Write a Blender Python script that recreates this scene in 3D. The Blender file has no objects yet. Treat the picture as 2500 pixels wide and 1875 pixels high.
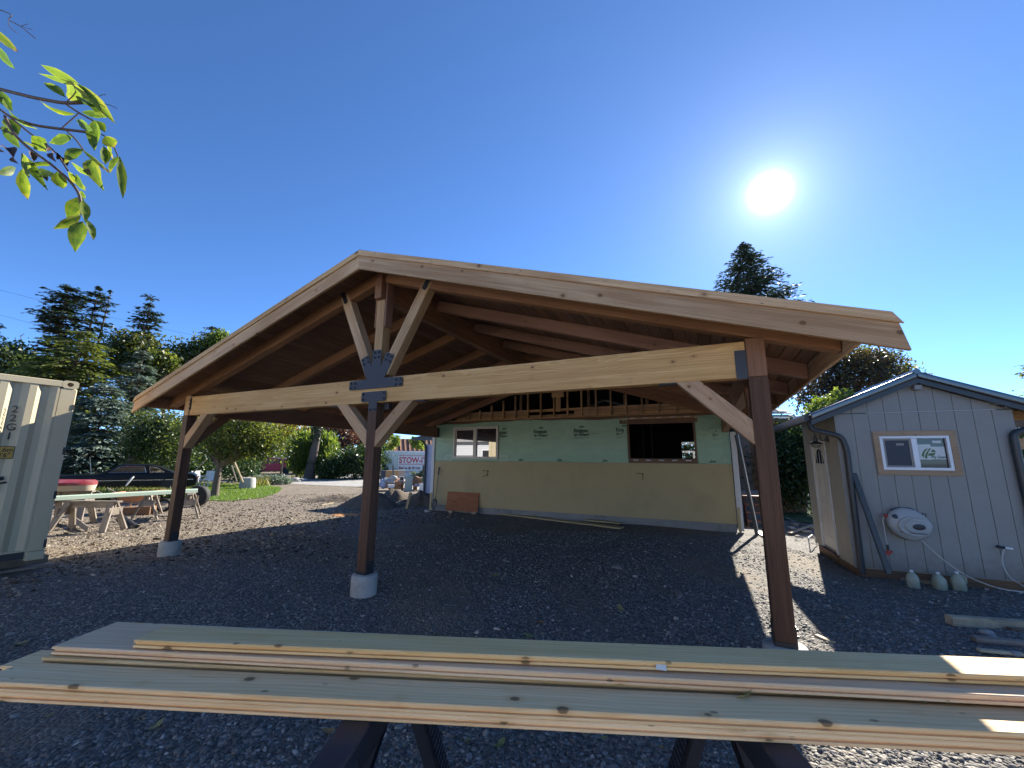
import bpy, bmesh, math, random
import numpy as np
from mathutils import Vector, Matrix

rng = np.random.default_rng(7)
random.seed(7)
S = bpy.context.scene
C = S.collection
rad = math.radians

# ------------------------------------------------------------------ camera
CAM = Vector((3.9159, -4.0538, 1.5558))
YAW, PITCH, ROLL, FPX = 0.4442, 0.1829, 0.0082, 990.5


def cam_axes():
    cy, sy, cp, sp = math.cos(YAW), math.sin(YAW), math.cos(PITCH), math.sin(PITCH)
    f = Vector((-sy * cp, cy * cp, sp))
    r = Vector((cy, sy, 0))
    u = r.cross(f)
    cr, sr = math.cos(ROLL), math.sin(ROLL)
    return r * cr + u * sr, u * cr - r * sr, f


CR, CU, CF = cam_axes()
cd = bpy.data.cameras.new('camera')
cam = bpy.data.objects.new('camera', cd)
C.objects.link(cam)
cam.matrix_world = Matrix(((CR.x, CU.x, -CF.x, CAM.x), (CR.y, CU.y, -CF.y, CAM.y), (CR.z, CU.z, -CF.z, CAM.z), (0, 0, 0, 1)))
cd.sensor_width = 36
cd.lens = FPX / 2500 * 36
cd.clip_start = 0.05
cd.clip_end = 2000
S.camera = cam


def ray(px, py):
    return CF + CR * ((px - 1250) / FPX) + CU * ((937.5 - py) / FPX)


def at(px, py, depth):
    return CAM + ray(px, py) * depth


def onplane(px, py, axis, v):
    d = ray(px, py)
    return CAM + d * ((v - CAM[axis]) / d[axis])


# ------------------------------------------------------------------ light
SUN_EL, SUN_AZ = rad(30.7), rad(9.7)
SUN = Vector((math.sin(SUN_AZ) * math.cos(SUN_EL), math.cos(SUN_AZ) * math.cos(SUN_EL), math.sin(SUN_EL)))
W = bpy.data.worlds.new('World')
S.world = W
W.use_nodes = True
nt = W.node_tree
nt.nodes.clear()
out = nt.nodes.new('ShaderNodeOutputWorld')
bg = nt.nodes.new('ShaderNodeBackground')
sky = nt.nodes.new('ShaderNodeTexSky')
sky.sky_type = 'NISHITA'
sky.sun_disc = False
sky.sun_elevation = SUN_EL
sky.sun_rotation = SUN_AZ
sky.altitude = 500
sky.air_density = 0.55
sky.dust_density = 0.05
sky.ozone_density = 6.0
bg.inputs[1].default_value = 0.094
hs = nt.nodes.new('ShaderNodeHueSaturation')
hs.inputs['Saturation'].default_value = 1.06
nt.links.new(sky.outputs[0], hs.inputs['Color'])
nt.links.new(hs.outputs[0], bg.inputs[0])
# the sun itself and its aureole, as seen in the sky
tc = nt.nodes.new('ShaderNodeTexCoord')
dot = nt.nodes.new('ShaderNodeVectorMath')
dot.operation = 'DOT_PRODUCT'
dot.inputs[1].default_value = SUN
nt.links.new(tc.outputs['Generated'], dot.inputs[0])


def wm(op, a, b=None, clamp=False):
    n = nt.nodes.new('ShaderNodeMath')
    n.operation = op
    n.use_clamp = clamp
    for i, v in enumerate((a, b)):
        if v is None:
            continue
        if isinstance(v, (int, float)):
            n.inputs[i].default_value = v
        else:
            nt.links.new(v, n.inputs[i])
    return n.outputs[0]


ang = wm('ARCCOSINE', wm('MINIMUM', dot.outputs['Value'], 0.999999))
core = wm('MULTIPLY', wm('POWER', 2.71828, wm('MULTIPLY', wm('POWER', wm('DIVIDE', ang, rad(1.05)), 1.6), -1.0)), 2.3)
g1 = wm('MULTIPLY', wm('POWER', 2.71828, wm('DIVIDE', ang, -rad(2.6))), 0.36)
g2 = wm('MULTIPLY', wm('POWER', 2.71828, wm('DIVIDE', ang, -rad(14.0))), 0.04)
glow = wm('ADD', core, wm('ADD', g1, g2))
bg2 = nt.nodes.new('ShaderNodeBackground')
bg2.inputs[0].default_value = (0.80, 0.93, 1.0, 1)
nt.links.new(glow, bg2.inputs[1])
addw = nt.nodes.new('ShaderNodeAddShader')
nt.links.new(bg.outputs[0], addw.inputs[0])
nt.links.new(bg2.outputs[0], addw.inputs[1])
nt.links.new(addw.outputs[0], out.inputs[0])

sl = bpy.data.lights.new('sun', 'SUN')
sl.energy = 4.6
sl.angle = rad(0.53)
sl.color = (1.0, 0.93, 0.82)
so = bpy.data.objects.new('sun', sl)
C.objects.link(so)
so.rotation_euler = SUN.to_track_quat('Z', 'Y').to_euler()
so.location = SUN * 60

S.view_settings.view_transform = 'Standard'
S.view_settings.look = 'None'
S.view_settings.gamma = 1
S.view_settings.use_curve_mapping = False
S.view_settings.exposure = 1.66
S.render.engine = 'CYCLES'
S.cycles.use_denoising = True
S.cycles.max_bounces = 8
S.cycles.transparent_max_bounces = 12
S.cycles.sample_clamp_indirect = 6


# ------------------------------------------------------------------ node helper
class NB:
    def __init__(self, name):
        self.m = bpy.data.materials.new(name)
        self.m.use_nodes = True
        self.t = self.m.node_tree
        self.t.nodes.clear()
        self.out = self.t.nodes.new('ShaderNodeOutputMaterial')

    def n(self, typ, props=None, **ins):
        nd = self.t.nodes.new('ShaderNode' + typ)
        for k, v in (props or {}).items():
            setattr(nd, k, v)
        for k, v in ins.items():
            key = int(k[1:]) if k[0] == '_' and k[1:].isdigit() else k.replace('_', ' ')
            self.set(nd.inputs[key], v)
        return nd

    def set(self, sock, v):
        if isinstance(v, bpy.types.NodeSocket):
            self.t.links.new(v, sock)
        elif isinstance(v, tuple) and len(v) == 3 and sock.type == 'RGBA':
            sock.default_value = (*v, 1)
        else:
            sock.default_value = v

    def math(self, op, a, b=0.0, c=None, clamp=False):
        nd = self.n('Math', dict(operation=op, use_clamp=clamp), _0=a, _1=b)
        if c is not None:
            self.set(nd.inputs[2], c)
        return nd.outputs[0]

    def vm(self, op, a, b=None):
        nd = self.n('VectorMath', dict(operation=op), _0=a)
        if b is not None:
            self.set(nd.inputs[1], b)
        return nd.outputs[0]

    def mix(self, f, a, b, blend='MIX'):
        nd = self.n('Mix', dict(data_type='RGBA', blend_type=blend))
        self.set(nd.inputs[0], f)
        self.set(nd.inputs[6], a)
        self.set(nd.inputs[7], b)
        return nd.outputs[2]

    def ramp(self, f, stops):
        nd = self.n('ValToRGB', _0=f)
        el = nd.color_ramp.elements
        while len(el) < len(stops):
            el.new(0.5)
        for e, (p, c) in zip(el, stops):
            e.position = p
            e.color = (*c, 1) if isinstance(c, tuple) else (c, c, c, 1)
        return nd.outputs[0]

    def sm(self, v, lo, hi):
        nd = self.n('MapRange', dict(interpolation_type='SMOOTHSTEP'))
        self.set(nd.inputs[0], v)
        nd.inputs[1].default_value = lo
        nd.inputs[2].default_value = hi
        return nd.outputs[0]

    def noise(self, vec, scale, detail=4, rough=0.55, dist=0.0):
        return self.n('TexNoise', Vector=vec, Scale=scale, Detail=detail, Roughness=rough, Distortion=dist).outputs[0]

    def bump(self, h, strength, dist=0.01, normal=None):
        nd = self.n('Bump', Strength=strength, Distance=dist, Height=h)
        if normal is not None:
            self.set(nd.inputs['Normal'], normal)
        return nd.outputs[0]

    def pbr(self, color, rough=0.6, normal=None, metallic=0.0, spec=0.5, **kw):
        p = self.n('BsdfPrincipled', Base_Color=color, Roughness=rough, Metallic=metallic)
        p.inputs['Specular IOR Level'].default_value = spec
        if normal is not None:
            self.set(p.inputs['Normal'], normal)
        for k, v in kw.items():
            self.set(p.inputs[k.replace('_', ' ')], v)
        self.t.links.new(p.outputs[0], self.out.inputs[0])
        return self.m


def scalevec(b, v, s):
    return b.vm('MULTIPLY', v, s)


def wood(name, light, dark, knots=0.7, lam=0.0, rough=0.62, contrast=1.0, knotcol=(0.11, 0.055, 0.025), ring=9.0, weather=0.0, bump=0.25, ks=1.0):
    """grain runs along each piece's own X axis"""
    b = NB(name)
    oc = b.n('TexCoord').outputs['Object']
    rnd = b.n('ObjectInfo').outputs['Random']
    off = b.n('CombineXYZ', _0=b.math('MULTIPLY', rnd, 53.0), _1=b.math('MULTIPLY', rnd, 0.31), _2=b.math('SUBTRACT', -0.05, b.math('MULTIPLY', rnd, 0.12))).outputs[0]
    v = b.vm('ADD', oc, off)
    warp = b.n('TexNoise', Vector=scalevec(b, v, (1.1, 5, 5)), Scale=1.0, Detail=2.0).outputs['Color']
    warp = scalevec(b, b.vm('SUBTRACT', warp, (0.5, 0.5, 0.5)), (0, 0.09, 0.09))
    vv = b.vm('ADD', v, warp)
    sep = b.n('SeparateXYZ', _0=vv)
    r = b.math('SQRT', b.math('ADD', b.math('POWER', sep.outputs[1], 2.0), b.math('POWER', sep.outputs[2], 2.0)))
    rings = b.math('FRACT', b.math('MULTIPLY', r, ring * 12))
    rings = b.sm(rings, 0.0, 1.0)
    streak = b.sm(b.noise(scalevec(b, v, (1.6, 48, 48)), 1.0, 5, 0.6), 0.33, 0.68)
    fine = b.noise(scalevec(b, v, (6.0, 260, 260)), 1.0, 3, 0.6)
    blot = b.sm(b.noise(scalevec(b, v, (0.9, 4, 4)), 1.0, 3, 0.5), 0.35, 0.68)
    f = b.math('ADD', b.math('MULTIPLY', rings, 0.46), b.math('ADD', b.math('MULTIPLY', streak, 0.5), b.math('MULTIPLY', blot, 0.4)))
    f = b.math('MULTIPLY', b.math('SUBTRACT', f, 0.15), contrast, clamp=True)
    col = b.mix(f, light, dark)
    if lam:
        lz = b.math('FLOOR', b.math('DIVIDE', b.n('SeparateXYZ', _0=oc).outputs[2], lam))
        lx = b.math('FLOOR', b.math('ADD', b.math('MULTIPLY', b.n('SeparateXYZ', _0=oc).outputs[0], 0.45), b.math('MULTIPLY', lz, 0.37)))
        wn = b.n('TexWhiteNoise', dict(noise_dimensions='2D'), _0=b.n('CombineXYZ', _0=lz, _1=lx).outputs[0]).outputs[0]
        col = b.mix(b.math('MULTIPLY', wn, 0.55), col, dark)
        lf = b.math('FRACT', b.math('DIVIDE', b.n('SeparateXYZ', _0=oc).outputs[2], lam))
        col = b.mix(b.math('MULTIPLY', b.sm(lf, 0.06, 0.0), 0.5), col, dark)
    # board to board variation
    hsv = b.n('HueSaturation', Hue=b.math('ADD', 0.494, b.math('MULTIPLY', rnd, 0.012)), Saturation=b.math('ADD', 0.88, b.math('MULTIPLY', rnd, 0.2)),
              Value=b.math('ADD', 0.84, b.math('MULTIPLY', b.math('FRACT', b.math('MULTIPLY', rnd, 7.31)), 0.32)), Color=col)
    col = hsv.outputs[0]
    if knots:
        vo = b.n('TexVoronoi', dict(feature='F1'), Vector=scalevec(b, v, (6.0, 8.5, 8.5)), Scale=ks)
        keep = b.math('GREATER_THAN', b.n('SeparateColor', _0=vo.outputs['Color']).outputs[0], 1 - knots)
        kd = vo.outputs['Distance']
        k = b.math('MULTIPLY', b.sm(kd, 0.125, 0.085), keep)
        halo = b.math('MULTIPLY', b.sm(kd, 0.28, 0.10), keep)
        col = b.mix(b.math('MULTIPLY', halo, 0.55), col, dark)
        col = b.mix(b.math('MULTIPLY', k, 0.78), col, knotcol)
        vp = b.n('TexVoronoi', dict(feature='F1'), Vector=scalevec(b, v, (9.0, 19.0, 19.0)), Scale=1.0)
        kp = b.math('MULTIPLY', b.sm(vp.outputs['Distance'], 0.14, 0.08), b.math('GREATER_THAN', b.n('SeparateColor', _0=vp.outputs['Color']).outputs[1], 0.8))
        col = b.mix(b.math('MULTIPLY', kp, 0.6), col, knotcol)
    if weather:
        wv = b.n('TexCoord').outputs['Object']
        w = b.noise(wv, 3.0, 5, 0.65)
        col = b.mix(b.math('MULTIPLY', b.sm(w, 0.45, 0.7), weather), col, (0.12, 0.10, 0.08))
    chk = b.sm(b.noise(scalevec(b, v, (0.9, 70, 70)), 1.0, 2, 0.5, 0.3), 0.70, 0.76)
    col = b.mix(b.math('MULTIPLY', chk, 0.6), col, knotcol)
    h = b.math('SUBTRACT', b.math('ADD', b.math('MULTIPLY', streak, 0.6), b.math('MULTIPLY', fine, 0.4)), chk)
    return b.pbr(col, b.math('ADD', rough, b.math('MULTIPLY', streak, 0.1)), b.bump(h, bump, 0.004), spec=0.3)


def plain(name, col, rough=0.5, metallic=0.0, var=0.12, nscale=8.0, bump=0.0, bscale=60.0, dirt=None, dirtamt=0.4, spec=0.5):
    b = NB(name)
    oc = b.n('TexCoord').outputs['Object']
    n1 = b.noise(oc, nscale, 5, 0.6)
    lo = tuple(c * (1 - var) for c in col)
    hi = tuple(min(1, c * (1 + var)) for c in col)
    c = b.mix(n1, lo, hi)
    if dirt:
        d = b.noise(oc, nscale * 0.35, 6, 0.7)
        c = b.mix(b.math('MULTIPLY', b.sm(d, 0.48, 0.72), dirtamt), c, dirt)
    nm = b.bump(b.noise(oc, bscale, 4, 0.6), bump, 0.01) if bump else None
    return b.pbr(c, b.math('ADD', rough - 0.05, b.math('MULTIPLY', n1, 0.12)), nm, metallic, spec)


M = {}
M['fascia'] = wood('fascia cedar', (0.60, 0.405, 0.225), (0.36, 0.205, 0.095), knots=0.9, ks=0.72, contrast=1.15)
M['glulam'] = wood('laminated fir', (0.68, 0.445, 0.215), (0.42, 0.225, 0.09), knots=0.6, lam=0.041, contrast=0.9, ks=0.85)
M['brace'] = wood('fresh fir', (0.57, 0.36, 0.18), (0.39, 0.22, 0.095), knots=0.7)
M['stain'] = wood('brown stained post', (0.155, 0.076, 0.044), (0.078, 0.037, 0.022), knots=0.5, rough=0.55, contrast=1.2)
M['rafter'] = wood('red stained rafter', (0.335, 0.165, 0.090), (0.205, 0.097, 0.053), knots=0.45, rough=0.55)
M['deck'] = wood('brown stained boards', (0.235, 0.125, 0.074), (0.14, 0.072, 0.043), knots=0.5)
M['pine'] = wood('pale spruce boards', (0.98, 0.685, 0.37), (0.76, 0.43, 0.17), knots=0.95, contrast=0.8, ring=5)
M['scrap'] = wood('scrap lumber', (0.52, 0.42, 0.28), (0.34, 0.25, 0.15), knots=0.4, weather=0.35)
M['grey_wood'] = wood('weathered grey lumber', (0.36, 0.31, 0.25), (0.20, 0.165, 0.13), knots=0.5, weather=0.5, contrast=1.3)
M['stud'] = wood('old framing lumber', (0.56, 0.34, 0.18), (0.36, 0.20, 0.095), knots=0.4, weather=0.4)
M['old_board'] = wood('old dark sheathing', (0.23, 0.13, 0.07), (0.12, 0.068, 0.038), knots=0.4, weather=0.5)
M['trim_wood'] = wood('window trim cedar', (0.40, 0.27, 0.16), (0.28, 0.17, 0.09), knots=0.3)
M['plywood'] = wood('orange plywood', (0.42, 0.17, 0.07), (0.28, 0.10, 0.04), knots=0.3, contrast=1.3)
M['red_wood'] = wood('red brown steps', (0.20, 0.085, 0.055), (0.12, 0.05, 0.035), knots=0.2, weather=0.4)
M['plate'] = plain('dark powder coated steel', (0.031, 0.035, 0.042), 0.5, 0.0, 0.12, 14, 0.05, 200)
M['bolt'] = plain('black bolts', (0.02, 0.023, 0.028), 0.45)
M['black_metal'] = plain('black painted metal', (0.022, 0.024, 0.028), 0.4)
M['gutter'] = plain('dark bronze gutter', (0.035, 0.038, 0.04), 0.38, 0.0, 0.1, 5)
M['concrete'] = plain('pale concrete', (0.40, 0.39, 0.36), 0.85, 0, 0.15, 9, 0.3, 40, (0.2, 0.18, 0.15), 0.5)
M['foundation'] = plain('grey foundation', (0.26, 0.26, 0.25), 0.9, 0, 0.2, 4, 0.3, 40, (0.12, 0.11, 0.10), 0.6)
M['cream'] = plain('cream container paint', (0.54, 0.465, 0.30), 0.5, 0, 0.06, 3, 0.04, 30, (0.36, 0.22, 0.11), 0.3)
M['cream_dark'] = plain('recess shade and dark parts', (0.05, 0.05, 0.048), 0.7)
M['black_paint'] = plain('black lettering', (0.012, 0.014, 0.02), 0.5)
M['label_yellow'] = plain('yellow label', (0.55, 0.33, 0.06), 0.5)
M['siding'] = plain('yellow lap siding', (0.43, 0.345, 0.18), 0.7, 0, 0.08, 2.5, 0.12, 25, (0.33, 0.27, 0.14), 0.5)
M['white_trim'] = plain('white trim paint', (0.62, 0.62, 0.62), 0.5, 0, 0.06, 6, 0, 30, (0.4, 0.38, 0.34), 0.35)
M['vinyl'] = plain('white vinyl', (0.78, 0.78, 0.78), 0.35, 0, 0.03)
M['almond'] = plain('almond vinyl', (0.60, 0.56, 0.48), 0.4, 0, 0.05)
b = NB('grey primed panel')
oc = b.n('TexCoord').outputs['Object']
n1, n2 = b.noise(oc, 3.0, 6, 0.65), b.noise(oc, 9.0, 4, 0.6)
cc_ = b.mix(n1, (0.255, 0.247, 0.224), (0.325, 0.312, 0.28))
zz = b.n('SeparateXYZ', _0=oc).outputs[2]
splash = b.math('MULTIPLY', b.sm(b.math('ADD', zz, b.math('MULTIPLY', n2, 0.5)), 0.75, 0.30), 0.55)
cc_ = b.mix(splash, cc_, (0.16, 0.135, 0.105))
nl = b.n('TexVoronoi', dict(feature='F1'), Vector=scalevec(b, oc, (4.7, 0.0, 6.2)), Scale=1.0)
cc_ = b.mix(b.math('MULTIPLY', b.sm(nl.outputs['Distance'], 0.035, 0.02), 0.5), cc_, (0.10, 0.10, 0.10))
scuff = b.sm(b.noise(scalevec(b, oc, (5, 5, 2)), 1.0, 6, 0.75), 0.60, 0.72)
cc_ = b.mix(b.math('MULTIPLY', scuff, 0.35), cc_, (0.17, 0.16, 0.145))
M['shed'] = b.pbr(cc_, 0.78, b.bump(b.noise(scalevec(b, oc, (60, 60, 8)), 1.0, 4, 0.6), 0.25, 0.01), spec=0.3)
M['shed_side'] = plain('beige primed panel', (0.36, 0.33, 0.27), 0.75, 0, 0.07, 3.0, 0.2, 70, (0.22, 0.2, 0.17), 0.4)
M['door'] = plain('cream door paint', (0.62, 0.58, 0.50), 0.45, 0, 0.05, 6, 0, 30, (0.4, 0.36, 0.3), 0.4)
M['metal_roof'] = plain('dark metal roof', (0.13, 0.135, 0.135), 0.24, 0.85, 0.1, 4)
M['reel'] = plain('pale grey plastic', (0.37, 0.375, 0.355), 0.42, 0, 0.04)
M['hose'] = plain('beige hose', (0.55, 0.52, 0.46), 0.5)
M['red_plastic'] = plain('red plastic', (0.45, 0.05, 0.035), 0.4)
M['jug'] = plain('milky plastic jug', (0.36, 0.37, 0.27), 0.35, 0, 0.15, 18, 0, 30, (0.28, 0.30, 0.16), 0.5)
M['sticker'] = plain('white paper', (0.62, 0.64, 0.60), 0.6, 0, 0.04)
M['green_ink'] = plain('green print', (0.075, 0.15, 0.045), 0.6)
M['dark_ink'] = plain('dark green print', (0.035, 0.075, 0.05), 0.7)
M['red_ink'] = plain('red sign paint', (0.50, 0.035, 0.03), 0.5)
M['brown_ink'] = plain('brown sign paint', (0.16, 0.04, 0.03), 0.5)
M['plastic_black'] = plain('black plastic', (0.018, 0.021, 0.03), 0.5, 0, 0.2, 20, 0.1, 120)
M['mint'] = plain('pale green painted board', (0.50, 0.62, 0.50), 0.55, 0, 0.06, 5)
M['red_hull'] = plain('faded red gelcoat', (0.22, 0.025, 0.03), 0.4, 0, 0.2, 6, 0, 30, (0.4, 0.25, 0.24), 0.3)
M['cream_hull'] = plain('cream hull', (0.48, 0.42, 0.30), 0.6, 0, 0.1, 6, 0, 30, (0.25, 0.2, 0.14), 0.5)
M['car_black'] = plain('black car paint', (0.006, 0.007, 0.007), 0.3, 0, 0.3, 4, spec=0.25)
M['car_red'] = plain('red car paint', (0.55, 0.05, 0.07), 0.35, 0, 0.1, 4)
M['chrome'] = plain('chrome', (0.6, 0.6, 0.6), 0.25, 1.0)
M['rubber'] = plain('tyre rubber', (0.018, 0.018, 0.018), 0.8, 0, 0.3, 20, 0.2, 80)
M['rust'] = plain('rusty tub', (0.40, 0.20, 0.10), 0.8, 0, 0.3, 8, 0.2, 40, (0.15, 0.08, 0.05), 0.6)
M['brown_box'] = plain('brown crate', (0.20, 0.11, 0.06), 0.8)
M['chair_white'] = plain('white resin', (0.72, 0.75, 0.76), 0.4)
M['stow'] = plain('pale storage container paint', (0.60, 0.68, 0.62), 0.5, 0, 0.06, 2)
M['stow_sign'] = plain('white sign panel', (0.72, 0.74, 0.70), 0.5)
M['blue_siding'] = plain('pale blue siding', (0.42, 0.47, 0.60), 0.6, 0, 0.04)
M['white_siding'] = plain('pale siding', (0.58, 0.585, 0.59), 0.6, 0, 0.04)
M['mdf'] = plain('tan cabinet board', (0.36, 0.22, 0.10), 0.7)
M['dark_blue'] = plain('dark blue plastic', (0.05, 0.07, 0.09), 0.5)
M['celadon'] = plain('celadon door paint', (0.34, 0.42, 0.36), 0.55)
M['orange_tarp'] = plain('orange sawdust and tarp', (0.55, 0.24, 0.07), 0.8, 0, 0.2, 12, 0.4, 30)
M['rock'] = plain('grey rock', (0.30, 0.29, 0.27), 0.85, 0, 0.25, 8, 0.3, 30)
M['bark'] = plain('tree bark', (0.13, 0.10, 0.075), 0.9, 0, 0.35, 12, 0.6, 25)
M['pale_bark'] = plain('pale bark', (0.30, 0.27, 0.23), 0.9, 0, 0.35, 12, 0.6, 25)
M['twig'] = plain('brown twig', (0.10, 0.065, 0.05), 0.7, 0, 0.2)
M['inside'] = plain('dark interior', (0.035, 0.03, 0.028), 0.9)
M['copper'] = plain('rusty pipe', (0.20, 0.08, 0.035), 0.6)
M['shingle'] = plain('weathered shingle', (0.42, 0.40, 0.37), 0.8, 0, 0.25, 12, 0.3, 30)
M['tile_roof'] = plain('old red roof', (0.30, 0.14, 0.08), 0.8, 0, 0.2, 6)
M['foam'] = plain('white foam', (0.8, 0.8, 0.8), 0.7)
M['felt'] = plain('roof felt', (0.07, 0.07, 0.07), 0.8)
M['screen'] = plain('insect screen', (0.045, 0.05, 0.065), 0.6)


def glass(name, refl=0.5, tint=(0.02, 0.022, 0.03), rough=0.01):
    b = NB(name)
    g = b.n('BsdfGlossy', Color=(0.95, 0.96, 1.0), Roughness=rough)
    d = b.n('BsdfPrincipled', Base_Color=tint, Roughness=0.1)
    mx = b.n('MixShader', _0=refl, _1=d.outputs[0], _2=g.outputs[0])
    b.t.links.new(mx.outputs[0], b.out.inputs[0])
    return b.m


M['glass'] = glass('reflecting window glass', 0.30)
M['dark_glass'] = glass('dark window glass', 0.012, (0.008, 0.010, 0.013), 0.02)
M['car_glass'] = glass('car glass', 0.12, (0.008, 0.01, 0.011))
b = NB('thin clear pane')
mx = b.n('MixShader', _0=0.08, _1=b.n('BsdfTransparent', Color=(0.9, 0.93, 0.92)).outputs[0], _2=b.n('BsdfGlossy', Roughness=0.02).outputs[0])
b.t.links.new(mx.outputs[0], b.out.inputs[0])
M['clear'] = b.m


def make_wrap():
    b = NB('green house wrap')
    oc = b.n('TexCoord').outputs['Object']
    n1 = b.noise(scalevec(b, oc, (1.5, 1, 3)), 1.5, 4)
    col = b.mix(n1, (0.27, 0.41, 0.28), (0.37, 0.535, 0.385))
    # fine creases in the sheet
    w = b.noise(scalevec(b, oc, (2.0, 1, 9)), 2.2, 5, 0.55, 1.2)
    w2 = b.noise(scalevec(b, oc, (14, 1, 2.2)), 1.2, 4, 0.5, 0.8)
    h = b.math('ADD', b.math('MULTIPLY', w, 0.7), b.math('MULTIPLY', w2, 0.4))
    return b.pbr(col, 0.38, b.bump(h, 0.55, 0.03), spec=0.4)


M['wrap'] = make_wrap()


def make_plywood_face():
    return M['plywood']


def leafmat(name, cols, trans=0.35, rough=0.45):
    """cols: list of colours picked by the per-leaf 'tint' attribute"""
    b = NB(name)
    a = b.n('Attribute', dict(attribute_name='tint')).outputs['Fac']
    col = b.ramp(a, [(i / max(1, len(cols) - 1), c) for i, c in enumerate(cols)])
    d = b.n('BsdfPrincipled', Base_Color=col, Roughness=rough)
    d.inputs['Specular IOR Level'].default_value = 0.35
    tcol = b.mix(1.0, col, (1.0, 1.0, 0.45), 'MULTIPLY')
    t = b.n('BsdfTranslucent', Color=b.n('HueSaturation', Value=1.9, Color=tcol).outputs[0])
    mx = b.n('MixShader', _0=trans, _1=d.outputs[0], _2=t.outputs[0])
    b.t.links.new(mx.outputs[0], b.out.inputs[0])
    return b.m


LM = {
    'fir': leafmat('dark fir needles', [(0.020, 0.038, 0.026), (0.035, 0.062, 0.036), (0.055, 0.085, 0.045)], 0.15, 0.55),
    'cedar': leafmat('yellow green cedar sprays', [(0.040, 0.062, 0.020), (0.10, 0.13, 0.035), (0.20, 0.205, 0.055)], 0.38, 0.5),
    'spruce': leafmat('blue spruce needles', [(0.06, 0.09, 0.08), (0.12, 0.165, 0.145), (0.24, 0.30, 0.25)], 0.15, 0.55),
    'green': leafmat('broad green leaves', [(0.030, 0.046, 0.018), (0.055, 0.080, 0.028), (0.115, 0.14, 0.05)], 0.35),
    'apple': leafmat('apple tree leaves', [(0.035, 0.055, 0.018), (0.078, 0.105, 0.028), (0.20, 0.21, 0.055)], 0.42),
    'lime': leafmat('lime weeping leaves', [(0.065, 0.105, 0.024), (0.115, 0.165, 0.035), (0.19, 0.225, 0.06)], 0.45),
    'autumn': leafmat('autumn leaves', [(0.10, 0.11, 0.025), (0.20, 0.17, 0.03), (0.30, 0.16, 0.03)], 0.45),
    'purple': leafmat('purple leaves', [(0.045, 0.018, 0.022), (0.085, 0.034, 0.035), (0.13, 0.07, 0.05)], 0.3),
    'flare_tinted': leafmat('plum leaves', [(0.030, 0.022, 0.018), (0.052, 0.038, 0.026), (0.075, 0.080, 0.035)], 0.3),  # purple cast of lens flare painted into the leaf colours
    'olive': leafmat('olive leaves', [(0.035, 0.048, 0.016), (0.065, 0.082, 0.024), (0.12, 0.125, 0.038)], 0.35),
    'ivy': leafmat('dark ivy leaves', [(0.016, 0.035, 0.014), (0.03, 0.06, 0.02), (0.06, 0.095, 0.03)], 0.25, 0.35),
    'sprig': leafmat('autumn sprig leaves', [(0.045, 0.085, 0.018), (0.085, 0.14, 0.022), (0.14, 0.195, 0.03), (0.24, 0.25, 0.05), (0.22, 0.13, 0.05)], 0.42),
    'fallen': leafmat('fallen leaves', [(0.14, 0.17, 0.06), (0.26, 0.26, 0.12), (0.30, 0.17, 0.08)], 0.2),
    'grass': leafmat('lawn grass', [(0.05, 0.10, 0.015), (0.09, 0.17, 0.025), (0.18, 0.22, 0.06)], 0.4),
    'dry': leafmat('dry weeds', [(0.22, 0.18, 0.09), (0.16, 0.18, 0.06), (0.34, 0.27, 0.15)], 0.35),
}


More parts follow.
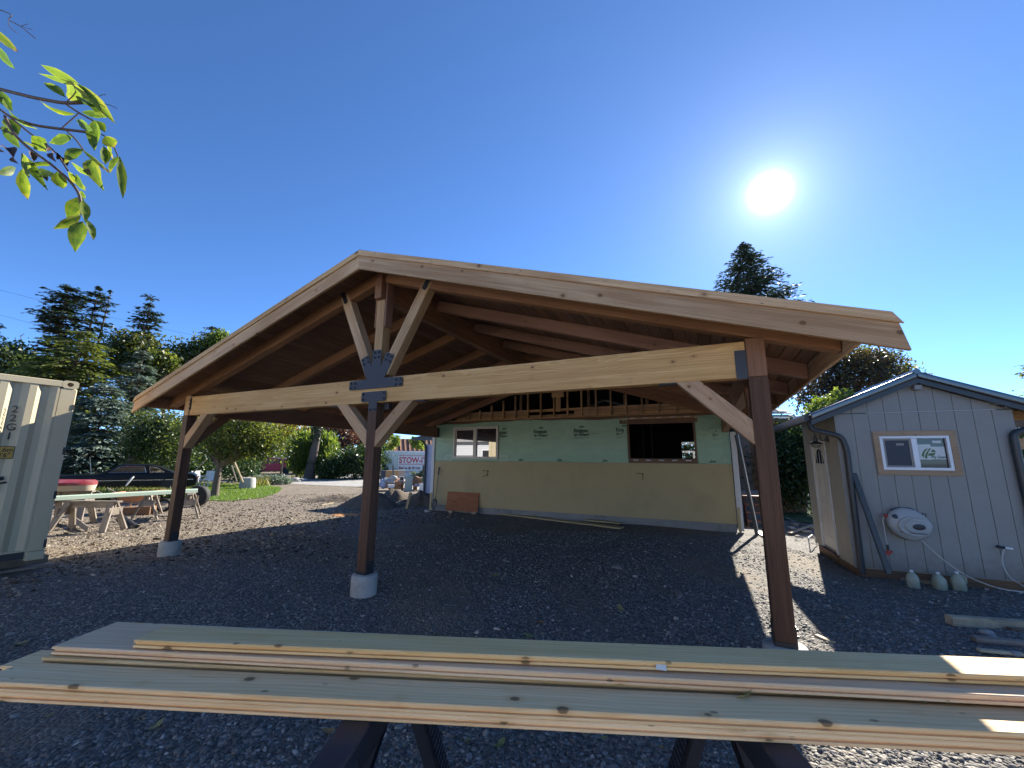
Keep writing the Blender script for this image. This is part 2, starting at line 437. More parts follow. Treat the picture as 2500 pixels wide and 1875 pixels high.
# ------------------------------------------------------------------ mesh helpers
class MB:
    def __init__(self):
        self.v, self.f = [], []

    def add(self, vs, fs):
        o = len(self.v)
        self.v += [tuple(v) for v in vs]
        self.f += [tuple(i + o for i in f) for f in fs]
        return self

    def box(self, c, s, rot=None):
        c = Vector(c)
        vs = []
        for dx, dy, dz in ((-1, -1, -1), (1, -1, -1), (1, 1, -1), (-1, 1, -1), (-1, -1, 1), (1, -1, 1), (1, 1, 1), (-1, 1, 1)):
            p = Vector((dx * s[0] / 2, dy * s[1] / 2, dz * s[2] / 2))
            if rot is not None:
                p = rot @ p
            vs.append(c + p)
        return self.add(vs, [(0, 3, 2, 1), (4, 5, 6, 7), (0, 1, 5, 4), (1, 2, 6, 5), (2, 3, 7, 6), (3, 0, 4, 7)])

    def span(self, a, b2):
        a, b2 = Vector(a), Vector(b2)
        return self.box((a + b2) / 2, [abs(q) for q in (b2 - a)])

    def tube(self, pts, r, n=8, cap=True):
        pts = [Vector(p) for p in pts]
        rs = r if isinstance(r, (list, tuple)) else [r] * len(pts)
        vs = []
        t0 = (pts[1] - pts[0]).normalized()
        ref = Vector((0, 0, 1)) if abs(t0.z) < 0.9 else Vector((1, 0, 0))
        a = t0.cross(ref).normalized()
        for i, p in enumerate(pts):
            t = (pts[min(i + 1, len(pts) - 1)] - pts[max(i - 1, 0)]).normalized()
            a = (a - t * a.dot(t)).normalized()
            bb = t.cross(a)
            for k in range(n):
                w = 2 * math.pi * k / n
                vs.append(p + (a * math.cos(w) + bb * math.sin(w)) * rs[i])
        fs = []
        for i in range(len(pts) - 1):
            for k in range(n):
                k2 = (k + 1) % n
                fs.append((i * n + k, i * n + k2, (i + 1) * n + k2, (i + 1) * n + k))
        if cap:
            fs.append(tuple(reversed(range(n))))
            fs.append(tuple(range((len(pts) - 1) * n, len(pts) * n)))
        return self.add(vs, fs)

    def lathe(self, prof, n=20, o=(0, 0, 0), sx=1, sy=1):
        """prof: (r, z) pairs, closed at both ends"""
        vs = []
        for r, z in prof:
            for k in range(n):
                w = 2 * math.pi * k / n
                vs.append((o[0] + math.cos(w) * r * sx, o[1] + math.sin(w) * r * sy, o[2] + z))
        fs = []
        for i in range(len(prof) - 1):
            for k in range(n):
                k2 = (k + 1) % n
                fs.append((i * n + k, i * n + k2, (i + 1) * n + k2, (i + 1) * n + k))
        fs.append(tuple(reversed(range(n))))
        fs.append(tuple(range((len(prof) - 1) * n, len(prof) * n)))
        return self.add(vs, fs)

    def prism(self, poly, o, ax, ay, an, t):
        """poly in (a, b) coords on axes ax, ay; extruded t along an"""
        o, ax, ay, an = Vector(o), Vector(ax), Vector(ay), Vector(an)
        n = len(poly)
        vs = [o + ax * a + ay * c for a, c in poly] + [o + ax * a + ay * c + an * t for a, c in poly]
        fs = [tuple(reversed(range(n))), tuple(range(n, 2 * n))] + [(i, (i + 1) % n, n + (i + 1) % n, n + i) for i in range(n)]
        return self.add(vs, fs)

    def build(self, name, mat, parent=None, loc=None, bevel=0.0, smooth=False, seg=1):
        me = bpy.data.meshes.new(name)
        me.from_pydata(self.v, [], self.f)
        bm = bmesh.new()
        bm.from_mesh(me)
        bmesh.ops.recalc_face_normals(bm, faces=bm.faces)
        if bevel:
            bmesh.ops.bevel(bm, geom=[e for e in bm.edges if e.is_manifold and e.calc_face_angle(0) > 0.6], offset=bevel, segments=seg, profile=0.5, affect='EDGES')
        bm.to_mesh(me)
        bm.free()
        me.materials.append(mat)
        if smooth:
            me.polygons.foreach_set('use_smooth', [True] * len(me.polygons))
            me.set_sharp_from_angle(angle=rad(38))
        o = bpy.data.objects.new(name, me)
        C.objects.link(o)
        if parent is not None:
            o.parent = parent
        if loc is not None:
            o.location = loc
        return o


def thing(name, label, cat, loc=(0, 0, 0), rz=0.0, group=None):
    o = bpy.data.objects.new(name, None)
    o.empty_display_size = 0.2
    C.objects.link(o)
    o.location = loc
    o.rotation_euler = (0, 0, rz)
    return tag(o, label, cat, group)


def tag(o, label, cat, group=None):
    o['label'] = label
    o['category'] = cat
    if group:
        o['group'] = group
    return o


def struct(o):
    o['kind'] = 'structure'
    return o


def stuff(o):
    o['kind'] = 'stuff'
    return o


def frame(p0, p1, up=(0, 0, 1)):
    p0, p1 = Vector(p0), Vector(p1)
    x = (p1 - p0).normalized()
    z = Vector(up)
    z = (z - x * z.dot(x)).normalized()
    y = z.cross(x)
    return Matrix(((x.x, y.x, z.x, p0.x), (x.y, y.y, z.y, p0.y), (x.z, y.z, z.z, p0.z), (0, 0, 0, 1))), (p1 - p0).length


def timber(name, p0, p1, w, h, mat, parent=None, up=(0, 0, 1), bevel=0.004, skew0=0.0, skew1=0.0):
    """a stick of lumber of width w (local y) and height h (local z) along local x; skew: end cut offset in x from bottom to top"""
    m, L = frame(p0, p1, up)
    b = MB()
    vs = []
    for sx, x in ((skew0, 0), (skew1, L)):
        for y, z in ((-w / 2, -h / 2), (w / 2, -h / 2), (w / 2, h / 2), (-w / 2, h / 2)):
            vs.append((x + sx * (z / h), y, z))
    b.add(vs, [(0, 3, 2, 1), (4, 5, 6, 7), (0, 1, 5, 4), (1, 2, 6, 5), (2, 3, 7, 6), (3, 0, 4, 7)])
    o = b.build(name, mat, None, None, bevel)
    o.parent = parent
    o.matrix_local = m
    return o


def dup(root, loc, rz, label=None, scale=None):
    r = root.copy()
    C.objects.link(r)
    r.location = loc
    r.rotation_euler = (0, 0, rz)
    if scale:
        r.scale = scale
    if label:
        r['label'] = label
    for ch in list(root.children):
        c = ch.copy()
        C.objects.link(c)
        c.parent = r
        for g in list(ch.children):
            d = g.copy()
            C.objects.link(d)
            d.parent = c
    return r


def npmesh(name, verts, faces, mat, parent=None, tint=None, k=4, smooth=False):
    """fast mesh from numpy; faces (n,k); tint per face"""
    me = bpy.data.meshes.new(name)
    nv, nf = len(verts), len(faces)
    me.vertices.add(nv)
    me.vertices.foreach_set('co', np.asarray(verts, dtype=np.float32).ravel())
    me.loops.add(nf * k)
    me.loops.foreach_set('vertex_index', np.asarray(faces, dtype=np.int32).ravel())
    me.polygons.add(nf)
    me.polygons.foreach_set('loop_start', np.arange(0, nf * k, k, dtype=np.int32))
    me.update(calc_edges=True)
    if tint is not None:
        a = me.attributes.new('tint', 'FLOAT', 'FACE')
        a.data.foreach_set('value', np.asarray(tint, dtype=np.float32))
    if smooth:
        me.polygons.foreach_set('use_smooth', np.ones(nf, dtype=bool))
    me.materials.append(mat)
    o = bpy.data.objects.new(name, me)
    C.objects.link(o)
    if parent is not None:
        o.parent = parent
    return o


def text(body, name, size, mat, parent, mw, bold=0.0, align='LEFT', extrude=0.001, xs=1.0):
    cu = bpy.data.curves.new(name, 'FONT')
    cu.body = body
    cu.size = size
    cu.offset = bold
    cu.align_x = align
    cu.extrude = extrude
    cu.materials.append(mat)
    o = bpy.data.objects.new(name, cu)
    C.objects.link(o)
    o.parent = parent
    dg_ = bpy.context.evaluated_depsgraph_get()
    me = bpy.data.meshes.new_from_object(o.evaluated_get(dg_))
    bpy.data.objects.remove(o)
    bpy.data.curves.remove(cu)
    o = bpy.data.objects.new(name, me)
    C.objects.link(o)
    o.parent = parent
    o.matrix_local = mw @ Matrix.Diagonal((xs, 1, 1, 1))
    return o


def face_matrix(o, ax, ay):
    ax, ay = Vector(ax).normalized(), Vector(ay).normalized()
    n = ax.cross(ay)
    o = Vector(o)
    return Matrix(((ax.x, ay.x, n.x, o.x), (ax.y, ay.y, n.y, o.y), (ax.z, ay.z, n.z, o.z), (0, 0, 0, 1)))


def ss(t):
    t = np.clip(t, 0, 1)
    return t * t * (3 - 2 * t)


def gz(x, y):
    return float(gzn(x, y))


def gzn(x, y):
    return -0.05 - 0.035 * np.exp(-(x / 2.5) ** 2 - (y / 3.0) ** 2) - 0.012 * np.clip(y, 0, 12) - 0.010 * np.clip(-x - 3, 0, 8) - 0.13 * ss((x - 4.9) / 0.9) * ss((y - 1.6) / 1.8)


def ground_pt(px, py):
    z = 0.0
    for _ in range(6):
        p = onplane(px, py, 2, z)
        z = gz(p.x, p.y)
    return Vector((p.x, p.y, z))


# ================================================================== GROUND
def ground_mat():
    b = NB('gravel yard')
    g = b.n('NewGeometry').outputs['Position']
    sep = b.n('SeparateXYZ', _0=g)
    big = b.noise(g, 0.35, 6, 0.62)
    mid = b.noise(g, 2.2, 6, 0.65)
    sp = b.noise(g, 26.0, 3, 0.6)
    vo = b.n('TexVoronoi', dict(feature='F1'), Vector=g, Scale=42.0)
    vo2 = b.n('TexVoronoi', dict(feature='F1'), Vector=g, Scale=17.0)
    stone = b.n('SeparateColor', _0=vo.outputs['Color']).outputs[0]
    grey = b.ramp(stone, [(0, (0.09, 0.084, 0.076)), (0.6, (0.16, 0.149, 0.133)), (0.9, (0.25, 0.234, 0.208)), (1, (0.40, 0.375, 0.33))])
    dirtc = b.ramp(mid, [(0.25, (0.14, 0.108, 0.074)), (0.6, (0.235, 0.19, 0.137)), (0.8, (0.32, 0.265, 0.195))])
    # chips of wood and pale stones in the dirt
    chips = b.sm(b.noise(scalevec(b, g, (1, 1, 1)), 38.0, 2, 0.5, 0.6), 0.60, 0.70)
    dirtc = b.mix(b.math('MULTIPLY', chips, 0.6), dirtc, (0.58, 0.50, 0.38))
    # more dirt left of the posts and in worn patches, gravel elsewhere
    lf = b.sm(sep.outputs[0], -3.0, -6.2)
    X, Y = sep.outputs[0], sep.outputs[1]
    sn = lambda v: b.math('SINE', v)
    ff = b.math('ADD', b.math('MULTIPLY', sn(b.math('ADD', b.math('MULTIPLY', X, 0.9), sn(b.math('MULTIPLY', Y, 0.7)))), sn(b.math('ADD', b.math('MULTIPLY', Y, 0.8), 1.4))),
                b.math('MULTIPLY', sn(b.math('ADD', b.math('MULTIPLY', X, 2.3), b.math('MULTIPLY', Y, 1.7))), 0.5))
    patch = b.math('MAXIMUM', b.sm(b.math('ADD', big, b.math('MULTIPLY', b.math('SUBTRACT', mid, 0.5), 0.35)), 0.58, 0.70), b.sm(b.math('ADD', ff, b.math('MULTIPLY', b.math('SUBTRACT', mid, 0.5), 1.2)), 0.45, 0.95))
    f = b.math('MAXIMUM', b.math('MULTIPLY', lf, 0.72), b.math('MULTIPLY', patch, 0.55))
    f = b.math('MULTIPLY', f, b.sm(b.math('ADD', sp, f), 0.45, 0.95))
    col = b.mix(f, grey, dirtc)
    h = b.math('ADD', b.math('MULTIPLY', vo.outputs['Distance'], -0.8), b.math('ADD', b.math('MULTIPLY', vo2.outputs['Distance'], -0.6), b.math('MULTIPLY', mid, 0.9)))
    return b.pbr(col, 0.85, b.bump(h, 0.9, 0.03), spec=0.25)


def ground_noise(x, y):
    z = 0.012 * np.sin(x * 1.7 + 1.3 * np.sin(y * 0.9)) * np.sin(y * 1.3 + 0.7) + 0.008 * np.sin(x * 4.1 + y * 2.3) * np.sin(y * 3.7 - x)
    return z


def build_ground():
    # fine near sheet widening to the horizon on one grid
    def axis(lo, hi, step, far):
        a = list(np.arange(lo, hi + 1e-6, step))
        s, x = step, hi
        while x < far:
            s *= 1.35
            x += s
            a.append(x)
        s, x = step, lo
        while x > -far:
            s *= 1.35
            x -= s
            a.insert(0, x)
        return np.array(a)
    xs, ys = axis(-14, 9, 0.12, 420), axis(-5, 16, 0.12, 420)
    X, Y = np.meshgrid(xs, ys)
    Z = gzn(X, Y)
    near = np.clip(1.4 - np.hypot(np.clip(np.abs(X + 3) - 10, 0, None), np.clip(np.abs(Y - 5) - 11, 0, None)) / 20, 0, 1)
    Z = Z + ground_noise(X, Y) * near
    n, m = len(ys), len(xs)
    V = np.stack([X.ravel(), Y.ravel(), Z.ravel()], 1)
    i = np.arange(n * m).reshape(n, m)
    F = np.stack([i[:-1, :-1].ravel(), i[:-1, 1:].ravel(), i[1:, 1:].ravel(), i[1:, :-1].ravel()], 1)
    o = npmesh('ground', V, F, ground_mat(), smooth=True)
    struct(o)


build_ground()

# ================================================================== CARPORT
PW = 4.358
PH = 0.0725          # half of a post
BZ0, BZ1 = 2.269, 2.595
RM, RPEAK = 0.318, 4.222
DECKB = 4.160
FM, FB = 0.309, 3.965  # rafter slope and underside at the ridge
EAVE = 4.958
YB = 7.49
FY = -0.489

carport = thing('carport', 'big open timber carport with fresh cedar fascia and dark steel truss plates in the middle', 'carport')

for x in (-PW, 0, PW):
    lab = timber('post', (x, 0, 0.165), (x, 0, 2.27 if x else 2.268), 2 * PH, 2 * PH, M['stain'], carport, (0, 1, 0))
    b = MB()
    b.box((x, 0, 0.162), (0.15, 0.15, 0.012))
    for sx in (-1, 1):
        b.box((x + sx * (PH + 0.004), 0, 0.235), (0.006, 0.12, 0.15))
    b.box((x, -PH - 0.004, 0.178), (0.15, 0.006, 0.026))
    base = b.build('post_base', M['black_metal'], carport)
    for sx in (-1, 1):
        for zz in (0.225, 0.275):
            MB().tube([(x + sx * (PH + 0.006), -0.02, zz), (x + sx * (PH + 0.024), -0.02, zz)], 0.011, 6).build('bolt', M['bolt'], base)
    if x:
        timber('post_top', (x, 0, 2.272), (x, 0, 2.615), 2 * PH - 0.001, 2 * PH - 0.001, M['brace' if x < 0 else 'rafter'], carport, (0, 1, 0))

timber('tie_beam', (-PW + PH + 0.02, 0.004, (BZ0 + BZ1) / 2), (PW - PH - 0.004, 0.004, (BZ0 + BZ1) / 2), 0.125, BZ1 - BZ0, M['glulam'], carport)
for sx in (-1, 1):
    timber('side_beam', (sx * PW, PH + 0.004, (BZ0 + BZ1) / 2), (sx * PW, YB - 0.03, (BZ0 + BZ1) / 2), 0.125, BZ1 - BZ0, M['rafter' if sx > 0 else 'deck'], carport)
    b = MB()
    b.box((sx * PW, YB - 0.085, 2.41), (0.145, 0.11, 0.30))
    b.build('beam_hanger', M['black_metal'], carport)


def brace(x0, sx, mat, axis='x', y0=0.0):
    # 45 degree knee brace, bottom end on the post side, top end under the beam
    d = 0.5 * 0.2
    if axis == 'x':
        pts = [(x0 + sx * PH, 1.69), (x0 + sx * PH, 1.90), (x0 + sx * (PH + 0.385), BZ0 - 0.002), (x0 + sx * (PH + 0.585), BZ0 - 0.002)]
        o3 = lambda a, z, w: Vector((a, w, z))
    else:
        pts = [(y0 + PH, 1.69), (y0 + PH, 1.90), (y0 + PH + 0.385, BZ0 - 0.002), (y0 + PH + 0.585, BZ0 - 0.002)]
        o3 = lambda a, z, w: Vector((x0 + w, a, z))
    c0 = o3((pts[0][0] + pts[1][0]) / 2, 1.795, 0)
    c1 = o3((pts[2][0] + pts[3][0]) / 2, BZ0, 0)
    m, L = frame(c0, c1)
    mi = m.inverted()
    b = MB()
    hw = 0.068
    vs = [mi @ o3(a, z, -hw) for a, z in pts] + [mi @ o3(a, z, hw) for a, z in pts]
    b.add(vs, [(0, 1, 2, 3), (7, 6, 5, 4), (0, 4, 5, 1), (1, 5, 6, 2), (2, 6, 7, 3), (3, 7, 4, 0)])
    o = b.build('knee_brace', mat, carport, None, 0.004)
    o.matrix_local = m
    # black strap at the upper end
    if axis == 'x':
        b = MB()
        b.box((x0 + sx * (PH + 0.66), 0.0, BZ0 - 0.006), (0.16, 0.10, 0.010))
        b.build('strap', M['black_metal'], o).matrix_local = mi


brace(-PW, 1, M['brace'])
brace(PW, -1, M['brace'])
brace(0, -1, M['brace'])
brace(0, 1, M['brace'])
brace(-PW, 1, M['deck'], 'y')
brace(PW, 1, M['rafter'], 'y')

# ridge beam, king post and the two fan struts
timber('ridge_beam', (0.01, -0.13, 3.88), (0.01, YB, 3.88), 0.115, 0.36, M['rafter'], carport)
timber('king_post', (0.02, 0.0, BZ1 + 0.002), (0.02, 0.0, 3.69), 0.138, 0.138, M['fascia'], carport, (0, 1, 0))
for sx in (-1, 1):
    timber('king_cheek', (0.02 + sx * 0.0855, 0.0, 3.3), (0.02 + sx * 0.0855, 0.0, 3.93), 0.03 - 0.004, 0.13, M['rafter'], carport, (0, 1, 0))
for p0, p1 in (((-0.105, 0, 2.66), (-0.70, 0, 3.87)), ((0.155, 0, 2.66), (0.80, 0, 3.83))):
    o = timber('fan_strut', p0, p1, 0.136, 0.145, M['fascia'], carport, (1, 0, 0), skew1=0.0)
    d = (Vector(p1) - Vector(p0)).normalized()
    b = MB()
    q = Vector(p1) - d * 0.02
    ax = Vector((d.z, 0, -d.x))
    poly = [(-0.034, -0.10), (-0.02, -0.115), (0.02, -0.115), (0.034, -0.10), (0.034, 0.11), (-0.034, 0.11)]
    b.prism(poly, q + Vector((0, -0.0695, 0)), ax, d, (0, -1, 0), 0.006)
    st = b.build('strap', M['black_metal'], carport)

plate = MB()
poly = [(-.44, 2.47), (-.425, 2.455), (.465, 2.455), (.48, 2.47), (.48, 2.566), (.466, 2.581), (.175, 2.59), (.315, 2.865), (.30, 2.885), (.20, 2.933), (.178, 2.925),
        (.10, 2.745), (.095, 2.965), (.08, 2.98), (-.038, 2.98), (-.053, 2.965), (-.06, 2.745), (-.128, 2.915), (-.15, 2.92), (-.25, 2.878), (-.262, 2.862), (-.135, 2.59), (-.427, 2.58), (-.44, 2.566)]
plate.prism(poly, (0, -0.0705, 0), (1, 0, 0), (0, 0, 1), (0, -1, 0), 0.007)
p1 = plate.build('fan_plate', M['plate'], carport)


def bolts(parent, pts, y):
    for x, z in pts:
        b = MB()
        b.lathe([(0.017, 0.0), (0.017, 0.003), (0.0125, 0.004), (0.0125, 0.014), (0.009, 0.017)], 8)
        o = b.build('bolt', M['bolt'], parent)
        o.matrix_local = Matrix.Translation((x, y, z)) @ Matrix.Rotation(rad(90), 4, 'X')


bolts(p1, [(-.405, 2.545), (-.335, 2.545), (-.405, 2.485), (-.335, 2.485), (.445, 2.545), (.375, 2.545), (.445, 2.485), (.375, 2.485),
           (-.015, 2.945), (.055, 2.945), (-.015, 2.875), (.055, 2.875),
           (-.225, 2.86), (-.155, 2.89), (-.198, 2.80), (-.128, 2.83), (.275, 2.86), (.205, 2.89), (.245, 2.80), (.178, 2.83)], -0.0775)
t = MB()
t.prism([(-.20, 2.295), (-.188, 2.283), (-.062, 2.28), (-.062, 2.16), (-.05, 2.15), (.07, 2.15), (.082, 2.16), (.082, 2.28), (.208, 2.283), (.22, 2.295), (.22, 2.403), (.208, 2.415), (-.188, 2.415), (-.2, 2.403)],
        (0, -0.0735, 0), (1, 0, 0), (0, 0, 1), (0, -1, 0), 0.007)
p2 = t.build('tee_plate', M['plate'], carport)
bolts(p2, [(-.165, 2.385), (-.165, 2.315), (.185, 2.385), (.185, 2.315), (-.028, 2.178), (.048, 2.178)], -0.0805)
b = MB()
b.box((4.2395, -0.0655, 2.385), (0.088, 0.012, 0.255))
b.build('corner_plate', M['plate'], carport)
b = MB()
b.box((-4.262, -0.062, 2.46), (0.03, 0.016, 0.2))
pl = b.build('corner_plate', M['black_metal'], carport)
bolts(pl, [(-4.262, 2.53), (-4.262, 2.46), (-4.262, 2.39)], -0.07)
b = MB()
b.box((0.15, 0.045, BZ0 - 0.04), (0.09, 0.06, 0.08))
b.build('bracket', M['black_metal'], carport)

# rafters
RY = [0.0, 1.2, 2.4, 3.6, 4.8, 6.0, 7.2]
for sx in (-1, 1):
    for y in RY:
        zc = FB + 0.0875
        timber('rafter', (sx * 0.07, y, zc - FM * 0.07), (sx * 4.955, y, zc - FM * 4.955), 0.115 if y else 0.125, 0.168, M['rafter'], carport, skew1=-0.05)
    # deck boards running front to back
    sl = math.hypot(1, RM)
    nb = 38
    wslope = (EAVE - 0.0) * sl / nb
    for i in range(nb):
        xc = (i + 0.5) * EAVE / nb
        b = MB()
        zc = DECKB + 0.017 - RM * xc
        o = timber('deck_board', (sx * xc, -0.445, zc), (sx * xc, YB, zc), wslope - 0.003, 0.030, M['deck'], carport, Vector((sx * RM, 0, 1)), bevel=0.007)
    b = MB()
    za, zb_ = DECKB + 0.034, RPEAK - 0.003
    e = EAVE + 0.05
    b.add([(0, -0.46, za), (sx * e, -0.46, za - RM * e), (sx * e, YB, za - RM * e), (0, YB, za), (0, -0.46, zb_), (sx * e, -0.46, zb_ - RM * e), (sx * e, YB, zb_ - RM * e), (0, YB, zb_)],
          [(0, 1, 2, 3), (7, 6, 5, 4), (0, 4, 5, 1), (1, 5, 6, 2), (2, 6, 7, 3), (3, 7, 4, 0)])
    b.build('roof_sheet', M['felt'], carport)
    # front fascia and its upper trim, mitred at the ridge
    EX = 5.1665

    def slopebox(y0, y1, t0, t1, xe, name, mat):
        cvec = Vector((sx * 1, 0, -RM)).normalized()
        m, L = frame((0, (y0 + y1) / 2, t0), Vector((0, (y0 + y1) / 2, t0)) + cvec)
        pts = []
        for y in (y0, y1):
            # plumb cut at the ridge, near square cut at the tail
            pts += [Vector((0, y, t0)), Vector((sx * xe, y, t0 - RM * xe)), Vector((sx * (xe + 0.055), y, t1 - RM * (xe + 0.055))), Vector((0, y, t1))]
        mi = m.inverted()
        bb = MB()
        bb.add([mi @ p for p in pts], [(0, 1, 2, 3), (7, 6, 5, 4), (0, 4, 5, 1), (1, 5, 6, 2), (2, 6, 7, 3), (3, 7, 4, 0)])
        o = bb.build(name, mat, carport, None, 0.003)
        o.matrix_local = m
        return o
    slopebox(FY, FY + 0.038, RPEAK - 0.012, RPEAK - 0.256, EX, 'fascia', M['fascia'])
    slopebox(FY - 0.020, FY - 0.0005, RPEAK, RPEAK - 0.074, EX - 0.02, 'fascia_trim', M['fascia'])
    # eave fascia along each side
    timber('eave_board', (sx * (EAVE + 0.022), FY + 0.04, 2.50), (sx * (EAVE + 0.022), YB, 2.50), 0.036, 0.19, M['fascia' if sx > 0 else 'rafter'], carport)
b = MB()
b.add([(-0.16, -0.5, RPEAK + 0.004 - RM * .16), (0, -0.5, RPEAK + 0.006), (0.16, -0.5, RPEAK + 0.004 - RM * .16), (-0.16, YB, RPEAK + 0.004 - RM * .16), (0, YB, RPEAK + 0.006), (0.16, YB, RPEAK + 0.004 - RM * .16)],
      [(0, 1, 4, 3), (1, 2, 5, 4)])
b.build('ridge_cap', M['felt'], carport)

for x, lab in ((-PW, 'round concrete pier under the far left carport post'), (0, 'round concrete pier under the middle carport post'), (PW, 'round concrete pier under the nearest carport post, right side')):
    prof = [(0.152, -0.35), (0.155, 0.0), (0.156, 0.06), (0.1565, 0.062), (0.1565, 0.068), (0.156, 0.07), (0.155, 0.135), (0.148, 0.150), (0.14, 0.1545)]
    b = MB()
    b.lathe(prof, 36, (x, 0.0, 0.0))
    o = b.build('concrete_pier', M['concrete'], None, None, 0, True)
    tag(o, lab, 'concrete pier', 'piers under the carport posts')

# ================================================================== HOUSE
HY = 7.55
house = thing('house', 'house stripped for rebuilding, green wrap above yellow siding and open gable studs', 'house', (0, HY, -0.12))
HO = Vector((0, HY, -0.12))


def hb(name, a, c, mat, parent=None, bevel=0.0):
    return MB().span(Vector(a) - HO, Vector(c) - HO).build(name, mat, parent or house, None, bevel)


# sheathed wall with two openings
W1 = (-3.77, -2.06, 1.545, 2.60)
W2 = (2.0, 3.63, 1.60, 2.55)
b = MB()
y0, y1 = HY + 0.012, HY + 0.12
for a, c in (((-4.5, y0, 0.06), (4.46, y1, 1.50)), ((-4.5, y0, 1.50), (W1[0], y1, 2.78)), ((W1[0], y0, 2.60), (W1[1], y1, 2.78)), ((W1[0], y0, 1.50), (W1[1], y1, 1.545)),
             ((W1[1], y0, 1.50), (W2[0], y1, 2.78)), ((W2[0], y0, 1.50), (W2[1], y1, 1.60)), ((W2[0], y0, 2.55), (W2[1], y1, 2.78)), ((W2[1], y0, 1.50), (4.46, y1, 2.78))):
    b.span(Vector(a) - HO, Vector(c) - HO)
b.build('wall', M['old_board'], house)
hb('foundation', (-4.48, HY + 0.03, -0.4), (4.44, HY + 0.2, 0.056), M['foundation'])
# lap siding, one board per course
NC = 10
for i in range(NC):
    z0 = 0.05 + i * 1.415 / NC
    z1 = z0 + 1.415 / NC + 0.012
    cuts = [-4.49, -0.55 + 0.9 * ((i * 37) % 7 - 3) / 3, 4.45]
    for xa, xb in zip(cuts[:-1], cuts[1:]):
        b = MB()
        pa, pb = xa + 0.001, xb - 0.001
        b.add([Vector(p) - HO for p in ((pa, HY - 0.016, z0), (pb, HY - 0.016, z0), (pb, HY + 0.0105, z0), (pa, HY + 0.0105, z0), (pa, HY - 0.004, z1), (pb, HY - 0.004, z1), (pb, HY + 0.0105, z1), (pa, HY + 0.0105, z1))],
              [(0, 3, 2, 1), (4, 5, 6, 7), (0, 1, 5, 4), (1, 2, 6, 5), (2, 3, 7, 6), (3, 0, 4, 7)])
        b.build('siding_board', M['siding'], house)


# house wrap sheets with sag folds
def wrap_sheet(xa, xb, za, zb, hole=None, seed=0):
    r = np.random.default_rng(seed)
    nx, nz = int((xb - xa) / 0.03), int((zb - za) / 0.025)
    xs, zs = np.linspace(xa, xb, nx), np.linspace(za, zb, nz)
    X, Z = np.meshgrid(xs, zs)
    Y = np.zeros_like(X)
    for k in range(26):
        cx, cz = r.uniform(xa, xb), r.uniform(za, zb)
        th = r.choice([r.uniform(-0.25, 0.25), r.uniform(0.9, 1.5)], p=[0.7, 0.3])
        u = (X - cx) * math.cos(th) + (Z - cz) * math.sin(th)
        w = -(X - cx) * math.sin(th) + (Z - cz) * math.cos(th)
        Y += r.uniform(0.004, 0.013) * np.exp(-(u / r.uniform(0.2, 0.6)) ** 2 - (w / r.uniform(0.015, 0.04)) ** 2)
    top = np.clip((Z - zb + 0.45) / 0.45, 0, 1)
    Y += 0.012 * top * np.abs(np.sin((zb - Z) * 42 + 1.2 * np.sin(X * 1.3)))
    edge = np.exp(-((X - xb) / 0.35) ** 2) * 0.012 * np.abs(np.sin((X - xb) * 40 + (Z - zb) * 9))
    Y += edge
    Zt = Z + top * (0.03 * np.sin(X * 1.1 + seed) + 0.012 * np.sin(X * 4.3))
    V = np.stack([X.ravel(), HY + 0.002 - Y.ravel() - HO.y, Zt.ravel() - HO.z], 1)
    i = np.arange(nx * nz).reshape(nz, nx)
    F = np.stack([i[:-1, :-1].ravel(), i[:-1, 1:].ravel(), i[1:, 1:].ravel(), i[1:, :-1].ravel()], 1)
    if hole:
        cx = (V[F].mean(axis=1)[:, 0])
        cz = V[F].mean(axis=1)[:, 2] + HO.z
        keep = ~((cx > hole[0]) & (cx < hole[1]) & (cz > hole[2]) & (cz < hole[3]))
        F = F[keep]
    o = npmesh('house_wrap', V, F, M['wrap'], house, smooth=True)
    mod = o.modifiers.new('thickness', 'SOLIDIFY')
    mod.thickness = 0.004
    mod.offset = 1
    return o


wrapA = wrap_sheet(-4.49, 1.96, 1.475, 2.72, W1, 3)
wrapB = wrap_sheet(3.68, 4.45, 1.475, 2.70, None, 9)


def wrap_logo(cx, zt, parent, cut=None):
    """sloping mountain emblem over two lines of lettering"""
    y = HY - 0.024 - HO.y
    k = MB()
    for poly in ([(-0.085, 0), (-0.05, 0.035), (-0.01, 0.075), (0.005, 0.08), (-0.03, 0.03), (-0.06, 0.0)], [(-0.045, 0), (0.0, 0.05), (0.03, 0.062), (0.01, 0.03), (-0.02, 0)],
                 [(0.0, 0), (0.035, 0.045), (0.06, 0.05), (0.085, 0.02), (0.09, 0), (0.06, 0.02), (0.045, 0.018), (0.025, 0)]):
        k.prism(poly, (cx, y, zt + 0.028 - HO.z), (1, 0, 0), (0, 0, 1), (0, -1, 0), 0.001)
    k.build('emblem', M['dark_ink'], parent)
    if cut == 'emblem':
        return
    a, c = ('Kingspan', 'GreenGuard') if not cut else cut
    text(a, 'lettering', 0.15, M['dark_ink'], parent, face_matrix((cx - 0.235, y, zt - 0.10 - HO.z), (1, 0, 0), (0, 0, 1)), 0.003, xs=0.80)
    text(c, 'lettering', 0.105, M['dark_ink'], parent, face_matrix((cx - 0.23, y, zt - 0.205 - HO.z), (1, 0, 0), (0, 0, 1)), 0.0035, xs=0.80)
    k = MB()
    w = 0.46 if not cut else 0.25
    k.box((cx - 0.23 + w / 2, y, zt - 0.255 - HO.z), (w, 0.001, 0.006))
    k.box((cx - 0.23 + w * 0.3, y, zt - 0.285 - HO.z), (w * 0.6, 0.001, 0.005))
    k.build('fine_print', M['dark_ink'], parent)


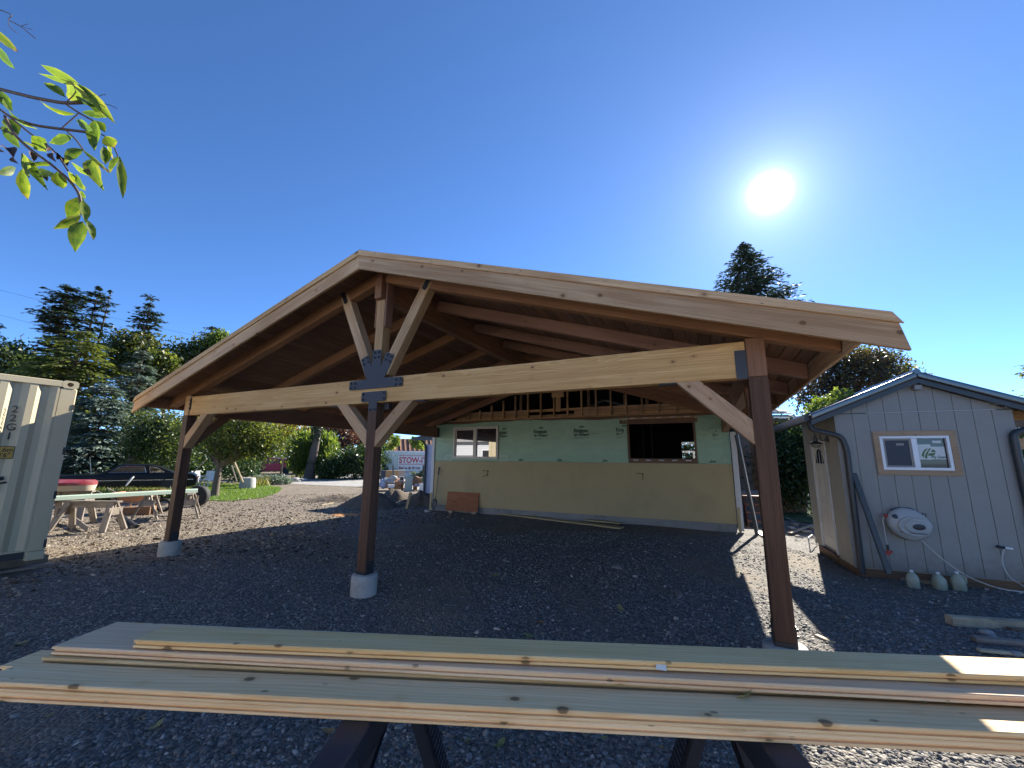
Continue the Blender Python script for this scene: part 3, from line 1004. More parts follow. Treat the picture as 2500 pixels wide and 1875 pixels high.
wrap_logo(-0.61, 2.44, wrapA)
wrap_logo(0.66, 2.44, wrapA)
wrap_logo(-1.86, 2.44, wrapA, ('  gspan', '   nGuard'))
wrap_logo(1.88, 2.44, wrapA, ('King', 'Gree'))
wrap_logo(4.30, 2.37, wrapB, ('Ki', 'Gre'))
for x in (-1.28, -0.02, 1.30):
    wrap_logo(x, 1.475, wrapA, 'emblem')
wrap_logo(4.02, 1.475, wrapB, 'emblem')

# gable framing
hb('top_plate', (-4.46, HY - 0.005, 2.782), (4.44, HY + 0.085, 2.822), M['stud'])
for i in range(-9, 10):
    x = -0.20 + i * 0.43
    top = FB - FM * abs(x) + 0.03
    if abs(x) > 3.6:
        continue
    timber('stud', Vector((x, HY + 0.04, 2.823)) - HO, Vector((x, HY + 0.04, top)) - HO, 0.038, 0.088, M['stud'], house, (0, 1, 0))
for x, dz in ((0.85, 0.0), (1.9, 0.0), (-1.35, 0.0), (2.5, 0)):
    timber('stud', Vector((x, HY + 0.14, 2.823)) - HO, Vector((x, HY + 0.14, FB - FM * abs(x) + 0.03)) - HO, 0.09, 0.03, M['old_board'], house, (0, 1, 0))
for k in range(3):
    z = 2.825 + k * 0.088
    for xa, xb in ((-3.8, -1.1), (-1.095, 0.4), (0.405, 3.8)):
        if k == 1 and xa == -1.095:
            continue
        timber('back_board', Vector((xa, HY + 0.125, z + 0.042)) - HO, Vector((xb, HY + 0.125, z + 0.042)) - HO, 0.022, 0.082, M['stud'], house)
timber('gable_block', Vector((-0.05, HY - 0.012, 2.97)) - HO, Vector((-0.05, HY - 0.012, 3.62)) - HO, 0.15, 0.024, M['brace'], house, (0, 1, 0))
timber('gable_block', Vector((-0.24, HY - 0.038, 3.48)) - HO, Vector((0.14, HY - 0.038, 3.48)) - HO, 0.024, 0.15, M['brace'], house)
timber('header', Vector((-4.46, HY + 0.002, 2.75)) - HO, Vector((1.6, HY + 0.002, 2.75)) - HO, 0.014, 0.05, M['old_board'], house)
timber('header', Vector((1.75, HY - 0.004, 2.69)) - HO, Vector((3.75, HY - 0.004, 2.69)) - HO, 0.03, 0.045, M['stud'], house)
timber('header', Vector((1.75, HY - 0.004, 2.60)) - HO, Vector((3.75, HY - 0.004, 2.60)) - HO, 0.03, 0.10, M['old_board'], house)

# corner boards and loose yellow strips
hb('corner_board', (-4.62, HY - 0.035, -0.16), (-4.505, HY + 0.1, 2.27), M['white_trim'], bevel=0.003)
hb('corner_board', (4.47, HY - 0.035, -0.10), (4.59, HY + 0.1, 2.27), M['white_trim'], bevel=0.003)
hb('corner_strip', (-4.60, HY - 0.06, -0.19), (-4.53, HY - 0.037, 0.43), M['siding'])
hb('corner_strip', (4.475, HY - 0.06, -0.13), (4.53, HY - 0.037, 0.45), M['siding'])


def pbox(bm_, x0, x1, z0, z1, w, yf, d, o=HO):
    """rectangular ring"""
    for a, c in (((x0, yf, z0), (x1, yf + d, z0 + w)), ((x0, yf, z1 - w), (x1, yf + d, z1)), ((x0, yf, z0 + w), (x0 + w, yf + d, z1 - w)), ((x1 - w, yf, z0 + w), (x1, yf + d, z1 - w))):
        bm_.span(Vector(a) - o, Vector(c) - o)


# sliding window left
b = MB()
pbox(b, W1[0] + 0.004, W1[1] - 0.004, W1[2] + 0.004, W1[3] - 0.004, 0.075, HY - 0.045, 0.13)
win = b.build('window', M['almond'], house, None, 0.006)
b = MB()
xm = -2.92
b.span(Vector((xm - 0.045, HY - 0.03, W1[2] + 0.08)) - HO, Vector((xm + 0.045, HY + 0.05, W1[3] - 0.08)) - HO)
b.build('mullion', M['almond'], win, None, 0.004)
b = MB()
pbox(b, W1[0] + 0.085, xm - 0.05, W1[2] + 0.085, W1[3] - 0.085, 0.03, HY - 0.006, 0.03)
b.build('sash', M['almond'], win)
MB().span(Vector((W1[0] + 0.08, HY + 0.012, W1[2] + 0.08)) - HO, Vector((xm - 0.04, HY + 0.018, W1[3] - 0.08)) - HO).build('pane', M['glass'], win)
MB().span(Vector((xm + 0.046, HY + 0.022, W1[2] + 0.08)) - HO, Vector((W1[1] - 0.08, HY + 0.028, W1[3] - 0.08)) - HO).build('pane', M['glass'], win)
# torn flap corners of tape round that window
for xa, xb in ((-4.05, -3.79), (-2.03, -1.75)):
    b = MB()
    pbox(b, xa, xb, 1.49, 1.66, 0.016, HY - 0.020, 0.002)
    b.build('tape_flap', M['sticker'], wrapA)

# unfinished opening right
b = MB()
pbox(b, W2[0] - 0.05, W2[1] + 0.05, W2[2] - 0.06, W2[3] + 0.03, 0.05, HY - 0.022, 0.1)
o = b.build('opening_frame', M['old_board'], house)
b = MB()
for k in range(5):
    b.box(Vector((2.15 + k * 0.33, HY - 0.024, 1.555)) - HO, (0.13, 0.004, 0.022))
for k in range(5):
    b.box(Vector((2.1 + k * 0.35, HY - 0.022, 2.695)) - HO, (0.13, 0.006, 0.016))
b.build('torn_tape', M['white_trim'], o)

# rusty hose brackets on the siding
for x, z in ((-2.45, 1.10), (2.28, 1.12)):
    b = MB()
    b.tube([Vector(p) - HO for p in ((x - 0.13, HY - 0.05, z + 0.085), (x + 0.02, HY - 0.05, z + 0.085), (x + 0.035, HY - 0.05, z + 0.07), (x + 0.035, HY - 0.05, z - 0.09))], 0.011, 6)
    b.tube([Vector(p) - HO for p in ((x + 0.035, HY - 0.05, z + 0.07), (x + 0.035, HY - 0.012, z + 0.07))], 0.02, 6)
    if x < 0:
        b.tube([Vector(p) - HO for p in ((x - 0.15, HY - 0.03, z - 0.12), (x - 0.06, HY - 0.045, z - 0.06), (x + 0.0, HY - 0.03, z - 0.03))], 0.007, 5)
    b.build('hose_bracket', M['copper'], house)

# interior shell, far wall with its small window, roof
BW = 13.6
pw0, pw1 = onplane(1663, 1079, 1, BW), onplane(1700, 1119, 1, BW)
b = MB()
xa, xb, za, zb_ = pw0.x, pw1.x, pw1.z, pw0.z
for a, c in (((-4.4, BW, -0.1), (xa, BW + 0.1, 2.78)), ((xb, BW, -0.1), (4.4, BW + 0.1, 2.78)), ((xa, BW, -0.1), (xb, BW + 0.1, za)), ((xa, BW, zb_), (xb, BW + 0.1, 2.78))):
    b.span(Vector(a) - HO, Vector(c) - HO)
b.span(Vector((-4.46, HY + 0.13, -0.1)) - HO, Vector((-4.4, BW, 2.78)) - HO)
b.span(Vector((4.4, HY + 0.13, -0.1)) - HO, Vector((4.46, BW, 2.78)) - HO)
b.span(Vector((-4.4, HY + 0.13, -0.1)) - HO, Vector((4.4, BW, -0.05)) - HO)
b.span(Vector((-4.4, HY + 0.2, 2.73)) - HO, Vector((4.4, BW, 2.779)) - HO)
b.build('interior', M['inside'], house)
b = MB()
zmid = (za + zb_) / 2
b.span(Vector((xa, BW + 0.02, zmid - 0.025)) - HO, Vector((xb, BW + 0.06, zmid + 0.025)) - HO)
bw = b.build('back_window', M['old_board'], house)
MB().span(Vector((xa, BW + 0.07, za)) - HO, Vector((xb, BW + 0.074, zb_)) - HO).build('pane', M['clear'], bw)
for k in range(6):
    x = 2.15 + k * 0.26
    timber('inner_stud', Vector((x, HY + 1.6, -0.05)) - HO, Vector((x, HY + 1.6, 2.72)) - HO, 0.04, 0.09, M['inside'], house, (0, 1, 0)) if k < 2 else None
for sx in (-1, 1):
    b = MB()
    e = 4.95
    b.add([Vector(p) - HO for p in ((0, YB + 0.005, 4.19), (sx * e, YB + 0.005, 4.19 - RM * e), (sx * e, BW + 0.4, 4.19 - RM * e), (0, BW + 0.4, 4.19), (0, YB + 0.005, 4.13), (sx * e, YB + 0.005, 4.13 - RM * e), (sx * e, BW + 0.4, 4.13 - RM * e), (0, BW + 0.4, 4.13))],
          [(0, 1, 2, 3), (7, 6, 5, 4), (0, 4, 5, 1), (1, 5, 6, 2), (2, 6, 7, 3), (3, 7, 4, 0)])
    b.build('roof', M['felt'], house)
b = MB()
b.prism([(-4.4, 2.78), (4.4, 2.78), (0, 4.1)], Vector((0, BW, 0)) - HO, (1, 0, 0), (0, 0, 1), (0, 1, 0), 0.08)
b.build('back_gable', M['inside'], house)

# pale blue wing behind the left corner, with its gutter and downpipe
wp = onplane(1036, 1140, 1, 10.2)
wing = thing('house_wing', 'pale blue lap sided wing behind the left corner of the house with dark downpipe', 'house wing', (-5.2, 10.2, -0.2))
WO = Vector((-5.2, 10.2, -0.2))
for k in range(15):
    z = -0.2 + 0.155 * k
    b = MB()
    b.add([Vector(p) - WO for p in ((wp.x, 10.185, z), (-4.55, 10.185, z), (-4.55, 10.23, z), (wp.x, 10.23, z), (wp.x, 10.2, z + 0.165), (-4.55, 10.2, z + 0.165), (-4.55, 10.23, z + 0.165), (wp.x, 10.23, z + 0.165))],
          [(0, 3, 2, 1), (4, 5, 6, 7), (0, 1, 5, 4), (1, 2, 6, 5), (2, 3, 7, 6), (3, 0, 4, 7)])
    b.build('siding_board', M['blue_siding'], wing)
MB().span(Vector((wp.x, 10.231, -0.3)) - WO, Vector((-4.55, 13.0, 2.12)) - WO).build('wall', M['blue_siding'], wing)
ga = onplane(1008, 1072, 1, 9.95)
b = MB()
b.span(Vector((ga.x, 9.88, ga.z - 0.06)) - WO, Vector((-4.3, 10.0, ga.z + 0.05)) - WO)
b.build('gutter', M['gutter'], wing, None, 0.01)
dx = onplane(1039, 1100, 1, 10.1).x
MB().tube([Vector(p) - WO for p in ((ga.x + 0.45, 9.94, ga.z - 0.03), (dx - 0.06, 10.05, ga.z - 0.16), (dx, 10.12, ga.z - 0.34), (dx, 10.12, -0.1))], 0.045, 8).build('downpipe', M['gutter'], wing)
b = MB()
b.prism([(ga.x - 0.05, ga.z + 0.051), (-4.6, ga.z + 0.051), (-4.6, ga.z + 0.5)], Vector((0, 9.9, 0)) - WO, (1, 0, 0), (0, 0, 1), (0, 1, 0), 3.2)
b.build('roof', M['felt'], wing)

# ================================================================== SHED
SO = Vector((5.93, 4.53, -0.2))
SR = rad(2.5)
shed = thing('shed', 'small grey panelled garden shed with dark metal gable roof and cream side door', 'shed', SO, SR)
SWD, SDP = 2.16, 2.17
SM = Matrix.Translation(SO) @ Matrix.Rotation(SR, 4, 'Z')


def gable_z(u):
    return 3.01 - 0.43 * abs(u - 1.09)


# front panels: strips between the grooves, lower and upper row
edges = [0.0] + [0.015 + 0.213 * k for k in range(1, 10)] + [SWD]
WH = (0.53, 1.395, 1.635, 2.17)   # window hole
b = MB()
for i in range(len(edges) - 1):
    u0, u1 = edges[i] + 0.004, edges[i + 1] - 0.004
    hit = u0 < WH[1] and u1 > WH[0]
    segs = [(u0, u1, 0.11, 2.545)] if not hit else [(u0, u1, 0.11, WH[2]), (u0, u1, WH[3], 2.545)]
    if hit and u0 < WH[0]:
        segs.append((u0, WH[0], WH[2], WH[3]))
    if hit and u1 > WH[1]:
        segs.append((WH[1], u1, WH[2], WH[3]))
    pb = MB()
    for a0, a1, z0, z1 in segs:
        pb.span((a0, -0.012, z0), (a1, 0.0, z1))
    pb.build('panel', M['shed'], shed)
    pb = MB()
    um = min(max(1.09, u0), u1)
    poly = [(u0, 2.56), (u1, 2.56), (u1, gable_z(u1)), (u0, gable_z(u0))]
    if u0 < 1.09 < u1:
        poly = [(u0, 2.56), (u1, 2.56), (u1, gable_z(u1)), (1.09, gable_z(1.09)), (u0, gable_z(u0))]
    if min(gable_z(u0), gable_z(u1)) > 2.565:
        pb.prism(poly, (0, 0, 0), (1, 0, 0), (0, 0, 1), (0, -1, 0), 0.012)
        pb.build('panel', M['shed'], shed)
for k in range(10):
    v0, v1 = k * SDP / 10 + 0.004, (k + 1) * SDP / 10 - 0.004
    pb = MB()
    if v0 > 1.62 or v1 < 0.70:
        pb.span((-0.012, v0, 0.11), (0.0, v1, 2.54))
    else:
        pb.span((-0.012, v0, 2.17), (0.0, v1, 2.54))
        if v0 < 0.70:
            pb.span((-0.012, v0, 0.11), (0.0, 0.70, 2.17))
        if v1 > 1.62:
            pb.span((-0.012, 1.62, 0.11), (0.0, v1, 2.17))
    pb.build('panel', M['shed_side'], shed)
b = MB()
for a, c in (((0.001, 0.001, 0.10), (SWD, 0.09, WH[2])), ((0.001, 0.001, WH[3]), (SWD, 0.09, 2.54)), ((0.001, 0.001, WH[2]), (WH[0], 0.09, WH[3])), ((WH[1], 0.001, WH[2]), (SWD, 0.09, WH[3])),
             ((0.001, 0.09, 0.10), (0.09, SDP, 2.54)), ((SWD - 0.09, 0.09, 0.10), (SWD, SDP, 2.54)), ((0.09, SDP - 0.09, 0.10), (SWD - 0.09, SDP, 2.54))):
    b.span(a, c)
b.prism([(0, 2.54), (SWD, 2.54), (1.09, 2.985)], (0, 0.001, 0), (1, 0, 0), (0, 0, 1), (0, 1, 0), 0.08)
b.build('wall', M['shed_side'], shed)
MB().span((0.0, -0.016, 2.5455), (SWD, -0.001, 2.5585)).build('flashing', M['black_metal'], shed)
MB().span((0.42, -0.0185, 2.549), (1.98, -0.0165, 2.556)).build('flashing_lip', M['white_trim'], shed)
MB().span((0.03, 0.02, -0.25), (SWD - 0.02, SDP - 0.02, 0.10)).build('skirt', M['old_board'], shed)
MB().span((-0.02, -0.008, 0.12), (0.0145, 0.02, 2.53)).build('corner_trim', M['shed'], shed)
# roof
RO = 3.10
for sx in (-1, 1):
    e = 1.47 if sx < 0 else 1.75
    b = MB()
    za, zb_ = RO, RO + 0.075
    b.add([(1.09, -0.14, za), (1.09 + sx * e, -0.14, za - 0.43 * e), (1.09 + sx * e, SDP + 0.2, za - 0.43 * e), (1.09, SDP + 0.2, za),
           (1.09, -0.14, zb_), (1.09 + sx * e, -0.14, zb_ - 0.43 * e), (1.09 + sx * e, SDP + 0.2, zb_ - 0.43 * e), (1.09, SDP + 0.2, zb_)],
          [(0, 1, 2, 3), (7, 6, 5, 4), (0, 4, 5, 1), (1, 5, 6, 2), (2, 6, 7, 3), (3, 7, 4, 0)])
    rf = b.build('roof', M['metal_roof'], shed)
    b = MB()
    b.add([(1.09, -0.165, za - 0.015), (1.09 + sx * e, -0.165, za - 0.015 - 0.43 * e), (1.09 + sx * e, -0.142, za - 0.015 - 0.43 * e), (1.09, -0.142, za - 0.015),
           (1.09, -0.165, zb_ + 0.018), (1.09 + sx * e, -0.165, zb_ + 0.018 - 0.43 * e), (1.09 + sx * e, -0.10, zb_ + 0.018 - 0.43 * e), (1.09, -0.10, zb_ + 0.018)],
          [(0, 1, 2, 3), (7, 6, 5, 4), (0, 4, 5, 1), (1, 5, 6, 2), (2, 6, 7, 3), (3, 7, 4, 0)])
    b.build('drip_edge', M['metal_roof'], rf, None, 0.02, True, 4)
    b = MB()
    b.add([(1.09, -0.135, za - 0.10), (1.09 + sx * e, -0.135, za - 0.10 - 0.43 * e), (1.09 + sx * e, -0.11, za - 0.10 - 0.43 * e), (1.09, -0.11, za - 0.10),
           (1.09, -0.135, za - 0.002), (1.09 + sx * e, -0.135, za - 0.002 - 0.43 * e), (1.09 + sx * e, -0.11, za - 0.002 - 0.43 * e), (1.09, -0.11, za - 0.002)],
          [(0, 1, 2, 3), (7, 6, 5, 4), (0, 4, 5, 1), (1, 5, 6, 2), (2, 6, 7, 3), (3, 7, 4, 0)])
    b.build('barge_board', M['gutter'], rf)
    for k in range(6):
        v = 0.2 + k * 0.36
        MB().add([(1.09 + sx * 0.03, v, zb_ + 0.002), (1.09 + sx * e, v, zb_ + 0.002 - 0.43 * e), (1.09 + sx * e, v + 0.03, zb_ + 0.002 - 0.43 * e), (1.09 + sx * 0.03, v + 0.03, zb_ + 0.002),
                  (1.09 + sx * 0.03, v + 0.015, zb_ + 0.022), (1.09 + sx * e, v + 0.015, zb_ + 0.022 - 0.43 * e)], [(0, 1, 5, 4), (3, 4, 5, 2), (0, 4, 3), (1, 2, 5)]).build('roof_rib', M['metal_roof'], rf)
MB().tube([(1.09, -0.17, RO + 0.082), (1.09, SDP + 0.2, RO + 0.082)], 0.045, 8).build('ridge_cap', M['metal_roof'], shed)
MB().box((1.09, -0.07, 2.93), (0.09, 0.12, 0.07)).build('ridge_block', M['shed'], shed)
# gutter and downpipes
b = MB()
gu = -0.39
for a, c in (((gu - 0.055, -0.03, 2.435), (gu + 0.06, 2.75, 2.443)), ((gu - 0.061, -0.03, 2.435), (gu - 0.0555, 2.75, 2.555)), ((gu + 0.0605, -0.03, 2.435), (gu + 0.066, 2.75, 2.54)), ((gu - 0.061, -0.036, 2.435), (gu + 0.066, -0.0305, 2.55))):
    b.span(a, c)
b.build('gutter', M['gutter'], shed)


def arc_pts(pts, n=5, f=0.35):
    pts = [Vector(p) for p in pts]
    o = [pts[0]]
    for i in range(1, len(pts) - 1):
        a, m, c = pts[i - 1], pts[i], pts[i + 1]
        d = min((a - m).length, (c - m).length) * f
        p, q = m + (a - m).normalized() * d, m + (c - m).normalized() * d
        for k in range(n + 1):
            t_ = k / n
            o.append(p * (1 - t_) ** 2 + m * 2 * t_ * (1 - t_) + q * t_ ** 2)
    o.append(pts[-1])
    return o


MB().tube(arc_pts([(gu + 0.02, 0.02, 2.436), (gu + 0.03, 0.0, 2.30), (0.03, -0.062, 2.17), (0.075, -0.062, 1.95), (0.055, -0.062, 0.02)]), 0.043, 10).build('downpipe', M['gutter'], shed, None, 0, True)
MB().tube(arc_pts([(3.0, 0.1, 2.43), (2.55, -0.05, 2.30), (2.085, -0.062, 2.20), (2.085, -0.062, 1.9), (2.10, -0.062, 0.0)], 5, 0.3), 0.05, 10).build('downpipe', M['gutter'], shed, None, 0, True)
# lean-to on the far side
lean = [((2.18, 0.3, 2.50), (3.9, 0.3, 2.32), 0.14), ((2.18, 0.32, 2.05), (3.9, 0.32, 2.05), 0.16)]
for a, c, h in lean:
    timber('lean_to_beam', a, c, 0.05, h, M['brace'], shed)
MB().add([(2.17, -0.1, 2.62), (4.0, -0.1, 2.42), (4.0, 2.2, 2.42), (2.17, 2.2, 2.62), (2.17, -0.1, 2.66), (4.0, -0.1, 2.46), (4.0, 2.2, 2.46), (2.17, 2.2, 2.66)],
         [(0, 1, 2, 3), (7, 6, 5, 4), (0, 4, 5, 1), (1, 5, 6, 2), (2, 6, 7, 3), (3, 7, 4, 0)]).build('lean_to_roof', M['old_board'], shed)
timber('lean_to_post', (2.9, 0.3, -0.1), (2.9, 0.3, 2.3), 0.09, 0.09, M['grey_wood'], shed, (0, 1, 0))
MB().span((2.3, 2.0, -0.1), (4.2, 2.05, 1.7)).build('lean_to_wall', M['old_board'], shed)
# window
b = MB()
Z3 = Vector((0, 0, 0))
TU = (0.455, 1.47, 1.555, 2.25)
pbox(b, TU[0], TU[1], TU[2], TU[3], 0.078, -0.036, 0.0235, Z3)
win = b.build('window', M['trim_wood'], shed, None, 0.003)
b = MB()
pbox(b, TU[0] + 0.08, TU[1] - 0.08, TU[2] + 0.08, TU[3] - 0.08, 0.04, -0.03, 0.09, Z3)
um = 0.965
b.span((um - 0.035, -0.026, TU[2] + 0.121), (um + 0.035, 0.05, TU[3] - 0.121))
b.build('frame', M['vinyl'], win, None, 0.003)
b = MB()
pbox(b, TU[0] + 0.122, um - 0.036, TU[2] + 0.122, TU[3] - 0.122, 0.026, -0.01, 0.02, Z3)
b.build('screen_frame', M['shed'], win)
MB().span((TU[0] + 0.148, -0.001, TU[2] + 0.148), (um - 0.062, 0.004, TU[3] - 0.148)).build('screen', M['screen'], win)
MB().span((um + 0.036, 0.02, TU[2] + 0.12), (TU[1] - 0.12, 0.026, TU[3] - 0.12)).build('pane', M['dark_glass'], win)
x0, x1 = um + 0.036, TU[1] - 0.12
wl = x1 - x0
MB().span((x0 + 0.015, 0.0165, 1.80), (x0 + 0.17, 0.019, 2.035)).build('label', M['sticker'], win)
st = MB().span((x0 + 0.03, 0.012, 1.805), (x1 - 0.022, 0.0145, 2.0)).build('label', M['sticker'], win)
MB().span((x0 + 0.20, 0.016, 2.055), (x0 + 0.30, 0.019, 2.095)).build('label', M['sticker'], win)
MB().span((TU[0] + 0.29, -0.004, 2.02), (TU[0] + 0.385, -0.0015, 2.055)).build('label', M['shed'], win)
# round leaf emblem and lettering on the label
k = MB()
ex, ez, ey = x0 + 0.115, 1.915, 0.0115
for poly in ([(-0.075, -0.055), (-0.055, 0.0), (-0.02, 0.048), (0.02, 0.06), (-0.015, 0.02), (-0.04, -0.03), (-0.05, -0.085)],
             [(-0.042, -0.095), (-0.03, -0.04), (0.005, 0.02), (0.032, 0.06), (0.055, 0.058), (0.02, 0.01), (-0.005, -0.05), (-0.012, -0.098)],
             [(0.045, 0.015), (0.075, 0.045), (0.105, 0.012), (0.10, 0.0), (0.06, 0.0)], [(0.0, -0.055), (0.02, -0.015), (0.10, -0.012), (0.08, -0.045), (0.05, -0.055)]):
    k.prism(poly, (ex, ey, ez), (1, 0, 0), (0, 0, 1), (0, -1, 0), 0.0008)
k.build('emblem', M['green_ink'], win)
text('Ply Gem', 'lettering', 0.055, M['dark_ink'], win, face_matrix((x0 + 0.155, 0.0112, 1.822), (1, 0, 0), (0, 0, 1)), 0.0012, xs=0.92)
# side door
b = MB()
b.span((-0.022, 0.705, 0.20), (0.004, 1.615, 0.26))
pb = MB()
for a, c in (((-0.03, 0.705, 0.14), (0.03, 0.775, 2.165)), ((-0.03, 1.545, 0.14), (0.03, 1.615, 2.165)), ((-0.03, 0.775, 2.10), (0.03, 1.545, 2.165))):
    pb.span(a, c)
door = pb.build('door_frame', M['white_trim'], shed)
dl = MB().span((-0.005, 0.777, 0.19), (0.02, 1.543, 2.098)).build('door', M['door'], shed)
for v0, v1, z0, z1 in ((0.86, 1.12, 0.35, 1.0), (1.2, 1.46, 0.35, 1.0), (0.86, 1.12, 1.1, 1.62), (1.2, 1.46, 1.1, 1.62)):
    b = MB()
    for a, c in (((-0.012, v0, z0), (-0.0055, v1, z0 + 0.025)), ((-0.012, v0, z1 - 0.025), (-0.0055, v1, z1)), ((-0.012, v0, z0 + 0.025), (-0.0055, v0 + 0.025, z1 - 0.025)), ((-0.012, v1 - 0.025, z0 + 0.025), (-0.0055, v1, z1 - 0.025))):
        b.span(a, c)
    b.build('moulding', M['door'], dl)
arch = [(0.87, 1.72), (1.45, 1.72)] + [(1.16 + 0.29 * math.cos(q), 1.73 + 0.27 * math.sin(q)) for q in np.linspace(0, math.pi, 12)]
MB().prism(arch, (-0.0055, 0, 0), (0, 1, 0), (0, 0, 1), (-1, 0, 0), 0.005).build('fanlight', M['dark_glass'], dl)
arch2 = [(1.16 + 0.32 * math.cos(q), 1.70 + 0.31 * math.sin(q)) for q in np.linspace(0, math.pi, 14)]
MB().tube([(-0.012, a, c) for a, c in arch2], 0.014, 6).build('moulding', M['door'], dl)
for u in (0.99, 1.16, 1.33):
    MB().span((-0.014, u - 0.008, 1.72), (-0.011, u + 0.008, 1.95)).build('glazing_bar', M['white_trim'], dl)
MB().span((-0.07, 0.70, 0.10), (0.02, 1.62, 0.14)).build('door_sill', M['red_wood'], shed)

# house behind the photographer, mirrored at left; lengthened and pale to bounce sunlight
nbh = thing('neighbour_house', 'pale lap sided house with shingle roof mirrored in the left house window, lengthened to bounce light', 'house', (-8, -14, 0))
for k in range(17):
    z = 0.3 + 0.17 * k
    b = MB()
    b.add([(-16, 0.018, z), (15, 0.018, z), (15, -0.05, z), (-16, -0.05, z), (-16, 0.0, z + 0.18), (15, 0.0, z + 0.18), (15, -0.05, z + 0.18), (-16, -0.05, z + 0.18)],
          [(0, 3, 2, 1), (4, 5, 6, 7), (0, 1, 5, 4), (1, 2, 6, 5), (2, 3, 7, 6), (3, 0, 4, 7)])
    b.build('siding_board', M['white_siding'], nbh)
MB().span((-16, -8, -0.2), (15, -0.06, 3.2)).build('wall', M['white_siding'], nbh)
b = MB()
b.add([(-16.5, 0.5, 3.1), (15.5, 0.5, 3.1), (15.5, -4, 4.8), (-16.5, -4, 4.8), (-16.5, -8.5, 3.1), (15.5, -8.5, 3.1)], [(0, 1, 2, 3), (3, 2, 5, 4), (0, 3, 4), (1, 5, 2)])
b.build('roof', M['shingle'], nbh)
for x in (-10.5, -6.2, -1.5, 4, 10):
    b = MB()
    pbox(b, x - 0.7, x + 0.7, 1.2, 2.4, 0.08, 0.0, 0.05, Vector((0, 0, 0)))
    w_ = b.build('window', M['vinyl'], nbh)
    MB().span((x - 0.62, 0.005, 1.28), (x + 0.62, 0.03, 2.32)).build('pane', M['dark_glass'], w_)

# ================================================================== THINGS BY THE SHED
shed_pt = lambda u, v, z: SM @ Vector((u, v, z))


def thing_shed(name, label, cat, u, v, z, group=None):
    return thing(name, label, cat, shed_pt(u, v, z), SR, group)


# barn lamp on a goose neck
lp = thing_shed('wall_lamp', 'dark barn style wall lamp on a curved arm beside the shed door', 'lamp', 0, 0.5, 2.18)
MB().span((-0.035, -0.05, -0.075), (-0.0125, 0.05, 0.075)).build('wall_plate', M['gutter'], lp, None, 0.008)
MB().tube(arc_pts([(-0.03, 0, -0.03), (-0.12, 0, -0.06), (-0.12, 0, 0.14), (-0.2, 0, 0.14), (-0.2, 0, 0.0)], 6, 0.48), 0.009, 8).build('arm', M['gutter'], lp)
sh = MB().lathe([(0.014, 0.03), (0.022, 0.03), (0.024, -0.02), (0.034, -0.025), (0.034, -0.06), (0.05, -0.075), (0.105, -0.105), (0.108, -0.115), (0.10, -0.113), (0.05, -0.085), (0.02, -0.07)], 24, (-0.2, 0, 0)).build('lamp_shade', M['gutter'], lp, None, 0, True)
MB().lathe([(0.062, -0.10), (0.066, -0.105), (0.068, -0.15), (0.060, -0.165), (0.02, -0.17)], 20, (-0.2, 0, 0)).build('lamp_glass', M['clear'], lp, None, 0, True)
b = MB()
for k in range(6):
    q = k * math.pi / 3
    b.tube([(-0.2 + 0.072 * math.cos(q), 0.072 * math.sin(q), -0.10), (-0.2 + 0.074 * math.cos(q), 0.074 * math.sin(q), -0.152), (-0.2 + 0.02 * math.cos(q), 0.02 * math.sin(q), -0.176)], 0.003, 4)
b.tube([(-0.2 + 0.074 * math.cos(q), 0.074 * math.sin(q), -0.14) for q in np.linspace(0, 2 * math.pi, 21)], 0.003, 4, False)
b.build('cage', M['gutter'], lp)

# leaning length of downpipe
p0, p1 = shed_pt(0.125, -0.05, 1.57), shed_pt(0.31, -0.30, 0.1)
o = timber('downpipe_offcut', p1, p0, 0.075, 0.055, M['gutter'], None, (0, -1, 0), 0.01)
tag(o, 'loose dark rectangular pipe leaning on the shed wall', 'pipe')

# hose reel: rounded housing with a side plate and swoops
rl = thing_shed('hose_reel', 'pale grey oval hose reel housing mounted under the shed window', 'hose reel', 0.70, -0.012, 0.82)


def ellipsoid(c, s, n=28, m=14, clipback=None, pw_=1.0):
    b = MB()
    vs, fs = [], []
    for i in range(m + 1):
        th = math.pi * i / m
        for k in range(n):
            ph = 2 * math.pi * k / n
            x, y, z = math.sin(th) * math.cos(ph), math.cos(th), math.sin(th) * math.sin(ph)
            if pw_ != 1:
                y = math.copysign(abs(y) ** pw_, y)
            y = c[1] + s[1] * y
            if clipback is not None:
                y = min(y, clipback)
            vs.append((c[0] + s[0] * x, y, c[2] + s[2] * z))
    for i in range(m):
        for k in range(n):
            k2 = (k + 1) % n
            fs.append((i * n + k, i * n + k2, (i + 1) * n + k2, (i + 1) * n + k))
    b.add(vs, fs)
    return b


body = ellipsoid((0, -0.11, 0), (0.27, 0.11, 0.215), clipback=-0.005, pw_=0.75)
bv = []
for x, y, z in body.v:       # taper to the nozzle side, drop the right end
    tt = (x + 0.27) / 0.54
    bv.append((x, y, z * (0.78 + 0.36 * math.sin(math.pi * min(1, tt * 0.62 + 0.28))) - 0.05 * tt + 0.03))
body.v = bv
bo = body.build('housing', M['reel'], rl, None, 0, True)
# two raised swoops round the middle and the dark oval badge
def reel_y(x, z):
    tt = (x + 0.27) / 0.54
    zz = (z - 0.03 + 0.05 * tt) / (0.78 + 0.36 * math.sin(math.pi * min(1, tt * 0.62 + 0.28)))
    c2 = 1 - (x / 0.27) ** 2 - (zz / 0.215) ** 2
    return -0.11 - 0.11 * max(0.0, c2) ** 0.375


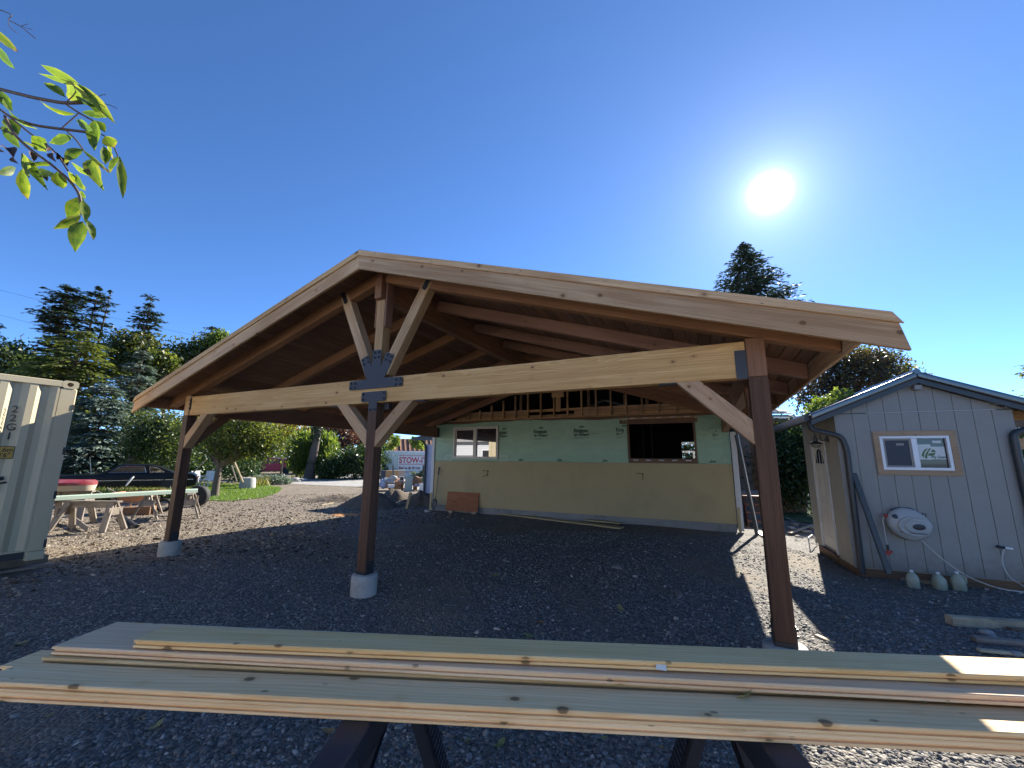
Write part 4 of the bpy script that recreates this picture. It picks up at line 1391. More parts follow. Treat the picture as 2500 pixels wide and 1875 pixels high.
for ra, rc, wd_, a0, a1 in ((0.20, 0.135, 0.024, 40, 300), (0.125, 0.085, 0.018, 30, 330)):
    pts = []
    for q in np.linspace(rad(a0), rad(a1), 26):
        x, z = 0.055 + ra * math.cos(q) * (1.0 if math.cos(q) < 0 else 0.95), -0.015 + rc * math.sin(q)
        pts.append((x, reel_y(x, z) + 0.004, z))
    MB().tube(pts, [0.004 + wd_ * math.sin(math.pi * i / 25) ** 0.7 for i in range(26)], 10).build('swoop', M['reel'], rl, None, 0, True)
MB().tube([(x, reel_y(x, -0.115 - 0.04 * x) - 0.002, -0.115 - 0.04 * x) for x in np.linspace(-0.15, 0.17, 16)], 0.005, 6).build('seam', M['black_metal'], rl)
MB().lathe([(0.001, 0.0), (0.075, 0.0), (0.078, 0.004), (0.074, 0.012), (0.06, 0.015), (0.001, 0.016)], 24, sx=1, sy=0.56).build('badge', M['black_metal'], rl, None, 0, True).matrix_local = Matrix.Translation((0.075, -0.214, -0.02)) @ Matrix.Rotation(rad(90), 4, 'X')
MB().lathe([(0.001, 0.0), (0.055, 0.0), (0.058, 0.004), (0.05, 0.012), (0.001, 0.014)], 20, sx=1, sy=0.62).build('grip', M['black_metal'], rl, None, 0, True).matrix_local = Matrix.Translation((-0.16, -0.182, 0.115)) @ Matrix.Rotation(rad(75), 4, 'X')
MB().tube(arc_pts([(-0.19, -0.10, 0.19), (-0.10, -0.105, 0.235), (0.03, -0.105, 0.235), (0.08, -0.10, 0.21)], 5, 0.4), 0.018, 8).build('handle', M['black_metal'], rl, None, 0, True)
MB().tube([(0.17, -0.10, 0.13), (0.19, -0.10, 0.175), (0.225, -0.10, 0.16), (0.215, -0.10, 0.12)], 0.007, 6).build('latch', M['black_metal'], rl)
MB().tube([(-0.285, -0.11, 0.115), (-0.245, -0.11, 0.105)], 0.026, 12).build('outlet', M['red_plastic'], rl)
MB().tube(arc_pts([(-0.28, -0.11, 0.11), (-0.31, -0.11, 0.05), (-0.305, -0.11, -0.15), (-0.30, -0.11, -0.33)], 4, 0.3), 0.007, 6).build('hose', M['hose'], rl)
MB().tube([(-0.30, -0.11, -0.32), (-0.298, -0.11, -0.40)], 0.017, 8).build('connector', M['black_metal'], rl)
g = MB().tube([(-0.298, -0.11, -0.40), (-0.31, -0.11, -0.445)], 0.024, 8)
g.box((-0.335, -0.11, -0.455), (0.09, 0.03, 0.03), Matrix.Rotation(rad(18), 3, 'Y'))
g.box((-0.27, -0.11, -0.43), (0.06, 0.025, 0.025), Matrix.Rotation(rad(-35), 3, 'Y'))
g.build('spray_gun', M['red_plastic'], rl)

# supply hose from the reel to the tap
tap = thing_shed('wall_tap', 'small wall tap with a white hose coupling low on the shed', 'tap', 1.70, -0.012, 0.56)
MB().tube([(0, 0, 0), (0, -0.05, 0)], 0.016, 8).build('tap_body', M['black_metal'], tap)
MB().tube([(-0.03, -0.05, 0.01), (0.05, -0.05, 0.0)], 0.018, 8).build('tap_valve', M['black_metal'], tap)
MB().tube([(0.05, -0.05, 0.0), (0.13, -0.055, -0.008)], 0.015, 8).build('coupling', M['vinyl'], tap)
hp_ = [(0.82, -0.10, 0.60), (0.95, -0.2, 0.40), (1.10, -0.45, 0.20), (1.28, -0.75, 0.135), (1.55, -0.78, 0.13), (1.64, -0.6, 0.135), (1.60, -0.30, 0.22), (1.66, -0.12, 0.40), (1.74, -0.065, 0.54)]
o = MB().tube([shed_pt(*q) for q in arc_pts(hp_, 5, 0.45)], 0.0075, 6).build('garden_hose', M['hose'])
tag(o, 'thin beige hose looping over the gravel from reel to wall tap', 'hose')


# milky jugs
def jug(px, py, label, s=1.0, rz=0.0, tilt=0.0):
    p = ground_pt(px, py)
    j = thing('jug', label, 'jug', p, rz, 'milky water jugs by the shed')
    prof = [(0.001, 0.0), (0.070, 0.0), (0.077, 0.012), (0.078, 0.115), (0.074, 0.15), (0.056, 0.185), (0.032, 0.212), (0.020, 0.222), (0.020, 0.236)]
    bb = MB()
    n = 28
    vs = []
    for r, z in prof:
        for k in range(n):
            q = 2 * math.pi * k / n
            e = 0.72 if z < 0.16 else 0.9
            c, s_ = math.cos(q), math.sin(q)
            vs.append((math.copysign(abs(c) ** e, c) * r * s, math.copysign(abs(s_) ** e, s_) * r * s, z * s))
    fs = [(i * n + k, i * n + (k + 1) % n, (i + 1) * n + (k + 1) % n, (i + 1) * n + k) for i in range(len(prof) - 1) for k in range(n)]
    bb.add(vs, fs + [tuple(reversed(range(n))), tuple(range((len(prof) - 1) * n, len(prof) * n))])
    bb.build('bottle', M['jug'], j, None, 0, True)
    MB().lathe([(0.023 * s, 0.226 * s), (0.024 * s, 0.25 * s), (0.001, 0.251 * s)], 14).build('cap', M['vinyl'], j, None, 0, True)
    MB().tube(arc_pts([(0.035 * s, 0, 0.205 * s), (0.085 * s, 0, 0.19 * s), (0.078 * s, 0, 0.11 * s)], 5, 0.4), 0.012 * s, 8).build('handle', M['jug'], j, None, 0, True)


jug(2231, 1434, 'milky plastic jug standing apart, left of the jug pair, below hose reel', 0.95, 1.2)
jug(2296, 1439, 'squat milky jug, left one of the touching jugs by the beige hose', 0.93, 2.0)
jug(2343, 1441, 'milky jug at the right of its row with the beige hose crossing it', 1.0, -0.5)
jug(2328, 1424, 'capped clear jug standing behind the other jugs, tight against shed base', 0.95, 0.6)


def lumber_on(name, pa, pb, w, h, mat, label, cat='board', lift=0.0, group=None, za=None, zb=None):
    a, c = ground_pt(*pa), ground_pt(*pb)
    a.z += h / 2 + lift + (za or 0)
    c.z += h / 2 + lift + (zb or 0)
    o = timber(name, a, c, w, h, mat)
    tag(o, label, cat, group)
    return o


lumber_on('board', (2106, 1400), (2300, 1432), 0.10, 0.035, M['scrap'], 'flat board lying on the gravel along the shed base', lift=0.004)


def rock(px, py, r, label, mat='rock', sq=0.65, seed=0, group='loose stones', z=0.0):
    rr = np.random.default_rng(seed)
    p = ground_pt(px, py)
    bm = bmesh.new()
    bmesh.ops.create_icosphere(bm, subdivisions=3, radius=1)
    ph = rr.uniform(0, 6, 9)
    for v in bm.verts:
        c = v.co
        n = 0.16 * math.sin(2.1 * c.x + ph[0]) * math.sin(1.9 * c.y + ph[1]) + 0.1 * math.sin(3.7 * c.z + ph[2] + 2 * c.x) + 0.05 * math.sin(7 * c.y + ph[3] + 3 * c.z)
        c *= 1 + n
        c.x *= r * rr.uniform(1.0, 1.0) * 1.25
        c.y *= r
        c.z *= r * sq
    me = bpy.data.meshes.new('rock')
    bm.to_mesh(me)
    bm.free()
    me.polygons.foreach_set('use_smooth', [True] * len(me.polygons))
    me.materials.append(M[mat])
    o = bpy.data.objects.new('rock', me)
    C.objects.link(o)
    o.location = (p.x, p.y, p.z + r * sq * 0.55 + z)
    o.rotation_euler = (0, 0, rr.uniform(0, 6))
    tag(o, label, 'stone', group)
    return o


rock(2130, 1400, 0.055, 'rounded stone at the foot of the shed downpipe', seed=1)
rock(2412, 1553, 0.050, 'pale oval stone between the timbers on the gravel, lower right', seed=2)
rock(2480, 1600, 0.032, 'small pale pebble by the lowest timber at the right edge', seed=3)

# lumber on the gravel, lower right
lumber_on('timber', (2318, 1525), (2640, 1548), 0.09, 0.088, M['scrap'], 'thick square timber on the gravel at right, beyond the other offcuts', 'timber')
lumber_on('timber', (2378, 1566), (2640, 1592), 0.07, 0.045, M['grey_wood'], 'grey offcut in front of the square timber, right edge', 'timber')
lumber_on('timber', (2388, 1590), (2500, 1601), 0.05, 0.022, M['scrap'], 'thin lath lying nearest of the offcuts at the right edge', 'timber')
lumber_on('timber', (2465, 1540), (2640, 1556), 0.06, 0.03, M['brown_box'], 'brown lath lying just behind the pale stone at right', 'timber')
lumber_on('timber', (1992, 1553), (2035, 1572), 0.05, 0.018, M['scrap'], 'short pale stake lying in sunlight right of the nearest pier', 'stake')

# ================================================================== CONTAINER
KX, KY = -4.842, -1.334
kz0, kz1 = 0.09, 2.68
KL = 6.06
cont = thing('shipping_container', 'cream corrugated steel shipping container marked 22G1, cut by the left frame edge', 'container', (KX, KY, 0.0))
b = MB()
# corrugated long side as a folded sheet with thickness
yk = -0.235
pts = [(0, -0.0), (0, yk)]
d, k = 0.036, 0
prof = [(0.0, -0.20)]
y = -0.235
cur = [(-0.006, -0.20), (-0.006, -0.215)]
x_out, x_in = -0.004, -0.04
seq = []
seq.append((x_out, -0.19))
yy = -0.215
while yy > -KL + 0.25:
    seq += [(x_out, yy), (x_in, yy - 0.068), (x_in, yy - 0.138), (x_out, yy - 0.206)]
    yy -= 0.278
seq.append((x_out, -KL + 0.17))
n = len(seq)
vs = [(x, q, kz0 + 0.12) for x, q in seq] + [(x, q, kz1 - 0.10) for x, q in seq]
b.add(vs, [(i, i + 1, n + i + 1, n + i) for i in range(n - 1)])
o = b.build('side_panel', M['cream'], cont)
mod = o.modifiers.new('thickness', 'SOLIDIFY')
mod.thickness = 0.004
b = MB()
b.span((-0.15, -0.19, kz0 + 0.118), (0.0, 0.0, kz1 - 0.118))
b.build('corner_post', M['cream'], cont, None, 0.012)
MB().span((-0.06, -KL + 0.15, kz1 - 0.105), (0.006, -0.178, kz1 - 0.015)).build('top_rail', M['cream'], cont, None, 0.006)
MB().span((-0.12, -KL + 0.15, kz0 + 0.03), (0.0, -0.178, kz0 + 0.155)).build('bottom_rail', M['cream'], cont, None, 0.004)
MB().span((0.0005, -2.2, kz0 + 0.035), (0.004, -0.20, kz0 + 0.13)).build('fork_pocket_shade', M['cream_dark'], cont)  # flat dark strip painting the shade of the recessed fork pocket


def casting(z):
    b = MB()
    # block with a round hole on the outer face
    y0, y1, z0, z1 = -0.178, 0.004, z, z + 0.118
    cy, cz, r = -0.089, z + 0.059, 0.033
    ring = [(cy + r * math.cos(a) * 1.15, cz + r * math.sin(a)) for a in np.linspace(0, 2 * math.pi, 17)[:-1]]
    outer = []
    for a in np.linspace(0, 2 * math.pi, 17)[:-1]:
        c, s_ = math.cos(a), math.sin(a)
        t_ = 1 / max(abs(c) / 0.091, abs(s_) / 0.059)
        outer.append((cy + 0.002 + c * t_, cz + s_ * t_))
    X = 0.006
    vs = [(X, q, w) for q, w in ring] + [(X, q, w) for q, w in outer] + [(X - 0.05, q, w) for q, w in ring] + [(X - 0.16, q, w) for q, w in outer]
    m = 16
    fs = []
    for i in range(m):
        j = (i + 1) % m
        fs += [(i, j, m + j, m + i), (j, i, 2 * m + i, 2 * m + j), (m + i, m + j, 3 * m + j, 3 * m + i)]
    fs.append(tuple(range(3 * m, 4 * m)))
    fs.append(tuple(reversed(range(2 * m, 3 * m))))
    b.add(vs, fs)
    o = b.build('corner_casting', M['cream'], cont)
    MB().prism([(q, w) for q, w in ring], (X - 0.049, 0, 0), (0, 1, 0), (0, 0, 1), (1, 0, 0), 0.001).build('hole', M['trim_wood'], o)


casting(kz1 - 0.118)
MB().span((-0.16, -0.178, kz0), (0.006, 0.004, kz0 + 0.1175)).build('corner_casting', M['cream'], cont, None, 0.006)
# the other faces: end wall, far side, roof
b = MB()
seq = []
xx = -0.16
while xx > -2.28:
    seq += [(xx, -0.004), (xx - 0.07, -0.004), (xx - 0.115, -0.045), (xx - 0.185, -0.045), (xx - 0.23, -0.004)]
    xx -= 0.25
n = len(seq)
b.add([(x, q, kz0 + 0.1) for x, q in seq] + [(x, q, kz1 - 0.10) for x, q in seq], [(i, i + 1, n + i + 1, n + i) for i in range(n - 1)])
b.build('end_panel', M['cream'], cont)
b = MB()
b.span((-2.44, -0.16, kz1 - 0.118), (-0.155, 0.0, kz1))
b.span((-2.44, -0.16, kz0), (-0.155, 0.0, kz0 + 0.118))
b.span((-2.44, -0.16, kz0 + 0.119), (-2.29, 0.0, kz1 - 0.119))
b.build('end_frame', M['cream'], cont)
b = MB()
b.span((-2.44, -KL, kz0), (-2.40, -0.162, kz1))
b.span((-2.398, -KL, kz0 + 0.02), (-0.14, -0.162, kz0 + 0.09))
b.span((-2.398, -KL, kz1 - 0.04), (-0.062, -0.162, kz1 - 0.02))
b.span((-2.40, -KL, kz0 + 0.1), (-0.0, -KL + 0.145, kz1))
b.build('shell', M['cream'], cont)
for z in (2.28, 1.62, 0.98, 0.30):
    MB().box((0.001, -0.012, z), (0.008, 0.03, 0.085 if z > 2 else 0.11)).build('door_cam', M['cream_dark'], cont)
cy0 = -0.585
for i, ch in enumerate('22G1'):  # stacked reading down
    text(ch, 'lettering', 0.135, M['black_paint'], cont, face_matrix((0.001 if i < 0 else 0.0005, cy0, 2.145 - i * 0.125), (0, 1, 0), (0, 0, 1)), 0.002, 'CENTER', 0.0012)
st = MB().span((-0.003, -0.685, 1.505), (0.0008, -0.505, 1.675)).build('height_label', M['label_yellow'], cont)
b = MB()
for a, c in (((0.001, -0.685, 1.505), (0.0018, -0.505, 1.513)), ((0.001, -0.685, 1.667), (0.0018, -0.505, 1.675)), ((0.001, -0.685, 1.5131), (0.0018, -0.678, 1.6669)), ((0.001, -0.512, 1.5131), (0.0018, -0.505, 1.6669))):
    b.span(a, c)
b.build('border', M['black_paint'], st)
text('2.6m', 'lettering', 0.078, M['black_paint'], st, face_matrix((0.0016, -0.595, 1.60), (0, 1, 0), (0, 0, 1)), 0.001, 'CENTER', 0.0006)
text('8\'6"', 'lettering', 0.078, M['black_paint'], st, face_matrix((0.0016, -0.595, 1.527), (0, 1, 0), (0, 0, 1)), 0.001, 'CENTER', 0.0006)
# black pictogram and framed letter, cut by the frame
b = MB()
for (y0, z0, y1, z1, w) in ((-0.80, 1.17, -0.545, 1.245, 0.05), (-0.80, 1.13, -0.51, 1.185, 0.024)):
    q0, q1 = Vector((0.001, y0, z0)), Vector((0.001, y1, z1))
    dd = (q1 - q0).normalized()
    nn_ = Vector((0, -dd.z, dd.y)) * w / 2
    b.add([q0 - nn_, q1 - nn_, q1 + nn_, q0 + nn_, q0 - nn_ + Vector((0.001, 0, 0)), q1 - nn_ + Vector((0.001, 0, 0)), q1 + nn_ + Vector((0.001, 0, 0)), q0 + nn_ + Vector((0.001, 0, 0))],
          [(0, 1, 2, 3), (7, 6, 5, 4), (0, 4, 5, 1), (1, 5, 6, 2), (2, 6, 7, 3), (3, 7, 4, 0)])
b.prism([(0.04 * math.cos(a), 0.04 * math.sin(a)) for a in np.linspace(0, 6.28, 17)[:-1]], (0.001, -0.61, 1.095), (0, 1, 0), (0, 0, 1), (1, 0, 0), 0.001)
b.build('pictogram', M['black_paint'], cont)
b = MB()
for a, c in (((0.001, -0.86, 0.84), (0.0018, -0.655, 0.848)), ((0.001, -0.86, 0.94), (0.0018, -0.655, 0.948)), ((0.001, -0.663, 0.8481), (0.0018, -0.655, 0.9399))):
    b.span(a, c)
b.build('border', M['black_paint'], cont)
text('CE', 'lettering', 0.095, M['black_paint'], cont, face_matrix((0.001, -0.685, 0.86), (0, 1, 0), (0, 0, 1)), 0.0, 'RIGHT', 0.0006)

# timbers the container stands on
for pa, pb, w, h, lab, lift in (((-40, 1398), (113, 1374), 0.09, 0.125, 'long grey timber under the front edge of the container', 0), ((-30, 1404), (128, 1380), 0.14, 0.04, 'flat plank lying beside the timber under the container', 0.0)):
    lumber_on('timber', pa, pb, w, h, M['grey_wood'], lab, 'timber', lift)

# ================================================================== FOREGROUND BOARD STACKS
BD, BN = Vector((0.9304, 0.3665, 0)), Vector((-0.3665, 0.9304, 0))
BT = 0.0272


def bpt(s, n, z):
    p = BD * s + BN * n
    return Vector((p.x, p.y, z))


def tg_board(s0, s1, n, layer, label, w=0.130, yaw=0.0, dz=0.0, group='tongue and groove boards stacked on sawhorses'):
    """tongue-and-groove board: grooved front edge, tongue on the far edge"""
    z = 0.8005 + layer * BT + dz
    a = bpt(s0, n, z)
    ax = (Matrix.Rotation(yaw, 3, 'Z') @ BD)
    m, L = frame(a, a + ax * (s1 - s0))
    t = BT - 0.0006
    h = w / 2
    g, gd, c = 0.008, 0.009, 0.0025
    # section in (y, z): front edge is -y
    sec = [(-h + c, 0), (h - 0.008, 0), (h - 0.008, t * 0.36), (h, t * 0.36), (h, t * 0.64), (h - 0.008, t * 0.64), (h - 0.008, t), (-h + c, t), (-h, t - c), (-h, t * 0.68), (-h + gd, t * 0.66), (-h + gd, t * 0.36), (-h, t * 0.34), (-h, c)]
    vs = [(0, y_, z_) for y_, z_ in sec] + [(L, y_, z_) for y_, z_ in sec]
    k = len(sec)
    b = MB()
    b.add(vs, [tuple(range(k)), tuple(reversed(range(k, 2 * k)))] + [(i, k + i, k + (i + 1) % k, (i + 1) % k) for i in range(k)])
    o = b.build('board', M['pine'])
    o.matrix_local = m
    tag(o, label, 'board', group)
    return o


tg_board(0.36, 5.25, -3.832, 0, 'pale spruce board at the bottom of the nearer foreground stack')
tg_board(0.38, 5.27, -3.832, 1, 'knotty pale spruce board on top of the nearer foreground stack')
tg_board(0.27, 5.2, -3.692, 0, 'lowest spruce board of the rear foreground stack, shifted furthest left', dz=0.003)
tg_board(0.42, 5.3, -3.690, 1, 'spruce board second from the bottom of the rear foreground stack', dz=0.007)
tg_board(0.44, 5.25, -3.628, 2, 'spruce board under the top one of the rear stack, scuffed left end showing', 0.23, rad(-0.9), dz=0.011)
tg_board(0.74, 5.32, -3.677, 3, 'clear pale spruce board topmost on the rear foreground stack', dz=0.015)


def plastic_sawhorse(s, label, ds):
    o = bpt(s, -3.745, 0)
    t = thing('plastic_sawhorse', label, 'sawhorse', (o.x, o.y, 0), math.atan2(BD.y, BD.x), 'plastic sawhorses under the foreground boards')
    MB().span((-0.045, -0.34, 0.705), (0.045, 0.34, 0.7995)).build('beam', M['plastic_black'], t, None, 0.006)
    for sy in (-1, 1):
        for sx in (-1, 1):
            top, bot = Vector((sx * 0.045, sy * 0.27, 0.76)), Vector((sx * 0.32, sy * 0.36, -0.055))
            m, L = frame(bot, top, (sx, 0, 0.3))
            b = MB()
            # channel section leg with a ribbed outer face
            b.span((0, -0.045, -0.012), (L, 0.045, 0.0))
            b.span((0, -0.045, 0.0), (L, -0.037, -0.055))
            b.span((0, 0.037, 0.0), (L, 0.045, -0.055))
            lo = b.build('leg', M['plastic_black'], t)
            lo.matrix_local = m
            rb = MB()
            x = 0.04
            while x < L - 0.03:
                rb.span((x, -0.040, 0.0), (x + 0.011, -0.002, 0.004))
                rb.span((x, 0.002, 0.0), (x + 0.011, 0.040, 0.004))
                x += 0.02
            stuff(rb.build('ribs', M['plastic_black'], lo))
    for sx in (-1, 1):
        MB().span((sx * 0.19 - 0.01, -0.30, 0.30), (sx * 0.19 + 0.01, 0.30, 0.36)).build('cross_brace', M['plastic_black'], t)


plastic_sawhorse(1.62, 'black ribbed plastic sawhorse under the left part of the foreground boards', 0)
plastic_sawhorse(2.80, 'black ribbed plastic sawhorse under the right part of the foreground boards', 0)

# paper tag and leaves on the boards
o = MB().span((-0.016, -0.008, 0), (0.016, 0.008, 0.0006)).build('paper_tag', M['sticker'])
p = bpt(2.54, -3.743, 0.908)
o.matrix_world = Matrix.Translation(p) @ Matrix.Rotation(math.atan2(BD.y, BD.x), 4, 'Z') @ Matrix.Rotation(rad(62), 4, 'X') @ Matrix.Rotation(rad(-8), 4, 'Z')
tag(o, 'small white paper tag stapled to the edge of the top board', 'tag')

# ================================================================== THINGS BY THE HOUSE WALL
def wall_pt(px, py, off=0.0):
    return onplane(px, py, 1, HY - 0.03 - off)


p0, p1 = wall_pt(1079, 1243, 0.28), wall_pt(1161, 1203, 0.02)
xa, xb = p0.x + 0.02, wall_pt(1159, 1245, 0.28).x
b = MB()
bz = gz(0, HY) + 0.05
b.add([(xa, HY - 0.14, bz), (xb, HY - 0.14, bz), (xb, HY - 0.045, p1.z), (xa, HY - 0.045, p1.z), (xa, HY - 0.125, bz), (xb, HY - 0.125, bz), (xb, HY - 0.03, p1.z), (xa, HY - 0.03, p1.z)],
      [(0, 1, 2, 3), (7, 6, 5, 4), (0, 4, 5, 1), (1, 5, 6, 2), (2, 6, 7, 3), (3, 7, 4, 0)])
b2 = MB()
o = b.build('plywood_sheet', M['plywood'])
tag(o, 'orange plywood offcut on small blocks leaning against the yellow siding', 'plywood')
b = MB()
b.span((xa - 0.0 + 0.03, HY - 0.022, bz + 0.1), (xb + 0.03, HY - 0.0185, p1.z + 0.02))
for i, x in enumerate((xa + 0.15, xb - 0.18)):
    o = MB().span((x, HY - 0.20, gz(0, HY) - 0.03), (x + 0.14, HY - 0.07, bz - 0.002)).build('wood_block', M['scrap'])
    tag(o, ('left' if i == 0 else 'right') + ' of the two scrap blocks propping up the orange plywood', 'wood block', 'blocks under the plywood')

# shovel
sp0 = wall_pt(1072, 1142, 0.03)
sp1 = wall_pt(1062, 1228, 0.25)
sv = thing('shovel', 'long handled shovel leaning against the yellow siding near the house corner', 'shovel', sp1)
d = (sp0 - sp1).normalized()
MB().tube([d * 0.10, d * 1.0], 0.016, 8).build('shaft', M['grey_wood'], sv)
MB().tube([d * 0.9, d * 1.16], 0.022, 8).build('grip', M['black_metal'], sv)
m, L = frame((0, 0, 0), d, (0, -1, 0.2))
bl = MB()
ws = [(0.12, 0.05), (0.06, 0.10), (-0.08, 0.11), (-0.17, 0.07), (-0.23, 0.005)]
vs = []
for x, w in ws:
    for q in (-1, -0.5, 0, 0.5, 1):
        vs.append((x, q * w, 0.022 * q * q))
n = len(ws)
fs = [(i * 5 + k, i * 5 + k + 1, (i + 1) * 5 + k + 1, (i + 1) * 5 + k) for i in range(n - 1) for k in range(4)]
bl.add(vs, fs)
o = bl.build('blade', M['black_metal'], sv, None, 0, True)
o.matrix_local = m
mod = o.modifiers.new('thickness', 'SOLIDIFY')
mod.thickness = 0.003
MB().tube([d * 0.02, d * 0.2], [0.02, 0.02], 8).build('socket', M['black_metal'], sv)

rock(1043, 1251, 0.085, 'pale rounded rock by the bottom of the white corner board', 'concrete', seed=5, group=None)

# loose siding boards on the ground before the wall
sid = [((1168, 1249), (1518, 1292), 0.26, 'long yellow siding board lying on the gravel nearest the carport', 0.012, 'siding'),
       ((1178, 1243), (1290, 1257), 0.16, 'short greyish siding offcut at the left end of the yellow board pile', 0.03, 'scrap'),
       ((1250, 1252), (1330, 1263), 0.18, 'bent siding offcut lying across the middle of the yellow board pile', 0.034, 'grey_wood'),
       ((1285, 1259), (1445, 1272), 0.15, 'straight grey siding offcut behind the long yellow board', 0.02, 'scrap'),
       ((1430, 1275), (1515, 1284), 0.16, 'yellow siding offcut at the right end of the pile', 0.05, 'siding')]
for pa, pb, w, lab, lift, mt in sid:
    lumber_on('siding_board', pa, pb, w, 0.035, M[mt], lab, 'board', lift, 'loose siding boards on the ground')

# dark pipe leaning on the right corner
a, c = wall_pt(1797, 1062, 0.08), ground_pt(1848, 1306)
o = MB().tube([(c.x, c.y, c.z), (a.x, a.y, a.z)], 0.040, 10).build('leaning_pipe', M['gutter'])
tag(o, 'long dark pipe leaning against the right corner of the house', 'pipe')
o = MB().tube([ground_pt(1842, 1300) + Vector((0.1, 0.25, 0)), wall_pt(1799, 1062, 0.02) + Vector((0.03, 0.0, 0))], 0.012, 6).build('thin_rod', M['white_trim'])
tag(o, 'thin pale rod leaning behind the dark pipe at the house corner', 'rod')

# red brown steps beside the house
q = ground_pt(1838, 1305)
stp = thing('wooden_steps', 'reddish brown wooden steps beside the right side of the house', 'steps', (5.0, 8.6, gz(5, 8.6)))
for k in range(4):
    MB().box((0.05, 0.25 + k * 0.27, 0.16 + k * 0.19), (0.62, 0.29, 0.04)).build('tread', M['red_wood'], stp)
for x in (-0.25,):
    b = MB()
    b.prism([(0.1, 0.0), (1.2, 0.0), (1.2, 0.76), (1.05, 0.76), (0.1, 0.1)], (x, 0, 0), (0, 1, 0), (0, 0, 1), (1, 0, 0), 0.04)
    b.build('stringer', M['red_wood'], stp)
MB().box((0.05, 2.0, 0.76), (0.7, 1.5, 0.05)).build('landing', M['grey_wood'], stp)

# stones and scraps right of the nearest post
for i, (px, py, r, lab) in enumerate(((1925, 1268, 0.07, 'small white lit stone right of the near post, furthest back'), (1932, 1290, 0.085, 'bright flat stone right of the near post, in the sun'), (1940, 1282, 0.10, 'grey flat stone between the two bright stones by the near post'),
                                      (1968, 1300, 0.11, 'dark rough stone nearest the shed door among the rubble'), (1950, 1312, 0.08, 'low tan stone in front of the rubble by the near post'), (1985, 1290, 0.12, 'broad brown clod against the far end of the shed side'))):
    rock(px, py, r, lab, 'concrete' if i < 2 else 'rock', 0.4, 20 + i, 'rubble beside the house steps')
lumber_on('timber', (1928, 1308), (1985, 1287), 0.09, 0.03, M['scrap'], 'scrap board lying on the rubble beyond the near post', 'board', 0.05)
lumber_on('timber', (1930, 1275), (1978, 1292), 0.07, 0.03, M['grey_wood'], 'dark scrap board lying behind the rubble beyond the near post', 'board', 0.05)
lumber_on('timber', (1855, 1300), (1872, 1312), 0.2, 0.012, M['sticker'], 'pale tile lying by the foot of the leaning pipe', 'tile', 0.02)
o = MB().tube(arc_pts([ground_pt(1978, 1345), ground_pt(1978, 1345) + Vector((0.0, 0.05, 0.25)), ground_pt(1990, 1335) + Vector((0, 0.1, 0.24)), ground_pt(1992, 1335) + Vector((0.05, 0.15, 0.02))], 5, 0.45), 0.012, 6).build('cable_loop', M['white_trim'])
tag(o, 'pale bent conduit sticking out of the ground near the shed door', 'conduit')


# ================================================================== DIRT MOUNDS
def mound(name, px, py, rx, ry, h, label, seed, yaw=0.0, base=None):
    rr = np.random.default_rng(seed)
    p = ground_pt(px, py)
    n, m = 46, 30
    ph = rr.uniform(0, 6.28, 12)
    vs, fs = [], []
    for i in range(m + 1):
        t_ = i / m
        for k in range(n):
            a = 2 * math.pi * k / n
            edge = 1 + 0.14 * math.sin(2 * a + ph[0]) + 0.10 * math.sin(3 * a + ph[1]) + 0.05 * math.sin(7 * a + ph[2])
            x, y = math.cos(a) * t_ * rx * edge, math.sin(a) * t_ * ry * edge
            z = h * (math.cos(math.pi * min(1, t_)) * 0.5 + 0.5) ** 1.15
            z += h * (1 - t_) * (0.09 * math.sin(5 * x / rx + ph[3]) * math.sin(6 * y / ry + ph[4]) + 0.05 * math.sin(13 * x / rx + ph[5] + 9 * y / ry))
            z += 0.012 * rr.standard_normal() * (1 - t_ ** 4)
            vs.append((x, y, z - 0.05 * (t_ ** 3)))
    for i in range(m):
        for k in range(n):
            k2 = (k + 1) % n
            fs.append((i * n + k, i * n + k2, (i + 1) * n + k2, (i + 1) * n + k))
    o = npmesh(name, np.array(vs), np.array(fs), M['soil'], smooth=True)
    o.location = p
    o.rotation_euler = (0, 0, yaw)
    tag(o, label, 'dirt mound', 'dirt mounds left of the house')
    return o


def soil_mat():
    b = NB('dug soil')
    g = b.n('NewGeometry').outputs['Position']
    n1 = b.noise(g, 3.0, 6, 0.7)
    n2 = b.noise(g, 22.0, 4, 0.65)
    col = b.ramp(b.math('ADD', b.math('MULTIPLY', n1, 0.6), b.math('MULTIPLY', n2, 0.4)), [(0.3, (0.085, 0.068, 0.052)), (0.55, (0.15, 0.125, 0.098)), (0.72, (0.27, 0.235, 0.19))])
    return b.pbr(col, 0.95, b.bump(b.math('ADD', n1, n2), 0.9, 0.05), spec=0.15)


M['soil'] = soil_mat()
mound('dirt_mound', 905, 1238, 1.4, 1.0, 0.55, 'tall dark dirt mound just behind the middle carport post', 1, 0.5)
mound('dirt_mound', 962, 1222, 1.0, 1.3, 0.50, 'grey lumpy dirt mound between the stake and the white cabinets', 2, 0.2)
mound('dirt_mound', 1030, 1234, 1.0, 0.8, 0.52, 'dirt mound against the white corner board of the house', 3, 0.0)
mound('dirt_mound', 830, 1222, 2.0, 1.2, 0.22, 'low wide spoil heap left of the middle carport post', 4, 0.4)
